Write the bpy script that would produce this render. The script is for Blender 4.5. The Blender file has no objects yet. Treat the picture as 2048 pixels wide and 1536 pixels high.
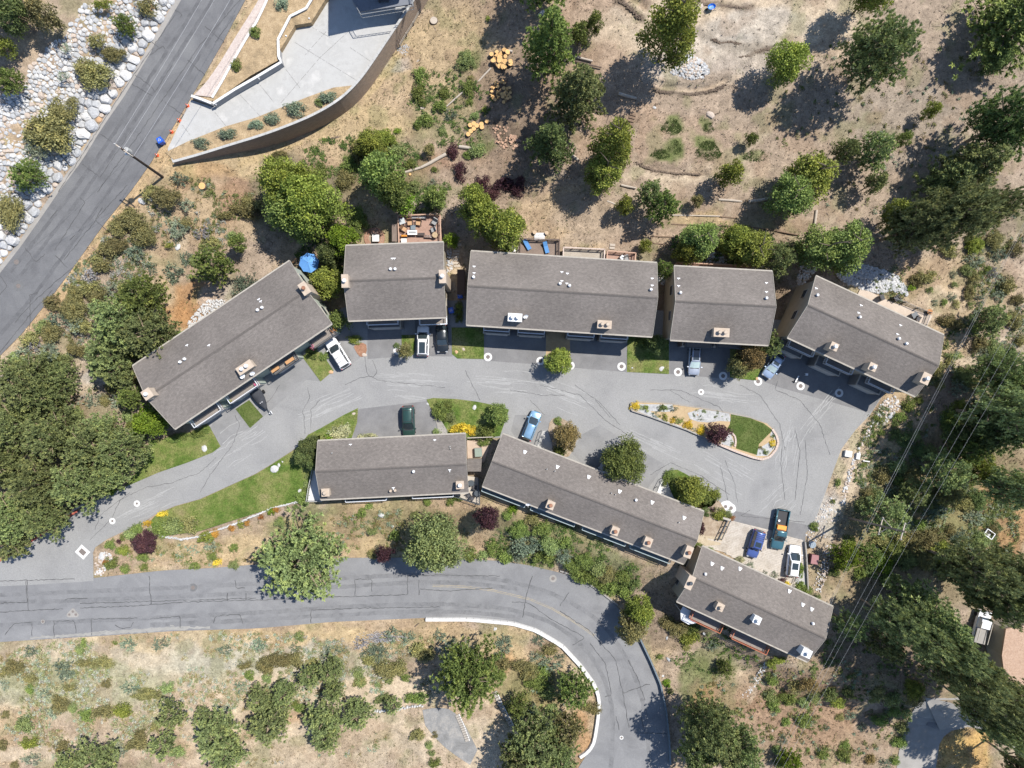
import bpy, math, random
import numpy as np
from mathutils import Vector, Matrix

random.seed(7)
RNG = np.random.default_rng(7)
sc = bpy.context.scene
H = 105.0      # flying height of the camera above the drive, metres
S = 13.0       # photograph pixels per metre at ground level
SUN = Vector((0.83 * math.cos(math.radians(58)), 0.56 * math.cos(math.radians(58)), math.sin(math.radians(58)))).normalized()

# ---------------------------------------------------------------- camera, sky, sun, exposure
cam_d = bpy.data.cameras.new('camera')
cam = bpy.data.objects.new('camera', cam_d)
sc.collection.objects.link(cam)
cam.location = (0, 0, H)
cam.rotation_euler = (0, 0, 0)
cam_d.sensor_width = 36.0
cam_d.lens = 36.0 * H / (2048 / S)
cam_d.clip_start = 0.5
cam_d.clip_end = 3000
sc.camera = cam

world = bpy.data.worlds.new('World')
sc.world = world
world.use_nodes = True
wn = world.node_tree
wn.nodes.clear()
sky = wn.nodes.new('ShaderNodeTexSky')
sky.sky_type = 'NISHITA'
sky.sun_disc = False
sky.sun_elevation = math.asin(SUN.z)
sky.sun_rotation = math.atan2(SUN.x, SUN.y)
sky.altitude = 1900
bg = wn.nodes.new('ShaderNodeBackground')
bg.inputs['Strength'].default_value = 0.14
wo = wn.nodes.new('ShaderNodeOutputWorld')
wn.links.new(sky.outputs[0], bg.inputs[0])
wn.links.new(bg.outputs[0], wo.inputs[0])
sun_d = bpy.data.lights.new('sun', 'SUN')
sun_d.energy = 4.75
sun_d.angle = math.radians(0.53)
sun_d.color = (1.0, 0.955, 0.89)
sun = bpy.data.objects.new('sun', sun_d)
sun.rotation_euler = SUN.to_track_quat('Z', 'Y').to_euler()
sun.location = (40, 30, 90)
sc.collection.objects.link(sun)
sc.view_settings.view_transform = 'Standard'
sc.view_settings.look = 'None'
sc.view_settings.gamma = 1.0
sc.view_settings.use_curve_mapping = False
sc.view_settings.exposure = 0.66
sc.cycles.max_bounces = 6
sc.cycles.diffuse_bounces = 3

# ---------------------------------------------------------------- terrain
def sm(t):
    t = np.clip(t, 0.0, 1.0)
    return t * t * (3 - 2 * t)

_tab = np.random.default_rng(3).random((256, 256))
def vn(x, y, scale, seed=0):
    x = np.asarray(x, float) / scale + seed * 17.31 + 1000.0
    y = np.asarray(y, float) / scale + seed * 9.77 + 1000.0
    xi = np.floor(x).astype(int); yi = np.floor(y).astype(int)
    fx = x - xi; fy = y - yi
    fx = fx * fx * (3 - 2 * fx); fy = fy * fy * (3 - 2 * fy)
    a = _tab[xi & 255, yi & 255]; b = _tab[(xi + 1) & 255, yi & 255]
    c = _tab[xi & 255, (yi + 1) & 255]; d = _tab[(xi + 1) & 255, (yi + 1) & 255]
    return (a * (1 - fx) + b * fx) * (1 - fy) + (c * (1 - fx) + d * fx) * fy
def fbm(x, y, scale, seed=0, octv=4):
    s = 0; amp = 1; tot = 0
    for k in range(octv):
        s = s + amp * vn(x, y, scale / 2 ** k, seed + k * 3); tot += amp; amp *= 0.5
    return s / tot

HWV = [-300, 0, 82, 195, 272, 384, 449, 534, 591, 666, 711, 900, 1100]
HWU = [672, 490, 447, 382, 335, 262, 207, 147, 105, 45, 0, -190, -400]
SV0 = ([-500, 0, 600, 950, 1120, 1370, 1420, 1620, 2048, 2600], [1060, 1060, 1008, 1004, 1062, 1140, 1220, 1335, 1400, 1400])
def hwd(x, y):
    k = H / (H - 4.0)
    u = 1024 + S * np.asarray(x) * k; v = 768 - S * np.asarray(y) * k
    return (np.interp(v, HWV, HWU) - u) * 0.79 / S / k
def zt(x, y):
    x = np.asarray(x, float); y = np.asarray(y, float)
    u = 1024 + S * x; v = 768 - S * y
    d = hwd(x, y)
    z = 4.0 * sm((d + 13.5) / 12.0) + 0.30 * np.clip(d - 11.0, 0, 26)
    v0 = np.interp(u, SV0[0], SV0[1])
    z = z - 3.2 * sm((v - v0) / 95.0) * sm((u - 190) / 600.0)
    z = z + 3.0 * sm((465 - v) / 480.0) * sm((u - 850) / 260.0)
    return z
def U(u, v, z):
    k = (H - z) / H / S
    return ((u - 1024) * k, (768 - v) * k)
def P(u, v, dz=0.0, z=None):
    if z is not None:
        x, y = U(u, v, z); return Vector((x, y, z))
    g = 0.0
    for _ in range(6):
        x, y = U(u, v, g + dz); g = float(zt(x, y))
    return Vector((x, y, g + dz))

def inpoly(px, py, poly):
    px = np.asarray(px); py = np.asarray(py)
    ins = np.zeros(px.shape, bool)
    n = len(poly)
    for i in range(n):
        x0, y0 = poly[i]; x1, y1 = poly[(i + 1) % n]
        if y0 == y1: continue
        c = ((y0 > py) != (y1 > py)) & (px < (x1 - x0) * (py - y0) / (y1 - y0) + x0)
        ins ^= c
    return ins
def dist_edges(px, py, poly, closed=True):
    d = np.full(np.shape(px), 1e9)
    n = len(poly)
    for i in range(n if closed else n - 1):
        x0, y0 = poly[i]; x1, y1 = poly[(i + 1) % n]
        ex, ey = x1 - x0, y1 - y0
        L = ex * ex + ey * ey + 1e-9
        t = np.clip(((px - x0) * ex + (py - y0) * ey) / L, 0, 1)
        d = np.minimum(d, np.hypot(px - x0 - t * ex, py - y0 - t * ey))
    return d

# ---------------------------------------------------------------- materials
MATS = {}
def nmat(name, cols, scale=3.0, rough=0.85, bump=0.0, bscale=None, detail=6, spec=0.25, metal=0.0, vec=(1, 1, 1), fine=0.0, fscale=40, coord='Object', dist=0.0):
    """mottled procedural surface: colours along a noise ramp, optional fine speckle and relief"""
    if name in MATS: return MATS[name]
    m = bpy.data.materials.new(name); m.use_nodes = True
    t = m.node_tree; N = t.nodes; L = t.links
    b = N['Principled BSDF']
    b.inputs['Roughness'].default_value = rough
    b.inputs['Metallic'].default_value = metal
    b.inputs['Specular IOR Level'].default_value = spec
    tc = N.new('ShaderNodeTexCoord'); mp = N.new('ShaderNodeMapping')
    mp.inputs['Scale'].default_value = vec
    L.new(tc.outputs[coord], mp.inputs[0])
    nz = N.new('ShaderNodeTexNoise'); nz.inputs['Scale'].default_value = scale; nz.inputs['Detail'].default_value = detail
    nz.inputs['Roughness'].default_value = 0.62; nz.inputs['Distortion'].default_value = dist
    L.new(mp.outputs[0], nz.inputs[0])
    r = N.new('ShaderNodeValToRGB')
    L.new(nz.outputs[0], r.inputs[0])
    n = len(cols)
    el = r.color_ramp.elements
    while len(el) < n: el.new(0.5)
    for i, c in enumerate(cols):
        el[i].position = 0.5 if n == 1 else 0.3 + 0.4 * i / (n - 1)
        el[i].color = (c[0], c[1], c[2], 1)
    out = r.outputs[0]
    if fine > 0:
        f = N.new('ShaderNodeTexNoise'); f.inputs['Scale'].default_value = fscale; f.inputs['Detail'].default_value = 3
        L.new(tc.outputs[coord], f.inputs[0])
        mr = N.new('ShaderNodeMapRange'); mr.inputs[1].default_value = 0.3; mr.inputs[2].default_value = 0.7
        mr.inputs[3].default_value = 1 - fine; mr.inputs[4].default_value = 1 + fine
        L.new(f.outputs[0], mr.inputs[0])
        mx = N.new('ShaderNodeVectorMath'); mx.operation = 'SCALE'
        L.new(out, mx.inputs[0]); L.new(mr.outputs[0], mx.inputs['Scale']); out = mx.outputs[0]
    L.new(out, b.inputs['Base Color'])
    if bump > 0:
        f2 = N.new('ShaderNodeTexNoise'); f2.inputs['Scale'].default_value = bscale or scale * 4; f2.inputs['Detail'].default_value = 5
        L.new(mp.outputs[0], f2.inputs[0])
        bp = N.new('ShaderNodeBump'); bp.inputs['Strength'].default_value = 0.8; bp.inputs['Distance'].default_value = bump
        L.new(f2.outputs[0], bp.inputs['Height']); L.new(bp.outputs[0], b.inputs['Normal'])
    MATS[name] = m
    return m
def pmat(name, c, rough=0.5, metal=0.0, spec=0.4, coat=0.0):
    v = 0.08
    lo = tuple(max(0, x * (1 - v)) for x in c); hi = tuple(x * (1 + v) for x in c)
    m = nmat(name, [lo, hi], scale=2.5, rough=rough, metal=metal, spec=spec)
    if coat: m.node_tree.nodes['Principled BSDF'].inputs['Coat Weight'].default_value = coat
    return m

# ---------------------------------------------------------------- mesh + scene graph helpers
def mesh_np(name, verts, faces, mat=None, smooth=False, col=None):
    """verts (n,3), faces (m,k) arrays -> mesh datablock"""
    verts = np.asarray(verts, np.float32); faces = np.asarray(faces, np.int32)
    me = bpy.data.meshes.new(name)
    me.vertices.add(len(verts)); me.vertices.foreach_set('co', verts.ravel())
    k = faces.shape[1]; nf = len(faces)
    me.loops.add(nf * k); me.loops.foreach_set('vertex_index', faces.ravel())
    me.polygons.add(nf)
    me.polygons.foreach_set('loop_start', np.arange(0, nf * k, k, dtype=np.int32))
    me.polygons.foreach_set('loop_total', np.full(nf, k, np.int32))
    if smooth: me.polygons.foreach_set('use_smooth', np.ones(nf, bool))
    me.update(calc_edges=True)
    if col is not None:
        a = me.color_attributes.new('Col', 'FLOAT_COLOR', 'POINT')
        c = np.ones((len(verts), 4), np.float32); c[:, :col.shape[1]] = col
        a.data.foreach_set('color', c.ravel())
    if mat: me.materials.append(mat)
    me.validate()
    return me
class MB:
    """collects simple solids into one mesh"""
    def __init__(s): s.v = []; s.f = []; s.m = []; s.mats = []
    def mi(s, mat):
        if mat is None: return 0
        if mat not in s.mats: s.mats.append(mat)
        return s.mats.index(mat)
    def add(s, vs, fs, mat=None):
        o = len(s.v); s.v += [tuple(v) for v in vs]
        k = s.mi(mat)
        for f in fs: s.f.append(tuple(o + i for i in f)); s.m.append(k)
        return s
    def box(s, c, d, rz=0.0, mat=None, M=None, taper=1.0):
        hx, hy, hz = d[0] / 2, d[1] / 2, d[2] / 2
        vs = [Vector((x * hx * (taper if z > 0 else 1), y * hy * (taper if z > 0 else 1), z * hz)) for z in (-1, 1) for (x, y) in ((-1, -1), (1, -1), (1, 1), (-1, 1))]
        R = M if M is not None else Matrix.Rotation(rz, 3, 'Z')
        vs = [R @ v + Vector(c) for v in vs]
        return s.add(vs, [(3, 2, 1, 0), (4, 5, 6, 7), (0, 1, 5, 4), (1, 2, 6, 5), (2, 3, 7, 6), (3, 0, 4, 7)], mat)
    def bar(s, a, b, w, h=None, mat=None):
        a = Vector(a); b = Vector(b); d = b - a; L = d.length
        if L < 1e-5: return s
        q = d.to_track_quat('X', 'Z').to_matrix()
        return s.box((a + b) / 2, (L, w, h or w), mat=mat, M=q)
    def cyl(s, a, b, r, r2=None, n=8, mat=None):
        a = Vector(a); b = Vector(b); r2 = r if r2 is None else r2
        q = (b - a).to_track_quat('Z', 'Y').to_matrix()
        vs = []
        for (p, rr) in ((a, r), (b, r2)):
            for i in range(n):
                t = 2 * math.pi * i / n
                vs.append(q @ Vector((rr * math.cos(t), rr * math.sin(t), 0)) + p)
        fs = [(i, (i + 1) % n, n + (i + 1) % n, n + i) for i in range(n)]
        fs += [tuple(range(n - 1, -1, -1)), tuple(range(n, 2 * n))]
        return s.add(vs, fs, mat)
    def prism(s, pts, z0, z1, mat=None, top=None):
        """pts 2D (CCW or CW); z0, z1 numbers or lists"""
        n = len(pts)
        ar = sum(pts[i][0] * pts[(i + 1) % n][1] - pts[(i + 1) % n][0] * pts[i][1] for i in range(n))
        if ar < 0:
            pts = pts[::-1]
            if not isinstance(z0, (int, float)): z0 = z0[::-1]
            if not isinstance(z1, (int, float)): z1 = z1[::-1]
        Z0 = [z0] * n if isinstance(z0, (int, float)) else z0
        Z1 = [z1] * n if isinstance(z1, (int, float)) else z1
        vs = [(p[0], p[1], Z0[i]) for i, p in enumerate(pts)] + [(p[0], p[1], Z1[i]) for i, p in enumerate(pts)]
        fs = [(i, (i + 1) % n, n + (i + 1) % n, n + i) for i in range(n)] + [tuple(range(n, 2 * n))]
        return s.add(vs, fs, mat)
    def mesh(s, name, mat=None, smooth=False):
        me = bpy.data.meshes.new(name); me.from_pydata(s.v, [], s.f)
        if s.mats:
            for m in s.mats: me.materials.append(m)
            me.polygons.foreach_set('material_index', s.m)
        elif mat: me.materials.append(mat)
        if smooth: me.polygons.foreach_set('use_smooth', [True] * len(me.polygons))
        me.update()
        return me
    def build(s, name, mat=None, parent=None, smooth=False, loc=None):
        return link(name, s.mesh(name, mat, smooth), parent, loc)
def link(name, me, parent=None, loc=None, rz=0.0, scale=None):
    o = bpy.data.objects.new(name, me); sc.collection.objects.link(o)
    if parent: o.parent = parent
    if loc is not None: o.location = loc
    if rz: o.rotation_euler = (0, 0, rz)
    if scale is not None: o.scale = scale if hasattr(scale, '__len__') else (scale,) * 3
    return o
def tag(o, label=None, cat=None, group=None, kind=None):
    if label: o['label'] = label
    if cat: o['category'] = cat
    if group: o['group'] = group
    if kind: o['kind'] = kind
    return o
def thing(name, label, cat, loc, rz=0.0, group=None):
    o = link(name, None, None, loc, rz)
    o.empty_display_size = 0.5
    return tag(o, label, cat, group)
def dup(root, loc, rz, label=None, group=None):
    r = root.copy(); sc.collection.objects.link(r); r.location = loc; r.rotation_euler = (0, 0, rz)
    if label: r['label'] = label
    if group: r['group'] = group
    for ch in list(root.children):
        c = ch.copy(); sc.collection.objects.link(c); c.parent = r
        for g in ch.children:
            d = g.copy(); sc.collection.objects.link(d); d.parent = c
    return r
def px(pts, z=0.0): return [U(u, v, z) for (u, v) in pts]
def smooth_poly(pts, closed=True, it=2):
    for _ in range(it):
        q = []; n = len(pts)
        rng = range(n if closed else n - 1)
        if not closed: q.append(pts[0])
        for i in rng:
            a = pts[i]; b = pts[(i + 1) % n]
            q.append((a[0] * .75 + b[0] * .25, a[1] * .75 + b[1] * .25)); q.append((a[0] * .25 + b[0] * .75, a[1] * .25 + b[1] * .75))
        if not closed: q.append(pts[-1])
        pts = q
    return pts
def resample(pts, n):
    p = np.array(pts, float); d = np.r_[0, np.cumsum(np.hypot(*np.diff(p, axis=0).T))]
    t = np.linspace(0, d[-1], n)
    return [(np.interp(a, d, p[:, 0]), np.interp(a, d, p[:, 1])) for a in t]
def sheet(name, pts, z, mat, skirt=0.12, parent=None, label=None, kind='structure'):
    b = MB().prism(pts, z - skirt, z)
    o = b.build(name, mat, parent)
    return tag(o, label, kind=kind)
HARD = []    # polygons (world) under which the ground sheet is kept flat and low
# ================================================================ THE LARGE STRUCTURE
asph_light = nmat('weathered_asphalt', [(.185, .184, .18), (.215, .213, .208), (.23, .228, .221), (.245, .242, .235)], scale=.16, rough=.92, bump=.01, bscale=30, fine=.13, fscale=7, dist=.5)
asph_hwy = nmat('upper_highway_asphalt', [(.10, .10, .103), (.125, .125, .128), (.15, .15, .15)], scale=.22, rough=.92, bump=.01, bscale=30, fine=.12, fscale=9, dist=1.0)
asph_mid = nmat('old_highway_asphalt', [(.14, .14, .143), (.172, .172, .174), (.2, .2, .2)], scale=.22, rough=.92, bump=.01, bscale=30, fine=.10, fscale=9, dist=1.0)
asph_dark = nmat('newer_dark_asphalt', [(.13, .128, .128), (.16, .157, .156), (.19, .187, .184)], scale=.35, rough=.92, bump=.01, bscale=30, fine=.10, fscale=9)
seal = nmat('crack_sealant', [(.05, .05, .052), (.09, .09, .09)], scale=.8, rough=.9)
scuff = nmat('pale_scuffed_asphalt', [(.245, .244, .236), (.30, .298, .29)], scale=.6, rough=.9, fine=.1, fscale=8)
conc = nmat('pale_concrete', [(.29, .285, .27), (.36, .355, .34), (.33, .325, .31), (.41, .4, .38)], scale=.35, rough=.9, fine=.07, fscale=10)
conc_w = nmat('white_concrete', [(.5, .49, .47), (.6, .59, .57)], scale=1.0, rough=.9, fine=.08, fscale=12)
conc_g = nmat('grey_concrete', [(.22, .208, .19), (.28, .265, .245)], scale=.8, rough=.9, fine=.1, fscale=12)
lawn_m = nmat('lawn_grass', [(.045, .082, .016), (.085, .125, .028), (.15, .16, .055), (.20, .175, .085)], scale=.28, rough=1, bump=.06, bscale=6, fine=.32, fscale=6, spec=.05)
lawn_m2 = nmat('clipped_green_grass', [(.05, .078, .02), (.078, .102, .03), (.11, .125, .045)], scale=.35, rough=1, bump=.05, bscale=6, fine=.3, fscale=6, spec=.05)
soil_m = nmat('dry_garden_soil', [(.2, .15, .1), (.28, .22, .16), (.35, .29, .22)], scale=1.2, rough=1, bump=.05, bscale=9, fine=.25, fscale=10)
gravel_w = nmat('white_gravel', [(.25, .25, .25), (.34, .34, .335), (.41, .41, .4)], scale=2.5, rough=1, bump=.05, bscale=12, fine=.25, fscale=14)
gravel_t = nmat('tan_decomposed_granite', [(.33, .24, .14), (.4, .3, .18)], scale=1.5, rough=1, fine=.12, fscale=12)
kerb_pink = nmat('pink_concrete_block', [(.4, .31, .26), (.48, .4, .34)], scale=2, rough=.9, fine=.08, fscale=12)

# ---- the sheltered drive of the townhouses
R2 = [(-60, 1165), (0, 1123), (78, 1070), (155, 1023), (190, 1003), (220, 988), (250, 974), (317, 945), (375, 925), (425, 905), (441, 893), (421, 855), (380, 800), (600, 650), (700, 610), (930, 600), (1310, 620),
      (1560, 640), (1790, 735), (1768, 790), (1763, 795), (1740, 830), (1711, 860), (1683, 898), (1671, 930), (1653, 980), (1638, 1020), (1633, 1038), (1611, 1064), (1611, 1084), (1461, 1042), (1440, 1075), (1360, 1030), (1010, 875), (640, 890),
      (617, 868), (602, 888), (582, 903), (537, 932), (512, 947), (400, 998), (350, 1012), (312, 1028), (290, 1043), (215, 1078), (190, 1095), (186, 1105), (187, 1162), (60, 1170), (-60, 1175)]
r2w = px(R2, .03)
sheet('private_drive_road', r2w, .03, asph_light, .2, label='pale grey asphalt drive looping past the townhouses')
HARD.append(r2w)
# darker driveway aprons in front of the garages
APRONS = [[(421, 856), (441, 892), (500, 855), (470, 815), (450, 790)], [(526, 834), (612, 760), (640, 762), (603, 713), (560, 700), (500, 780)], [(668, 741), (700, 730), (720, 716), (712, 680), (690, 640), (642, 700)],
          [(735, 718), (804, 713), (803, 640), (735, 640)], [(830, 712), (905, 713), (900, 640), (830, 640)], [(968, 721), (1090, 730), (1092, 650), (968, 650)], [(1140, 735), (1252, 744), (1257, 660), (1142, 655)],
          [(1338, 748), (1458, 758), (1462, 680), (1340, 675)], [(1525, 762), (1560, 775), (1740, 826), (1762, 795), (1780, 740), (1580, 660), (1530, 700)],
          [(717, 818), (855, 802), (862, 800), (872, 832), (893, 880), (705, 880)], [(1022, 862), (1030, 830), (1100, 830), (1100, 900), (1050, 900)], [(1142, 905), (1165, 868), (1200, 850), (1330, 930), (1290, 985), (1200, 960)], [(1461, 1042), (1470, 1022), (1625, 1052), (1611, 1066), (1611, 1084)]]
apron_b = nmat('grey_driveway_asphalt', [(.16, .16, .158), (.195, .193, .19), (.22, .218, .214)], scale=.35, rough=.92, bump=.01, bscale=30, fine=.10, fscale=9)
for i, a in enumerate(APRONS):
    tag(MB().prism(px(a, .036), .02, .036).build('driveway', apron_b if i in (0, 1, 2, 10, 11) else asph_dark), kind='structure', label='darker asphalt driveway apron joining the drive')

LAWNS = []
def lawn(name, pts, mat=lawn_m, z=.10, label=None, kind='structure', dense=1.0, it=1):
    p = smooth_poly(pts, it=it) if it else pts
    w = px(p, z)
    if dense: LAWNS.append((w, z, dense, mat))
    HARD.append(w)
    return sheet(name, w, z, mat, .14, label=label, kind=kind)
lawn('front_lawn', [(235, 990), (250, 974), (317, 945), (375, 925), (425, 905), (441, 893), (418, 852), (395, 858), (352, 876), (300, 880), (285, 930)], label='green lawn between the pines and the drive', it=0)
lawn('lawn_strip', [(471, 818), (498, 800), (526, 833), (500, 856)], lawn_m2, it=0, label='small square lawn beside the covered boat')
lawn('lawn_strip', [(604, 713), (622, 700), (643, 706), (667, 741), (641, 763)], it=0, label='small lawn left of the white wagon')
lawn('lawn_strip', [(803, 670), (830, 670), (829, 706), (822, 713), (804, 711)], it=0, label='narrow lawn between two driveways')
lawn('front_lawn', [(903, 655), (968, 655), (968, 718), (915, 717), (904, 708)], it=0, label='lawn between the black car and the long middle building')
lawn('lawn_strip', [(1092, 660), (1140, 660), (1140, 734), (1092, 730)], gravel_t, it=0, dense=0, label='planting strip round the yellow-green street tree')
lawn('front_lawn', [(1255, 670), (1338, 680), (1338, 748), (1254, 744)], it=0, label='lawn left of the silver car')
lawn('front_lawn', [(1460, 690), (1532, 690), (1532, 720), (1512, 761), (1460, 755)], it=0, label='lawn below the gap between the two right buildings')
lawn('lower_lawn', [(300, 1043), (312, 1030), (350, 1013), (400, 999), (512, 948), (537, 933), (582, 904), (602, 890), (640, 870), (640, 1000), (610, 1000), (560, 1012), (500, 1030), (400, 1062), (330, 1072), (308, 1070)], label='long lawn below the drive', it=0)
lawn('lower_lawn', [(600, 890), (617, 869), (642, 856), (687, 830), (716, 816), (714, 845), (702, 880), (640, 890)], label='lawn between drive and dark parking pad', it=0)
lawn('front_lawn', [(853, 799), (866, 796), (912, 798), (952, 803), (982, 809), (1018, 819), (1000, 872), (940, 880), (893, 880), (870, 835)], label='lawn with the bright yellow shrub', it=0)
lawn('garden_bed', [(1098, 895), (1096, 850), (1107, 834), (1130, 838), (1160, 862), (1142, 912), (1125, 915)], soil_m, it=1, dense=.3, label='garden bed with the rusty tree beside the blue car')
lawn('front_lawn', [(1318, 962), (1345, 934), (1385, 955), (1412, 978), (1430, 990), (1432, 1010), (1400, 1020), (1350, 1000)], it=1, label='lawn with the yellow-green tree by the drive')
lawn('garden_bed', [(1400, 1003), (1436, 1000), (1442, 1006), (1462, 1038), (1450, 1075), (1395, 1070), (1385, 1030)], soil_m, it=1, dense=0, label='planting bed beside the double manhole')
lawn('mulch_bed', [(706, 690), (732, 684), (734, 706), (722, 716), (712, 704)], nmat('red_mulch', [(.2, .1, .06), (.3, .17, .11)], scale=2.5, rough=1, fine=.3, fscale=9), it=1, dense=0, label='red mulch bed under the chartreuse shrub')
# walks
def slab(pts, label, mat=conc_w, z=.11):
    return sheet('garden_walk', px(pts, z), z, mat, .1, label=label)
slab([(1085, 862), (1096, 862), (1103, 884), (1106, 905), (1074, 892)], 'pale pink and grey concrete entry walk right of the blue car', conc)
slab([(1314, 985), (1325, 958), (1334, 965), (1345, 990), (1352, 1002)], 'pale concrete entry walk by the yellow-green tree', conc_w)
slab([(1196, 936), (1203, 925), (1245, 955), (1230, 960)], 'concrete entry walk beneath the round green tree', conc_w)
slab([(870, 835), (876, 830), (895, 862), (893, 880), (880, 878)], 'narrow grey walk beside the dark green car', conc_g, z=.12)

# ---- pale timbered parking deck beside the lowest house
PD = [(1461, 1041), (1536, 1059), (1613, 1084), (1617, 1166), (1612, 1182), (1545, 1160), (1440, 1100), (1398, 1092)]
pdw = px(PD, .08)
plank_m = nmat('weathered_deck_plank', [(.28, .24, .2), (.36, .32, .27), (.42, .38, .33), (.3, .25, .2)], scale=.5, rough=.95, vec=(1, 1, 1), fine=.12, fscale=6, dist=1.0)
HARD.append(pdw)
pk = thing('parking_deck', 'weathered pale plank parking deck carrying the blue, teal and white vehicles', 'parking deck', (pdw[0][0], pdw[0][1], 0))
base = MB().prism(pdw, -3.0, .05); base.v = [(x - pdw[0][0], y - pdw[0][1], z) for x, y, z in base.v]
base.build('deck_base', conc_g, pk)
pb = MB()
ax = Vector((math.cos(math.radians(-14)), math.sin(math.radians(-14)), 0)); ay = Vector((-ax.y, ax.x, 0))
o0 = Vector((pdw[0][0], pdw[0][1], 0))
loc = [((Vector((p[0], p[1], 0)) - o0).dot(ax), (Vector((p[0], p[1], 0)) - o0).dot(ay)) for p in pdw]
y = min(p[1] for p in loc)
while y < max(p[1] for p in loc):
    xs = []
    ym = y + .12
    for i in range(len(loc)):
        a, b = loc[i], loc[(i + 1) % len(loc)]
        if (a[1] > ym) != (b[1] > ym): xs.append(a[0] + (b[0] - a[0]) * (ym - a[1]) / (b[1] - a[1]))
    xs.sort()
    if len(xs) >= 2 and xs[-1] - xs[0] > .4:
        L = xs[-1] - xs[0]; n = max(1, int(L / 3.8)); off = random.random() * 1.5
        cuts = [xs[0]] + [xs[0] + off + L * k / n for k in range(1, n) if off + L * k / n < L - .3] + [xs[-1]]
        for k in range(len(cuts) - 1):
            a = ax * (cuts[k] + .01) + ay * ym; b = ax * (cuts[k + 1] - .01) + ay * ym
            pb.bar((a.x, a.y, .07 + random.uniform(-.006, .006)), (b.x, b.y, .07 + random.uniform(-.006, .006)), .225, .04)
    y += .25
tag(pb.build('deck_planks', plank_m, pk), kind='stuff')
sheet('gravel_pad', px([(1416, 1040), (1455, 1044), (1462, 1046), (1440, 1090), (1400, 1092), (1392, 1080)], .09), .09, nmat('tan_aggregate', [(.32, .26, .18), (.4, .34, .25)], scale=2, rough=1, fine=.2, fscale=12), .1, label='tan exposed aggregate pad beside the parking deck')

# ---- highways as ribbons that follow the terrain
def ribbon(name, left, right, n, mat, dz=.03, label=None, m=5, hard=True, zf=None):
    L = resample(left, n); R = resample(right, n)
    V = []; F = []
    for i in range(n):
        a = P(*L[i], dz) ; b = P(*R[i], dz)
        for j in range(m + 1):
            p = a.lerp(b, j / m)
            p.z = (a.z + (b.z - a.z) * j / m)
            V.append(p)
    for i in range(n - 1):
        for j in range(m):
            k = i * (m + 1) + j; F.append((k, k + 1, k + m + 2, k + m + 1))
    e0 = [V[i * (m + 1)] for i in range(n)]; e1 = [V[i * (m + 1) + m] for i in range(n)]
    # make faces look up
    nrm = (V[1] - V[0]).cross(V[m + 1] - V[0])
    if nrm.z < 0: F = [f[::-1] for f in F]
    k0 = len(V)
    for p in e0 + e1: V.append(Vector((p.x, p.y, p.z - .3)))
    for i in range(n - 1):
        a, b = i * (m + 1), (i + 1) * (m + 1); F.append((a, b, k0 + i + 1, k0 + i)); F.append((a + m, b + m, k0 + n + i + 1, k0 + n + i))
    me = bpy.data.meshes.new(name); me.from_pydata([tuple(v) for v in V], [], F); me.materials.append(mat); me.update()
    o = tag(link(name, me), label, kind='structure')
    if hard: HARD.append([(p.x, p.y) for p in e0] + [(p.x, p.y) for p in e1[::-1]])
    return o
HL = [(530, -280), (362, 0), (300, 107), (250, 190), (200, 262), (165, 320), (117, 384), (85, 431), (40, 495), (0, 546), (-120, 700), (-260, 880)]
HR = [(660, -280), (490, 0), (447, 82), (410, 147), (382, 195), (335, 272), (297, 332), (262, 382), (207, 449), (147, 534), (105, 591), (45, 666), (0, 711), (-110, 840), (-230, 990)]
ribbon('highway', HL, HR, 60, asph_hwy, label='grey two lane highway crossing the upper left corner')
ribbon('highway_gutter', [(520, -280), (350, 0), (289, 107), (239, 190), (189, 262), (153, 320), (106, 384), (74, 431), (29, 495), (-11, 546), (-131, 700), (-270, 880)], HL, 60, conc_g, dz=.034, label='pale concrete gutter along the riprap side of the highway', m=1)
LT = [(-260, 1166), (0, 1166), (188, 1156), (325, 1141), (425, 1136), (512, 1129), (600, 1120), (682, 1116), (762, 1115), (924, 1117), (1000, 1122), (1060, 1131), (1110, 1143), (1149, 1153), (1174, 1167), (1205, 1188), (1231, 1209), (1256, 1240), (1276, 1275), (1299, 1322), (1319, 1369), (1331, 1422), (1337, 1480), (1340, 1536), (1342, 1640), (1340, 1780)]
LB = [(-260, 1292), (0, 1284), (200, 1272), (350, 1262), (512, 1257), (662, 1244), (847, 1236), (937, 1239), (1024, 1248), (1074, 1264), (1124, 1296), (1162, 1337), (1186, 1372), (1196, 1400), (1193, 1440), (1186, 1484), (1176, 1506), (1160, 1530), (1130, 1580), (1090, 1680), (1060, 1780)]
ribbon('lower_road', LT, LB, 90, asph_mid, dz=.022, label='grey road curving from the left edge round the bend at bottom centre')
ribbon('service_lane', [(1860, 1400), (1835, 1405), (1815, 1445), (1800, 1490), (1790, 1560), (1785, 1640)], [(1990, 1425), (1935, 1455), (1900, 1462), (1880, 1480), (1868, 1560), (1862, 1640)], 16, conc_g, label='pale service lane at the lower right corner')
ribbon('service_lane', [(1850, 1395), (1900, 1405), (1960, 1430), (2040, 1475), (2150, 1530)], [(1880, 1462), (1915, 1450), (1970, 1460), (2030, 1500), (2100, 1570)], 14, conc_g, dz=.034, label='branch of the pale service lane under the right-hand pines', m=2)
ribbon('service_lane', [(1880, 1340), (1905, 1330), (1925, 1350)], [(1862, 1400), (1895, 1400), (1930, 1400)], 8, conc_g, dz=.038, label='short pale lane seen between the tall pines', m=2)
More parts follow.
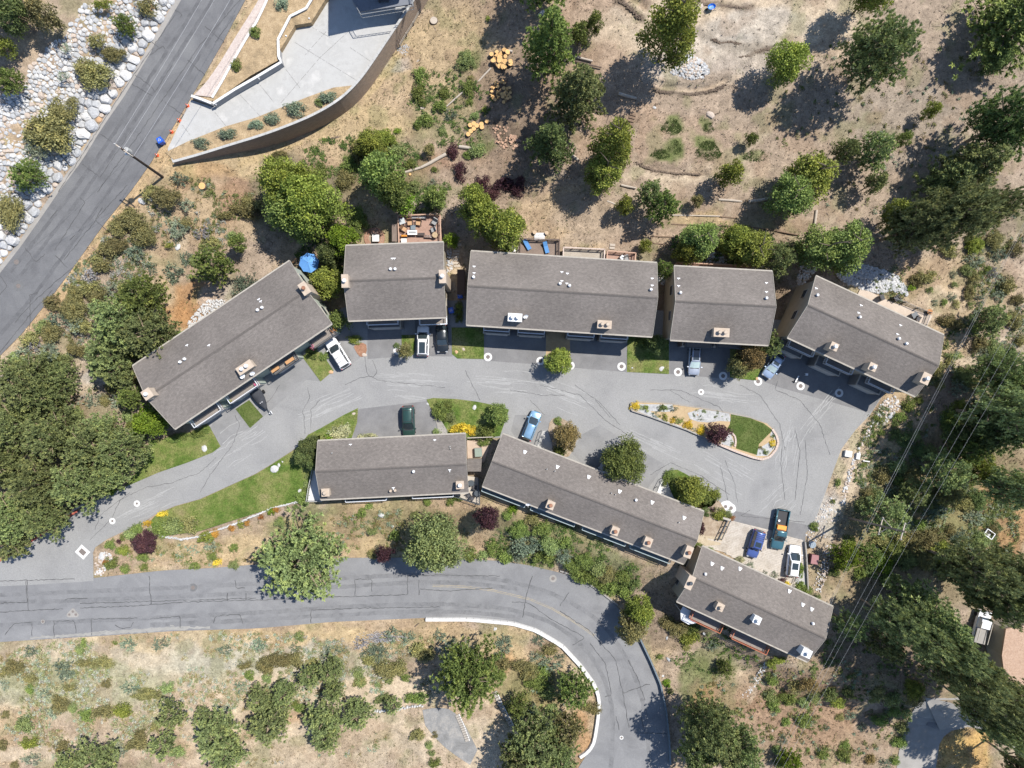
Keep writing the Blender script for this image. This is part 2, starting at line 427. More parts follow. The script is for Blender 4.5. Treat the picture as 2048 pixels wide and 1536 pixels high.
ribbon('gravel_pad', [(845, 1420), (870, 1415), (900, 1418), (925, 1440), (955, 1500)], [(850, 1450), (865, 1470), (890, 1495), (910, 1510), (940, 1530)], 10, nmat('grey_gravel', [(.15, .147, .14), (.2, .197, .19), (.3, .28, .25)], scale=.5, rough=1, fine=.15, fscale=9, dist=1), dz=.03, label='worn grey asphalt pad left of the wooden steps', m=3)

# crack seams and scuffs: thin sheets a few mm above their road, laid on its actual surface
from mathutils.bvhtree import BVHTree
BV = []
for o_ in sc.objects:
    if o_.type == 'MESH' and o_.name.split('.')[0] in ('highway', 'lower_road', 'private_drive_road', 'driveway'):
        BV.append(BVHTree.FromPolygons([tuple(v.co) for v in o_.data.vertices], [tuple(p.vertices) for p in o_.data.polygons]))
def surf(u, v, off):
    p = P(u, v, .03)
    hs = [h[0].z for h in (b.ray_cast(Vector((p.x, p.y, 60)), Vector((0, 0, -1))) for b in BV) if h[0] is not None]
    if hs: p.z = max(hs)
    p.z += off
    return p
def seams(name, lines, mat, w, dz, jitter=1.0, label='dark sealed cracks in the asphalt'):
    b = MB(); r = random.Random(len(lines))
    for li, ln in enumerate(lines):
        z = dz + li * (.0025 / len(lines))
        L = sum(math.dist(ln[i], ln[i + 1]) for i in range(len(ln) - 1))
        p = resample(ln, max(2, int(L / 5)))
        if w > .3: p = resample(smooth_poly(ln, False, 3), max(2, int(L / 9)))
        p = [(u + r.uniform(-jitter, jitter), v + r.uniform(-jitter, jitter)) if 0 < i < len(p) - 1 else (u, v) for i, (u, v) in enumerate(p)]
        q = [surf(u, v, z) for u, v in p]; V = []
        for i in range(len(q)):
            d = q[min(i + 1, len(q) - 1)] - q[max(i - 1, 0)]; d.z = 0
            n = Vector((-d.y, d.x, 0)).normalized() * w * (r.uniform(.3, .8) if w < .3 else r.uniform(.55, .75)); V += [q[i] - n, q[i] + n]
        b.add(V, [(2 * i, 2 * i + 2, 2 * i + 3, 2 * i + 1) for i in range(len(q) - 1)])
    return tag(b.build(name, mat), label, kind='stuff')
seams('road_cracks', [
    [(270, 150), (300, 170), (310, 185), (345, 130)], [(264, 168), (305, 192)], [(410, 52), (448, 84)], [(330, 205), (375, 235)], [(200, 268), (225, 285)], [(165, 328), (200, 355), (262, 262)],
    [(117, 384), (240, 190), (350, 30)], [(195, 384), (270, 280), (400, 90), (480, 0)], [(110, 500), (170, 405), (160, 395)], [(50, 495), (72, 525), (90, 508)], [(128, 520), (200, 430), (255, 370)], [(0, 552), (15, 572), (0, 590)],
    [(30, 645), (60, 610), (110, 565), (145, 535)], [(135, 535), (110, 510)], [(0, 705), (60, 630), (105, 580)], [(100, 438), (115, 420)], [(375, 120), (410, 150)], [(430, 85), (470, 30)], [(300, 110), (325, 92), (330, 98)],
    [(290, 75), (318, 95)], [(225, 470), (190, 440), (205, 415)], [(140, 480), (150, 470)], [(350, 20), (365, 30), (360, 35)], [(360, 240), (395, 190), (440, 120), (460, 95)], [(60, 660), (60, 590), (75, 585)]], seal, .075, .014)
seams('road_cracks', [
    [(0, 1162), (150, 1158)], [(0, 1206), (54, 1204), (52, 1162)], [(0, 1224), (126, 1218)], [(160, 1216), (260, 1212), (380, 1204), (512, 1200), (640, 1195), (815, 1189), (815, 1152)], [(57, 1222), (54, 1160)],
    [(302, 1208), (298, 1152)], [(470, 1160), (472, 1176), (490, 1176)], [(455, 1202), (455, 1186)], [(492, 1186), (492, 1200)], [(183, 1270), (183, 1238), (275, 1236)], [(300, 1238), (360, 1232), (360, 1256)], [(427, 1246), (432, 1232), (480, 1228), (486, 1248)],
    [(10, 1270), (28, 1247), (64, 1245), (64, 1272)], [(108, 1275), (108, 1242), (150, 1242), (152, 1266)], [(622, 1246), (622, 1220), (740, 1216), (880, 1214)], [(710, 1190), (710, 1158), (744, 1159), (744, 1183)],
    [(840, 1178), (900, 1182), (960, 1178), (985, 1176)], [(838, 1160), (838, 1190)], [(815, 1152), (880, 1150), (1000, 1152)], [(1024, 1204), (1055, 1205), (1105, 1240)], [(1105, 1240), (1170, 1275), (1145, 1290)], [(1065, 1152), (1055, 1180), (1045, 1235)],
    [(1138, 1185), (1120, 1212)], [(1180, 1287), (1211, 1328), (1223, 1390), (1210, 1394)], [(1120, 1222), (1180, 1262), (1230, 1318), (1245, 1382), (1258, 1455)], [(1247, 1386), (1290, 1370), (1300, 1369)], [(1282, 1432), (1290, 1465)],
    [(1232, 1432), (1238, 1460)], [(1280, 1466), (1335, 1468)], [(1256, 1320), (1275, 1355), (1290, 1400)], [(160, 1207), (512, 1196)], [(130, 1200), (135, 1197), (175, 1197)], [(230, 1250), (245, 1257), (262, 1256), (267, 1244)]], seal, .085, .014)
seams('road_cracks', [
    [(180, 1080), (225, 1035), (240, 1000), (290, 975), (345, 965), (400, 945), (432, 915)], [(190, 1060), (200, 1030), (260, 985)], [(400, 985), (420, 950), (465, 890), (480, 850), (470, 830)], [(610, 868), (608, 830), (604, 825), (620, 795), (615, 775)],
    [(622, 860), (622, 820), (640, 800)], [(725, 690), (735, 750), (760, 762), (890, 775)], [(930, 740), (960, 800)], [(1080, 770), (1160, 790), (1210, 840), (1240, 860), (1275, 885)], [(1150, 770), (1200, 805), (1240, 850)], [(1190, 800), (1220, 835)],
    [(1300, 780), (1360, 780), (1440, 815), (1450, 830)], [(1340, 780), (1380, 805)], [(1555, 762), (1550, 780), (1600, 800), (1640, 850), (1660, 910)], [(1450, 920), (1470, 970), (1475, 1005)], [(1440, 930), (1462, 1030)],
    [(1590, 860), (1600, 900), (1590, 1000)], [(1565, 880), (1562, 930), (1570, 1000)], [(1610, 880), (1615, 950), (1600, 1030)], [(1500, 1020), (1480, 1032), (1610, 1044)], [(1060, 800), (1090, 830)], [(1300, 950), (1340, 925), (1400, 950), (1460, 990)],
    [(500, 830), (540, 800), (560, 770)], [(745, 720), (755, 745), (745, 755)], [(1020, 780), (1080, 790), (1130, 790)], [(690, 770), (720, 755), (745, 753)], [(1480, 770), (1520, 790), (1560, 850), (1570, 900)]], seal, .05, .014)
edge_m = nmat('pale_road_dust', [(.21, .205, .19), (.27, .26, .24)], scale=1, rough=.95)
for k in range(3): seams('pale_road_edge', [[(60 + k * 30, 1276 - k), (200, 1268 - k * 2), (350, 1258 - k * 2), (420 - k * 40, 1255 - k * 2)]], edge_m, .28 - k * .06, .009 + k * .003, 1.6, 'pale dust along the lower edge of the road')
yel = nmat('worn_yellow_paint', [(.28, .24, .17), (.38, .3, .16)], scale=1.5, rough=.9)
seams('centre_line', [[(865, 1170), (930, 1172), (985, 1179), (1060, 1197), (1105, 1216), (1150, 1243), (1190, 1270)], [(865, 1173), (930, 1175), (985, 1182), (1060, 1200), (1105, 1219), (1150, 1246), (1188, 1273)]], yel, .05, .011, .2, 'worn double yellow centre line of the lower road')
track = nmat('tyre_darkened_asphalt', [(.115, .115, .117), (.15, .15, .152), (.17, .17, .172)], scale=.5, rough=.9, fine=.12, fscale=8, dist=1.5)
track_h = nmat('tyre_darkened_highway', [(.085, .085, .088), (.105, .105, .108), (.125, .125, .127)], scale=.5, rough=.9, fine=.12, fscale=8, dist=1.5)
seams('tyre_bands', [[(0, 1190), (300, 1178), (512, 1168), (780, 1150), (924, 1150), (1040, 1165), (1140, 1200), (1215, 1255), (1262, 1330), (1292, 1420), (1300, 1536)], [(0, 1206), (300, 1196), (512, 1186), (780, 1166), (924, 1164), (1034, 1178)],
    [(0, 1250), (300, 1236), (512, 1226), (780, 1208), (924, 1208), (1040, 1220), (1120, 1252), (1180, 1305), (1215, 1370), (1228, 1440), (1222, 1536)], [(300, 1250), (512, 1240), (780, 1224), (924, 1222), (1030, 1234)]], track, .5, .005, .8, 'darker tyre-polished bands along the lower road')
seams('tyre_bands', [[(400, 0), (290, 170), (200, 310), (110, 430), (20, 545)], [(425, 0), (315, 172), (222, 312), (130, 436), (40, 552)], [(465, 0), (360, 175), (262, 320), (170, 450), (70, 590), (0, 670)]], track_h, .42, .005, .8, 'darker tyre-polished bands along the highway')
r_ = random.Random(5)
sl = []
for (cu, cv, du, dv, n, sp) in [(300, 1010, 60, -28, 14, 22), (480, 890, 60, -38, 16, 26), (650, 810, 70, -30, 14, 20), (820, 765, 80, 4, 18, 24), (1000, 770, 80, 6, 16, 26), (1150, 800, 70, 28, 16, 30), (1300, 885, 70, 32, 14, 26), (1450, 940, 60, 35, 14, 30), (1580, 900, -12, 60, 16, 34), (1450, 790, 70, 8, 14, 18), (1640, 830, 40, -50, 10, 24), (1550, 1000, -30, 30, 12, 40)]:
    for k in range(n):
        L = math.hypot(du, dv); o = r_.gauss(0, sp * .5); t = r_.uniform(-.6, .6)
        u = cu + t * du - dv / L * o; v = cv + t * dv + du / L * o; l = r_.uniform(.2, .55); b_ = r_.uniform(-4, 4)
        sl.append([(u - du * l, v - dv * l), (u + b_, v + b_), (u + du * l, v + dv * l)])
w_ = [(1024 + S * x, 768 - S * y) for x, y in px(R2, 0)]
sl = [l for l in sl if all(inpoly(np.array([p[0]]), np.array([p[1]]), R2)[0] and not any(inpoly(np.array([p[0]]), np.array([p[1]]), [(1024 + S * x, 768 - S * y) for x, y in q[0]])[0] for q in LAWNS) for p in l)]
seams('tyre_scuffs', sl, scuff, .10, .0105, .4, 'pale tyre scuffs swept along the asphalt drive')

# ---- ground colour layout: soil, dry grass and darker tones by region of the hillside (pixel ellipses -> colour)
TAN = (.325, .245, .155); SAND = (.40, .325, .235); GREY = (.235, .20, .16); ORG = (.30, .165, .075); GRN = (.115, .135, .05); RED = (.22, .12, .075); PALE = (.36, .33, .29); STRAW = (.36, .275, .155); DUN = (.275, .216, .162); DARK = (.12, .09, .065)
REG = [ # u, v, ru, rv, colour, strength
 (1450, 200, 700, 330, (.28, .208, .15), .95), (1850, 250, 400, 420, DUN, .9), (1850, 140, 240, 150, (.24, .19, .145), .7), (1800, 250, 120, 90, GREY, .55),
 (1480, 60, 300, 70, SAND, .85), (1500, 60, 120, 45, PALE, .6), (1430, 130, 160, 60, PALE, .5), (1450, 200, 170, 50, DUN, .8), (1640, 90, 90, 50, SAND, .5),
 (1350, 380, 240, 60, DUN, .8), (1330, 350, 220, 14, SAND, .6), (1450, 440, 120, 12, STRAW, .8), (1130, 440, 130, 80, TAN, .9), (1210, 430, 110, 60, DUN, .7),
 (1340, 300, 30, 22, GRN, .8), (1345, 254, 20, 18, GRN, .9), (1415, 300, 26, 24, GRN, .9), (1417, 256, 13, 11, GRN, .8), (1320, 308, 20, 12, GRN, .9), (1350, 292, 14, 16, GRN, .9), (1510, 310, 26, 14, GRN, .7),
 (900, 120, 130, 120, STRAW, .6), (780, 200, 90, 60, TAN, .8), (700, 250, 150, 40, STRAW, .6), (600, 300, 140, 25, TAN, .8), (450, 330, 140, 40, STRAW, .7), (480, 400, 60, 40, RED, .55), (400, 350, 60, 30, ORG, .4),
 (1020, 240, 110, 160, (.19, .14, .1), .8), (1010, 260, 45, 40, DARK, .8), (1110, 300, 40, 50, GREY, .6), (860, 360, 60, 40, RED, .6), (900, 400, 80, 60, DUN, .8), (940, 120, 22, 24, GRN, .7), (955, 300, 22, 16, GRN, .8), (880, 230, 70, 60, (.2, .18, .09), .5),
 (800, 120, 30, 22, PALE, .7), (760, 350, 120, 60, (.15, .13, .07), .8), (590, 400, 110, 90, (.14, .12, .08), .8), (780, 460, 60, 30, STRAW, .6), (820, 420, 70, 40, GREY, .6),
 (330, 470, 120, 90, TAN, .7), (350, 480, 30, 30, SAND, .8), (400, 560, 60, 70, DUN, .6), (380, 600, 50, 40, ORG, .75), (350, 630, 40, 30, ORG, .7), (430, 590, 40, 30, PALE, .5), (180, 740, 40, 60, PALE, .8), (150, 790, 50, 50, SAND, .8), (120, 820, 40, 30, ORG, .7), (170, 700, 40, 30, SAND, .7),
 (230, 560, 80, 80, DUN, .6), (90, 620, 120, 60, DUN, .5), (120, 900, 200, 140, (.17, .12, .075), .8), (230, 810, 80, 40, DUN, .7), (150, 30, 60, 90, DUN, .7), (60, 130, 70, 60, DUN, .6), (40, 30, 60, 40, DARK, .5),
 (230, 1120, 90, 30, DUN, .6), (420, 1100, 180, 30, STRAW, .6), (560, 1060, 90, 40, TAN, .6), (740, 1060, 170, 50, STRAW, .65), (860, 1040, 120, 40, GRN, .35), (650, 1020, 60, 20, GRN, .5), (580, 1050, 60, 24, (.25, .24, .1), .6), (1000, 1080, 60, 50, TAN, .7),
 (1100, 1090, 120, 50, (.16, .16, .07), .75), (1200, 1150, 70, 40, GRN, .6), (1030, 1050, 60, 20, (.12, .1, .06), .5),
 (300, 1350, 440, 100, (.35, .30, .22), .85), (420, 1280, 300, 16, STRAW, .5), (800, 1270, 350, 26, STRAW, .7), (150, 1370, 190, 60, (.27, .27, .17), .6), (560, 1330, 260, 34, (.33, .32, .25), .6), (120, 1310, 90, 16, (.36, .29, .2), .5), (460, 1400, 120, 26, SAND, .85), (420, 1450, 60, 60, SAND, .7), (620, 1400, 300, 50, SAND, .85), (820, 1380, 80, 30, SAND, .8), (60, 1500, 90, 26, SAND, .8), (250, 1490, 60, 30, SAND, .6),
 (800, 1470, 280, 40, SAND, .75), (720, 1510, 300, 40, (.34, .28, .2), .7), (930, 1500, 90, 80, SAND, .8), (980, 1440, 60, 60, SAND, .7), (560, 1440, 60, 20, ORG, .4), (250, 1260, 300, 10, ORG, .3), (1000, 1310, 60, 26, STRAW, .7), (1160, 1350, 30, 60, SAND, .6), (1060, 1380, 80, 50, (.16, .15, .06), .6), (1170, 1480, 24, 60, ORG, .6), (980, 1330, 50, 20, ORG, .5),
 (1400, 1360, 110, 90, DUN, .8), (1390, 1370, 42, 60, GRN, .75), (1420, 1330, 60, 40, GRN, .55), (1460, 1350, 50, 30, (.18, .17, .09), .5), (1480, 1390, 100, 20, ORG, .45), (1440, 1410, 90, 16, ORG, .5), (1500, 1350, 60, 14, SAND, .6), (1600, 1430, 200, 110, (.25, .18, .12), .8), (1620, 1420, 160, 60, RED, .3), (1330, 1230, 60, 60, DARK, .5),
 (1680, 850, 60, 24, SAND, .6), (1690, 930, 34, 80, SAND, .8), (1650, 1050, 36, 60, PALE, .9), (1640, 1130, 40, 70, TAN, .7), (1700, 820, 40, 40, SAND, .7), (1640, 1180, 30, 40, SAND, .5),
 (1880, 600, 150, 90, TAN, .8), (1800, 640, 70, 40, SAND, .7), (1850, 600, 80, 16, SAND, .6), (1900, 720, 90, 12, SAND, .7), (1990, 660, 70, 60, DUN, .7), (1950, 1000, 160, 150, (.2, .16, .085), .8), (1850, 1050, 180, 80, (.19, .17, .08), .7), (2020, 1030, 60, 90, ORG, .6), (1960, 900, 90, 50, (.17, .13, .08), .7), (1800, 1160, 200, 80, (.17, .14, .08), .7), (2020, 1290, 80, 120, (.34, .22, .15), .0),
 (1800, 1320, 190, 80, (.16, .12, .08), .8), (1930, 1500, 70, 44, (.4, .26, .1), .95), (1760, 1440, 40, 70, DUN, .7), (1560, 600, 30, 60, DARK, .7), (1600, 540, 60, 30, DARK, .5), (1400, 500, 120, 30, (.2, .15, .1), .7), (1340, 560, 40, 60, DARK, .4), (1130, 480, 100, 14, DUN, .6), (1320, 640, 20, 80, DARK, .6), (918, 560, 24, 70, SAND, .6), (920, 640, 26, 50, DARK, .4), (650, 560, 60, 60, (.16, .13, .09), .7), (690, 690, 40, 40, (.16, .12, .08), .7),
 (1620, 480, 120, 60, (.2, .15, .1), .7), (1700, 400, 110, 60, DUN, .7), (1960, 420, 110, 60, (.16, .13, .09), .6), (620, 20, 100, 60, STRAW, .5), (1860, 40, 180, 60, DUN, .7)]
DK = (.13, .1, .075)
GLINE = [([(1312, 181), (1340, 185), (1380, 189), (1410, 184), (1445, 172)], 9, (.10, .08, .06), .9), ([(1235, 0), (1262, 18), (1285, 36)], 12, (.10, .08, .06), .8), ([(1270, 322), (1290, 336), (1340, 344), (1410, 349)], 5, DK, .6), ([(1400, 62), (1430, 80), (1470, 92), (1530, 92), (1540, 104)], 14, (.2, .17, .135), .75), ([(1500, 108), (1540, 95), (1580, 102)], 8, DK, .7), ([(1380, 3), (1440, 10), (1500, 14)], 8, DK, .8),
         ([(1655, 1190), (1640, 1180), (1668, 1090), (1700, 1010), (1720, 960), (1760, 870), (1785, 825)], 5, DK, .5), ([(1880, 716), (1930, 722), (1980, 700), (2048, 655)], 8, SAND, .9), ([(1480, 352), (1360, 358), (1290, 350), (1240, 350), (1180, 345)], 9, SAND, .7), ([(1300, 155), (1330, 170), (1400, 176), (1470, 160), (1540, 150), (1600, 110), (1650, 85)], 11, (.37, .3, .225), .8), ([(1600, 230), (1540, 260), (1500, 300), (1480, 350)], 8, (.35, .28, .21), .6), ([(1230, 20), (1270, 60), (1290, 110)], 14, (.34, .28, .21), .6), ([(1270, 250), (1262, 300), (1275, 330)], 8, (.34, .28, .21), .6), ([(1400, 226), (1470, 222), (1560, 200)], 8, (.2, .155, .115), .4), ([(1290, 345), (1380, 352), (1440, 349)], 4, DK, .5), ([(1700, 380), (1640, 480), (1560, 470)], 8, SAND, .35), ([(1500, 1400), (1540, 1320), (1600, 1330)], 9, SAND, .5), ([(600, 285), (560, 300), (480, 330)], 9, STRAW, .7), ([(735, 190), (770, 150), (790, 110)], 10, (.4, .31, .18), .8), ([(1700, 990), (1740, 880), (1790, 810)], 12, SAND, .6), ([(380, 1530), (520, 1480), (700, 1450), (850, 1440)], 10, SAND, .6), ([(1830, 1000), (1870, 1030), (1960, 990)], 8, (.34, .24, .15), .7)]
def ground_col(x, y, z):
    k = H / (H - z)
    u = 1024 + S * x * k; v = 768 - S * y * k
    wu = u + (fbm(x, y, 5, 11) - .5) * 60 + (fbm(x, y, 1.6, 12) - .5) * 22
    wv = v + (fbm(x, y, 5, 13) - .5) * 60 + (fbm(x, y, 1.6, 14) - .5) * 22
    a = np.clip((fbm(x, y, 9, 21) - .35) / .3, 0, 1)[:, None]
    col = np.array(DUN) * a + np.array(TAN) * (1 - a)
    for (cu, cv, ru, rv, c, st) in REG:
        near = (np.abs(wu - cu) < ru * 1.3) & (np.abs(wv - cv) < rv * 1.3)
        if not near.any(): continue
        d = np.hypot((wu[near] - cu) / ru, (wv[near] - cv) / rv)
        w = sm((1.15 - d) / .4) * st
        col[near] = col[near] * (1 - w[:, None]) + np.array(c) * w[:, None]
    # orange-tan verge along the highway shoulder
    d = -hwd(x, y)
    w = sm((2.6 + (vn(x, y, 3, 5) - .5) * 2 - d) / .9) * (d > -1) * (v > 240)
    pale = np.clip((v - 640) / 150, 0, 1)[:, None]
    sh = np.array((.38, .27, .15)) * (1 - pale) + np.array((.4, .34, .27)) * pale
    col = col * (1 - w[:, None] * .85) + sh * w[:, None] * .85
    g = fbm(x, y, 1.1, 31, 3)[:, None]; g2 = vn(x, y, .55, 37)[:, None]
    col = col * (.72 + .38 * g + .2 * g2)
    # patches of low green growth on dry grass, browner bare soil between
    for pts, wd, cc_, st in GLINE:
        sel = (u > min(p[0] for p in pts) - 20) & (u < max(p[0] for p in pts) + 20) & (v > min(p[1] for p in pts) - 20) & (v < max(p[1] for p in pts) + 20)
        if sel.any():
            dl = dist_edges(u[sel] + (fbm(x[sel], y[sel], 1.2, 91) - .5) * 12, v[sel] + (fbm(x[sel], y[sel], 1.2, 92) - .5) * 12, pts, False); w = (sm((wd - dl) / (wd * .6)) * st)[:, None]
            col[sel] = col[sel] * (1 - w) + np.array(cc_) * w
    gp = sm((fbm(x, y, 2.6, 41) - .56) / .12)[:, None] * .40
    col = col * (1 - gp) + np.array((.15, .155, .07)) * gp
    br = sm((fbm(x, y, 3.4, 47) - .57) / .1)[:, None] * .35
    col = col * (1 - br) + np.array((.22, .15, .1)) * br
    return col
# ---- walled concrete driveway on the hillside, upper left
def zdr(x, y): return 4.03 - 0.032 * np.clip(-hwd(x, y), 0, 60)
def Pd(u, v, dz=0.0):
    z = 3.6
    for _ in range(5):
        x, y = U(u, v, z); z = float(zdr(x, y)) + dz
    return Vector((x, y, z))
def dsheet(name, pts, dz, mat, skirt, label, parent=None):
    q = [Pd(u, v, dz) for u, v in pts]
    b = MB().prism([(p.x, p.y) for p in q], [p.z - skirt for p in q], [p.z for p in q])
    return tag(b.build(name, mat, parent), label, kind='structure')
DRV = [(382, 200), (425, 214), (512, 160), (566, 129), (560, 117), (562, 96), (590, 55), (622, 45), (650, 0), (690, -60), (870, -60), (834, 0), (807, 38), (787, 65), (764, 98), (744, 128), (719, 163), (700, 182), (667, 207), (620, 232), (560, 256), (500, 276), (430, 297), (345, 324), (335, 298)]
dsheet('concrete_driveway', DRV, .05, conc, 1.5, 'pale concrete driveway terrace walled above the dry slope')
q = [Pd(u, v) for u, v in DRV]; HARD.append([(p.x, p.y) for p in q])
BANK = [(424, 196), (470, 110), (512, 42), (533, 0), (560, -60), (700, -60), (650, 0), (622, 45), (590, 50), (560, 100), (558, 120), (500, 152), (426, 205)]
q = [Pd(u, v, 1.0) for u, v in BANK]
HARD.append([(p.x, p.y) for p in q])
bank_m = nmat('dry_straw_bank', [(.2, .15, .09), (.3, .22, .13), (.38, .29, .18)], scale=.9, rough=1, bump=.05, bscale=6, fine=.3, fscale=8)
dsheet('planting_bank', BANK, 1.0, bank_m, 2.5, 'straw coloured planting bank between walk and driveway wall')
dsheet('planting_strip', [(330, 305), (375, 283), (450, 253), (512, 235), (612, 195), (667, 175), (712, 170), (700, 185), (667, 207), (620, 232), (560, 256), (500, 276), (430, 297), (350, 322)], .10, bank_m, .4, 'narrow planting strip inside the curved wall')
tag(ribbon('sidewalk', [(540, -40), (505, 20), (470, 75), (440, 125), (412, 165), (388, 190)], [(565, -40), (530, 20), (500, 65), (468, 120), (440, 165), (422, 194)], 20, nmat('pinkish_aggregate_walk', [(.36, .3, .27), (.46, .4, .36)], scale=2.5, rough=1, fine=.2, fscale=10), dz=.12, m=2), 'pinkish aggregate walk beside the highway')
ribbon('verge', [(530, -40), (494, 20), (460, 75), (428, 128), (398, 172)], [(542, -40), (506, 20), (471, 75), (441, 125), (412, 165)], 16, bank_m, dz=.06, m=1, label='dry dirt verge between highway and walk')
# joints in the concrete
def line_pts(a, b, n=12): return [(a[0] + (b[0] - a[0]) * i / n, a[1] + (b[1] - a[1]) * i / n) for i in range(n + 1)]
jb = MB()
for a, b in [((430, 225), (452, 252)), ((512, 160), (548, 205)), ((480, 190), (520, 232)), ((565, 130), (600, 176)), ((560, 208), (640, 115)), ((640, 115), (700, 60)), ((590, 85), (720, 165)), ((625, 55), (660, 75)), ((700, 95), (745, 125)), ((655, 60), (610, 110)), ((365, 250), (380, 270))]:
    p = [Pd(u, v, .056) for u, v in line_pts(a, b)]
    for i in range(len(p) - 1):
        d = p[i + 1] - p[i]; n = Vector((-d.y, d.x, 0)).normalized() * .03
        jb.add([p[i] - n, p[i + 1] - n, p[i + 1] + n, p[i] + n], [(0, 1, 2, 3)])
tag(jb.build('joint', nmat('concrete_joint', [(.17, .165, .155)], rough=1)), 'thin saw-cut joints of the concrete driveway', kind='stuff')

brick_m = bpy.data.materials.new('brown_block_wall'); brick_m.use_nodes = True
t = brick_m.node_tree; bs = t.nodes['Principled BSDF']; bs.inputs['Roughness'].default_value = .9
br = t.nodes.new('ShaderNodeTexBrick'); br.inputs['Scale'].default_value = 1.0
br.inputs['Color1'].default_value = (.36, .27, .2, 1); br.inputs['Color2'].default_value = (.27, .205, .155, 1); br.inputs['Mortar'].default_value = (.19, .155, .13, 1)
br.inputs['Mortar Size'].default_value = .018; br.inputs['Brick Width'].default_value = .4; br.inputs['Row Height'].default_value = .2
tc = t.nodes.new('ShaderNodeUVMap'); t.links.new(tc.outputs[0], br.inputs[0]); t.links.new(br.outputs[0], bs.inputs['Base Color'])
def wall_path(name, label, pts3, zb, thick, mat, capmat, cap=(.08, .14), cat='wall', posts=None):
    """wall along 3-D points (top line), bottom heights zb(list); gets a cap of separate stones"""
    r = thing(name, label, cat, pts3[0])
    o = pts3[0]
    n = len(pts3); nr = []
    for i in range(n):
        d = (pts3[min(i + 1, n - 1)] - pts3[max(i - 1, 0)]); nr.append(Vector((-d.y, d.x, 0)).normalized())
    V = []; F = []; uv = []
    s = 0
    for i in range(n):
        if i: s += (pts3[i] - pts3[i - 1]).length
        p = pts3[i] - o; h = thick / 2
        zt_ = p.z - cap[1]
        V += [(p.x - nr[i].x * h, p.y - nr[i].y * h, zt_), (p.x + nr[i].x * h, p.y + nr[i].y * h, zt_), (p.x + nr[i].x * h, p.y + nr[i].y * h, zb[i] - o.z), (p.x - nr[i].x * h, p.y - nr[i].y * h, zb[i] - o.z)]
        uv += [(s, zt_), (s, zt_), (s, zb[i] - o.z), (s, zb[i] - o.z)]
    for i in range(n - 1):
        a = i * 4; b = a + 4
        F += [(a, b, b + 1, a + 1), (a + 1, b + 1, b + 2, a + 2), (a + 3, a + 2, b + 2, b + 3), (b, a, a + 3, b + 3)]
    F += [(0, 1, 2, 3), ((n - 1) * 4 + 3, (n - 1) * 4 + 2, (n - 1) * 4 + 1, (n - 1) * 4)]
    me = bpy.data.meshes.new('wall_face'); me.from_pydata(V, [], F); me.materials.append(mat)
    ul = me.uv_layers.new(name='UVMap')
    for l in me.loops: ul.data[l.index].uv = uv[l.vertex_index]
    me.update(); link('wall_face', me, r)
    if capmat:
        for i in range(n - 1):
            a = pts3[i] - o; b = pts3[i + 1] - o; h = thick / 2 + cap[0]
            d = (b - a).normalized() * .012
            c = MB(); za = Vector((0, 0, cap[1]))
            P4 = [a + d - nr[i] * h, b - d - nr[i + 1] * h, b - d + nr[i + 1] * h, a + d + nr[i] * h]
            c.add([p - za for p in P4] + P4, [(3, 2, 1, 0), (4, 5, 6, 7), (0, 1, 5, 4), (1, 2, 6, 5), (2, 3, 7, 6), (3, 0, 4, 7)])
            c.build('cap_stone', capmat, r)
    return r
cw = resample(smooth_poly([(345, 323), (400, 308), (460, 289), (520, 271), (575, 251), (625, 230), (668, 206), (700, 180), (726, 150), (748, 118), (770, 85), (790, 55), (812, 22), (834, -12), (860, -55)], False, 1), 46)
w3 = [Pd(u, v, .95) for u, v in cw]
wall_path('retaining_wall', 'long curved brown block retaining wall with white cap stones', w3, [float(zt(p.x, p.y)) - .6 for p in w3], .30, brick_m, conc, cap=(.03, .14))
grey_plaster = nmat('grey_plaster', [(.25, .25, .255), (.32, .32, .32)], scale=1.2, rough=.95)
up = [(425, 207), (470, 178), (512, 154), (562, 124), (557, 112), (556, 78), (580, 32), (612, 16), (640, -30)]
up = [up[0]] + [p for a, b in zip(up[:-1], up[1:]) for p in [((a[0] + b[0]) / 2, (a[1] + b[1]) / 2), b]]
w3 = [Pd(u, v, 1.35) for u, v in up]
wall_path('retaining_wall', 'zigzag grey plaster retaining wall with white cap above the concrete driveway', w3, [p.z - 1.6 for p in w3], .26, grey_plaster, conc_w, cap=(.05, .12))
w3 = [Pd(u, v, 1.1) for u, v in [(382, 191), (400, 197), (423, 206)]]
wall_path('retaining_wall', 'short white capped wall stub at the mouth of the concrete driveway', w3, [p.z - 1.4 for p in w3], .26, grey_plaster, conc_w, cap=(.05, .12))
w3 = [Pd(u, v, 1.15) for u, v in [(424, 195), (445, 160), (468, 118), (490, 80), (512, 45), (530, 8), (552, -45)]]
wall_path('low_wall', 'low white concrete wall between walk and planting bank', w3, [p.z - 1.3 for p in w3], .26, conc_w, conc_w, cap=(.03, .1))
# small lamps on the plaster wall
for k, (u, v) in enumerate([(518, 157), (556, 131), (573, 73), (619, 38), (432, 209), (470, 181)]):
    p = Pd(u, v, .9)
    b = MB(); b.box((0, 0, 0), (.16, .16, .3)); b.cyl((0, 0, .15), (0, 0, .28), .13, .09, 10)
    tag(b.build('wall_lamp', pmat('white_metal', (.65, .65, .65)), loc=p), ['small white lamp third along the zigzag plaster wall, before its corner', 'small white lamp at the sharp corner of the zigzag plaster wall', 'small white lamp on the upper reach of the zigzag wall', 'small white lamp beside the dark step of the zigzag wall, nearest the top edge', 'small white lamp nearest the driveway mouth on the plaster wall', 'small white lamp second from the driveway mouth on the plaster wall'][k], 'lamp', group='lamps on the plaster wall')
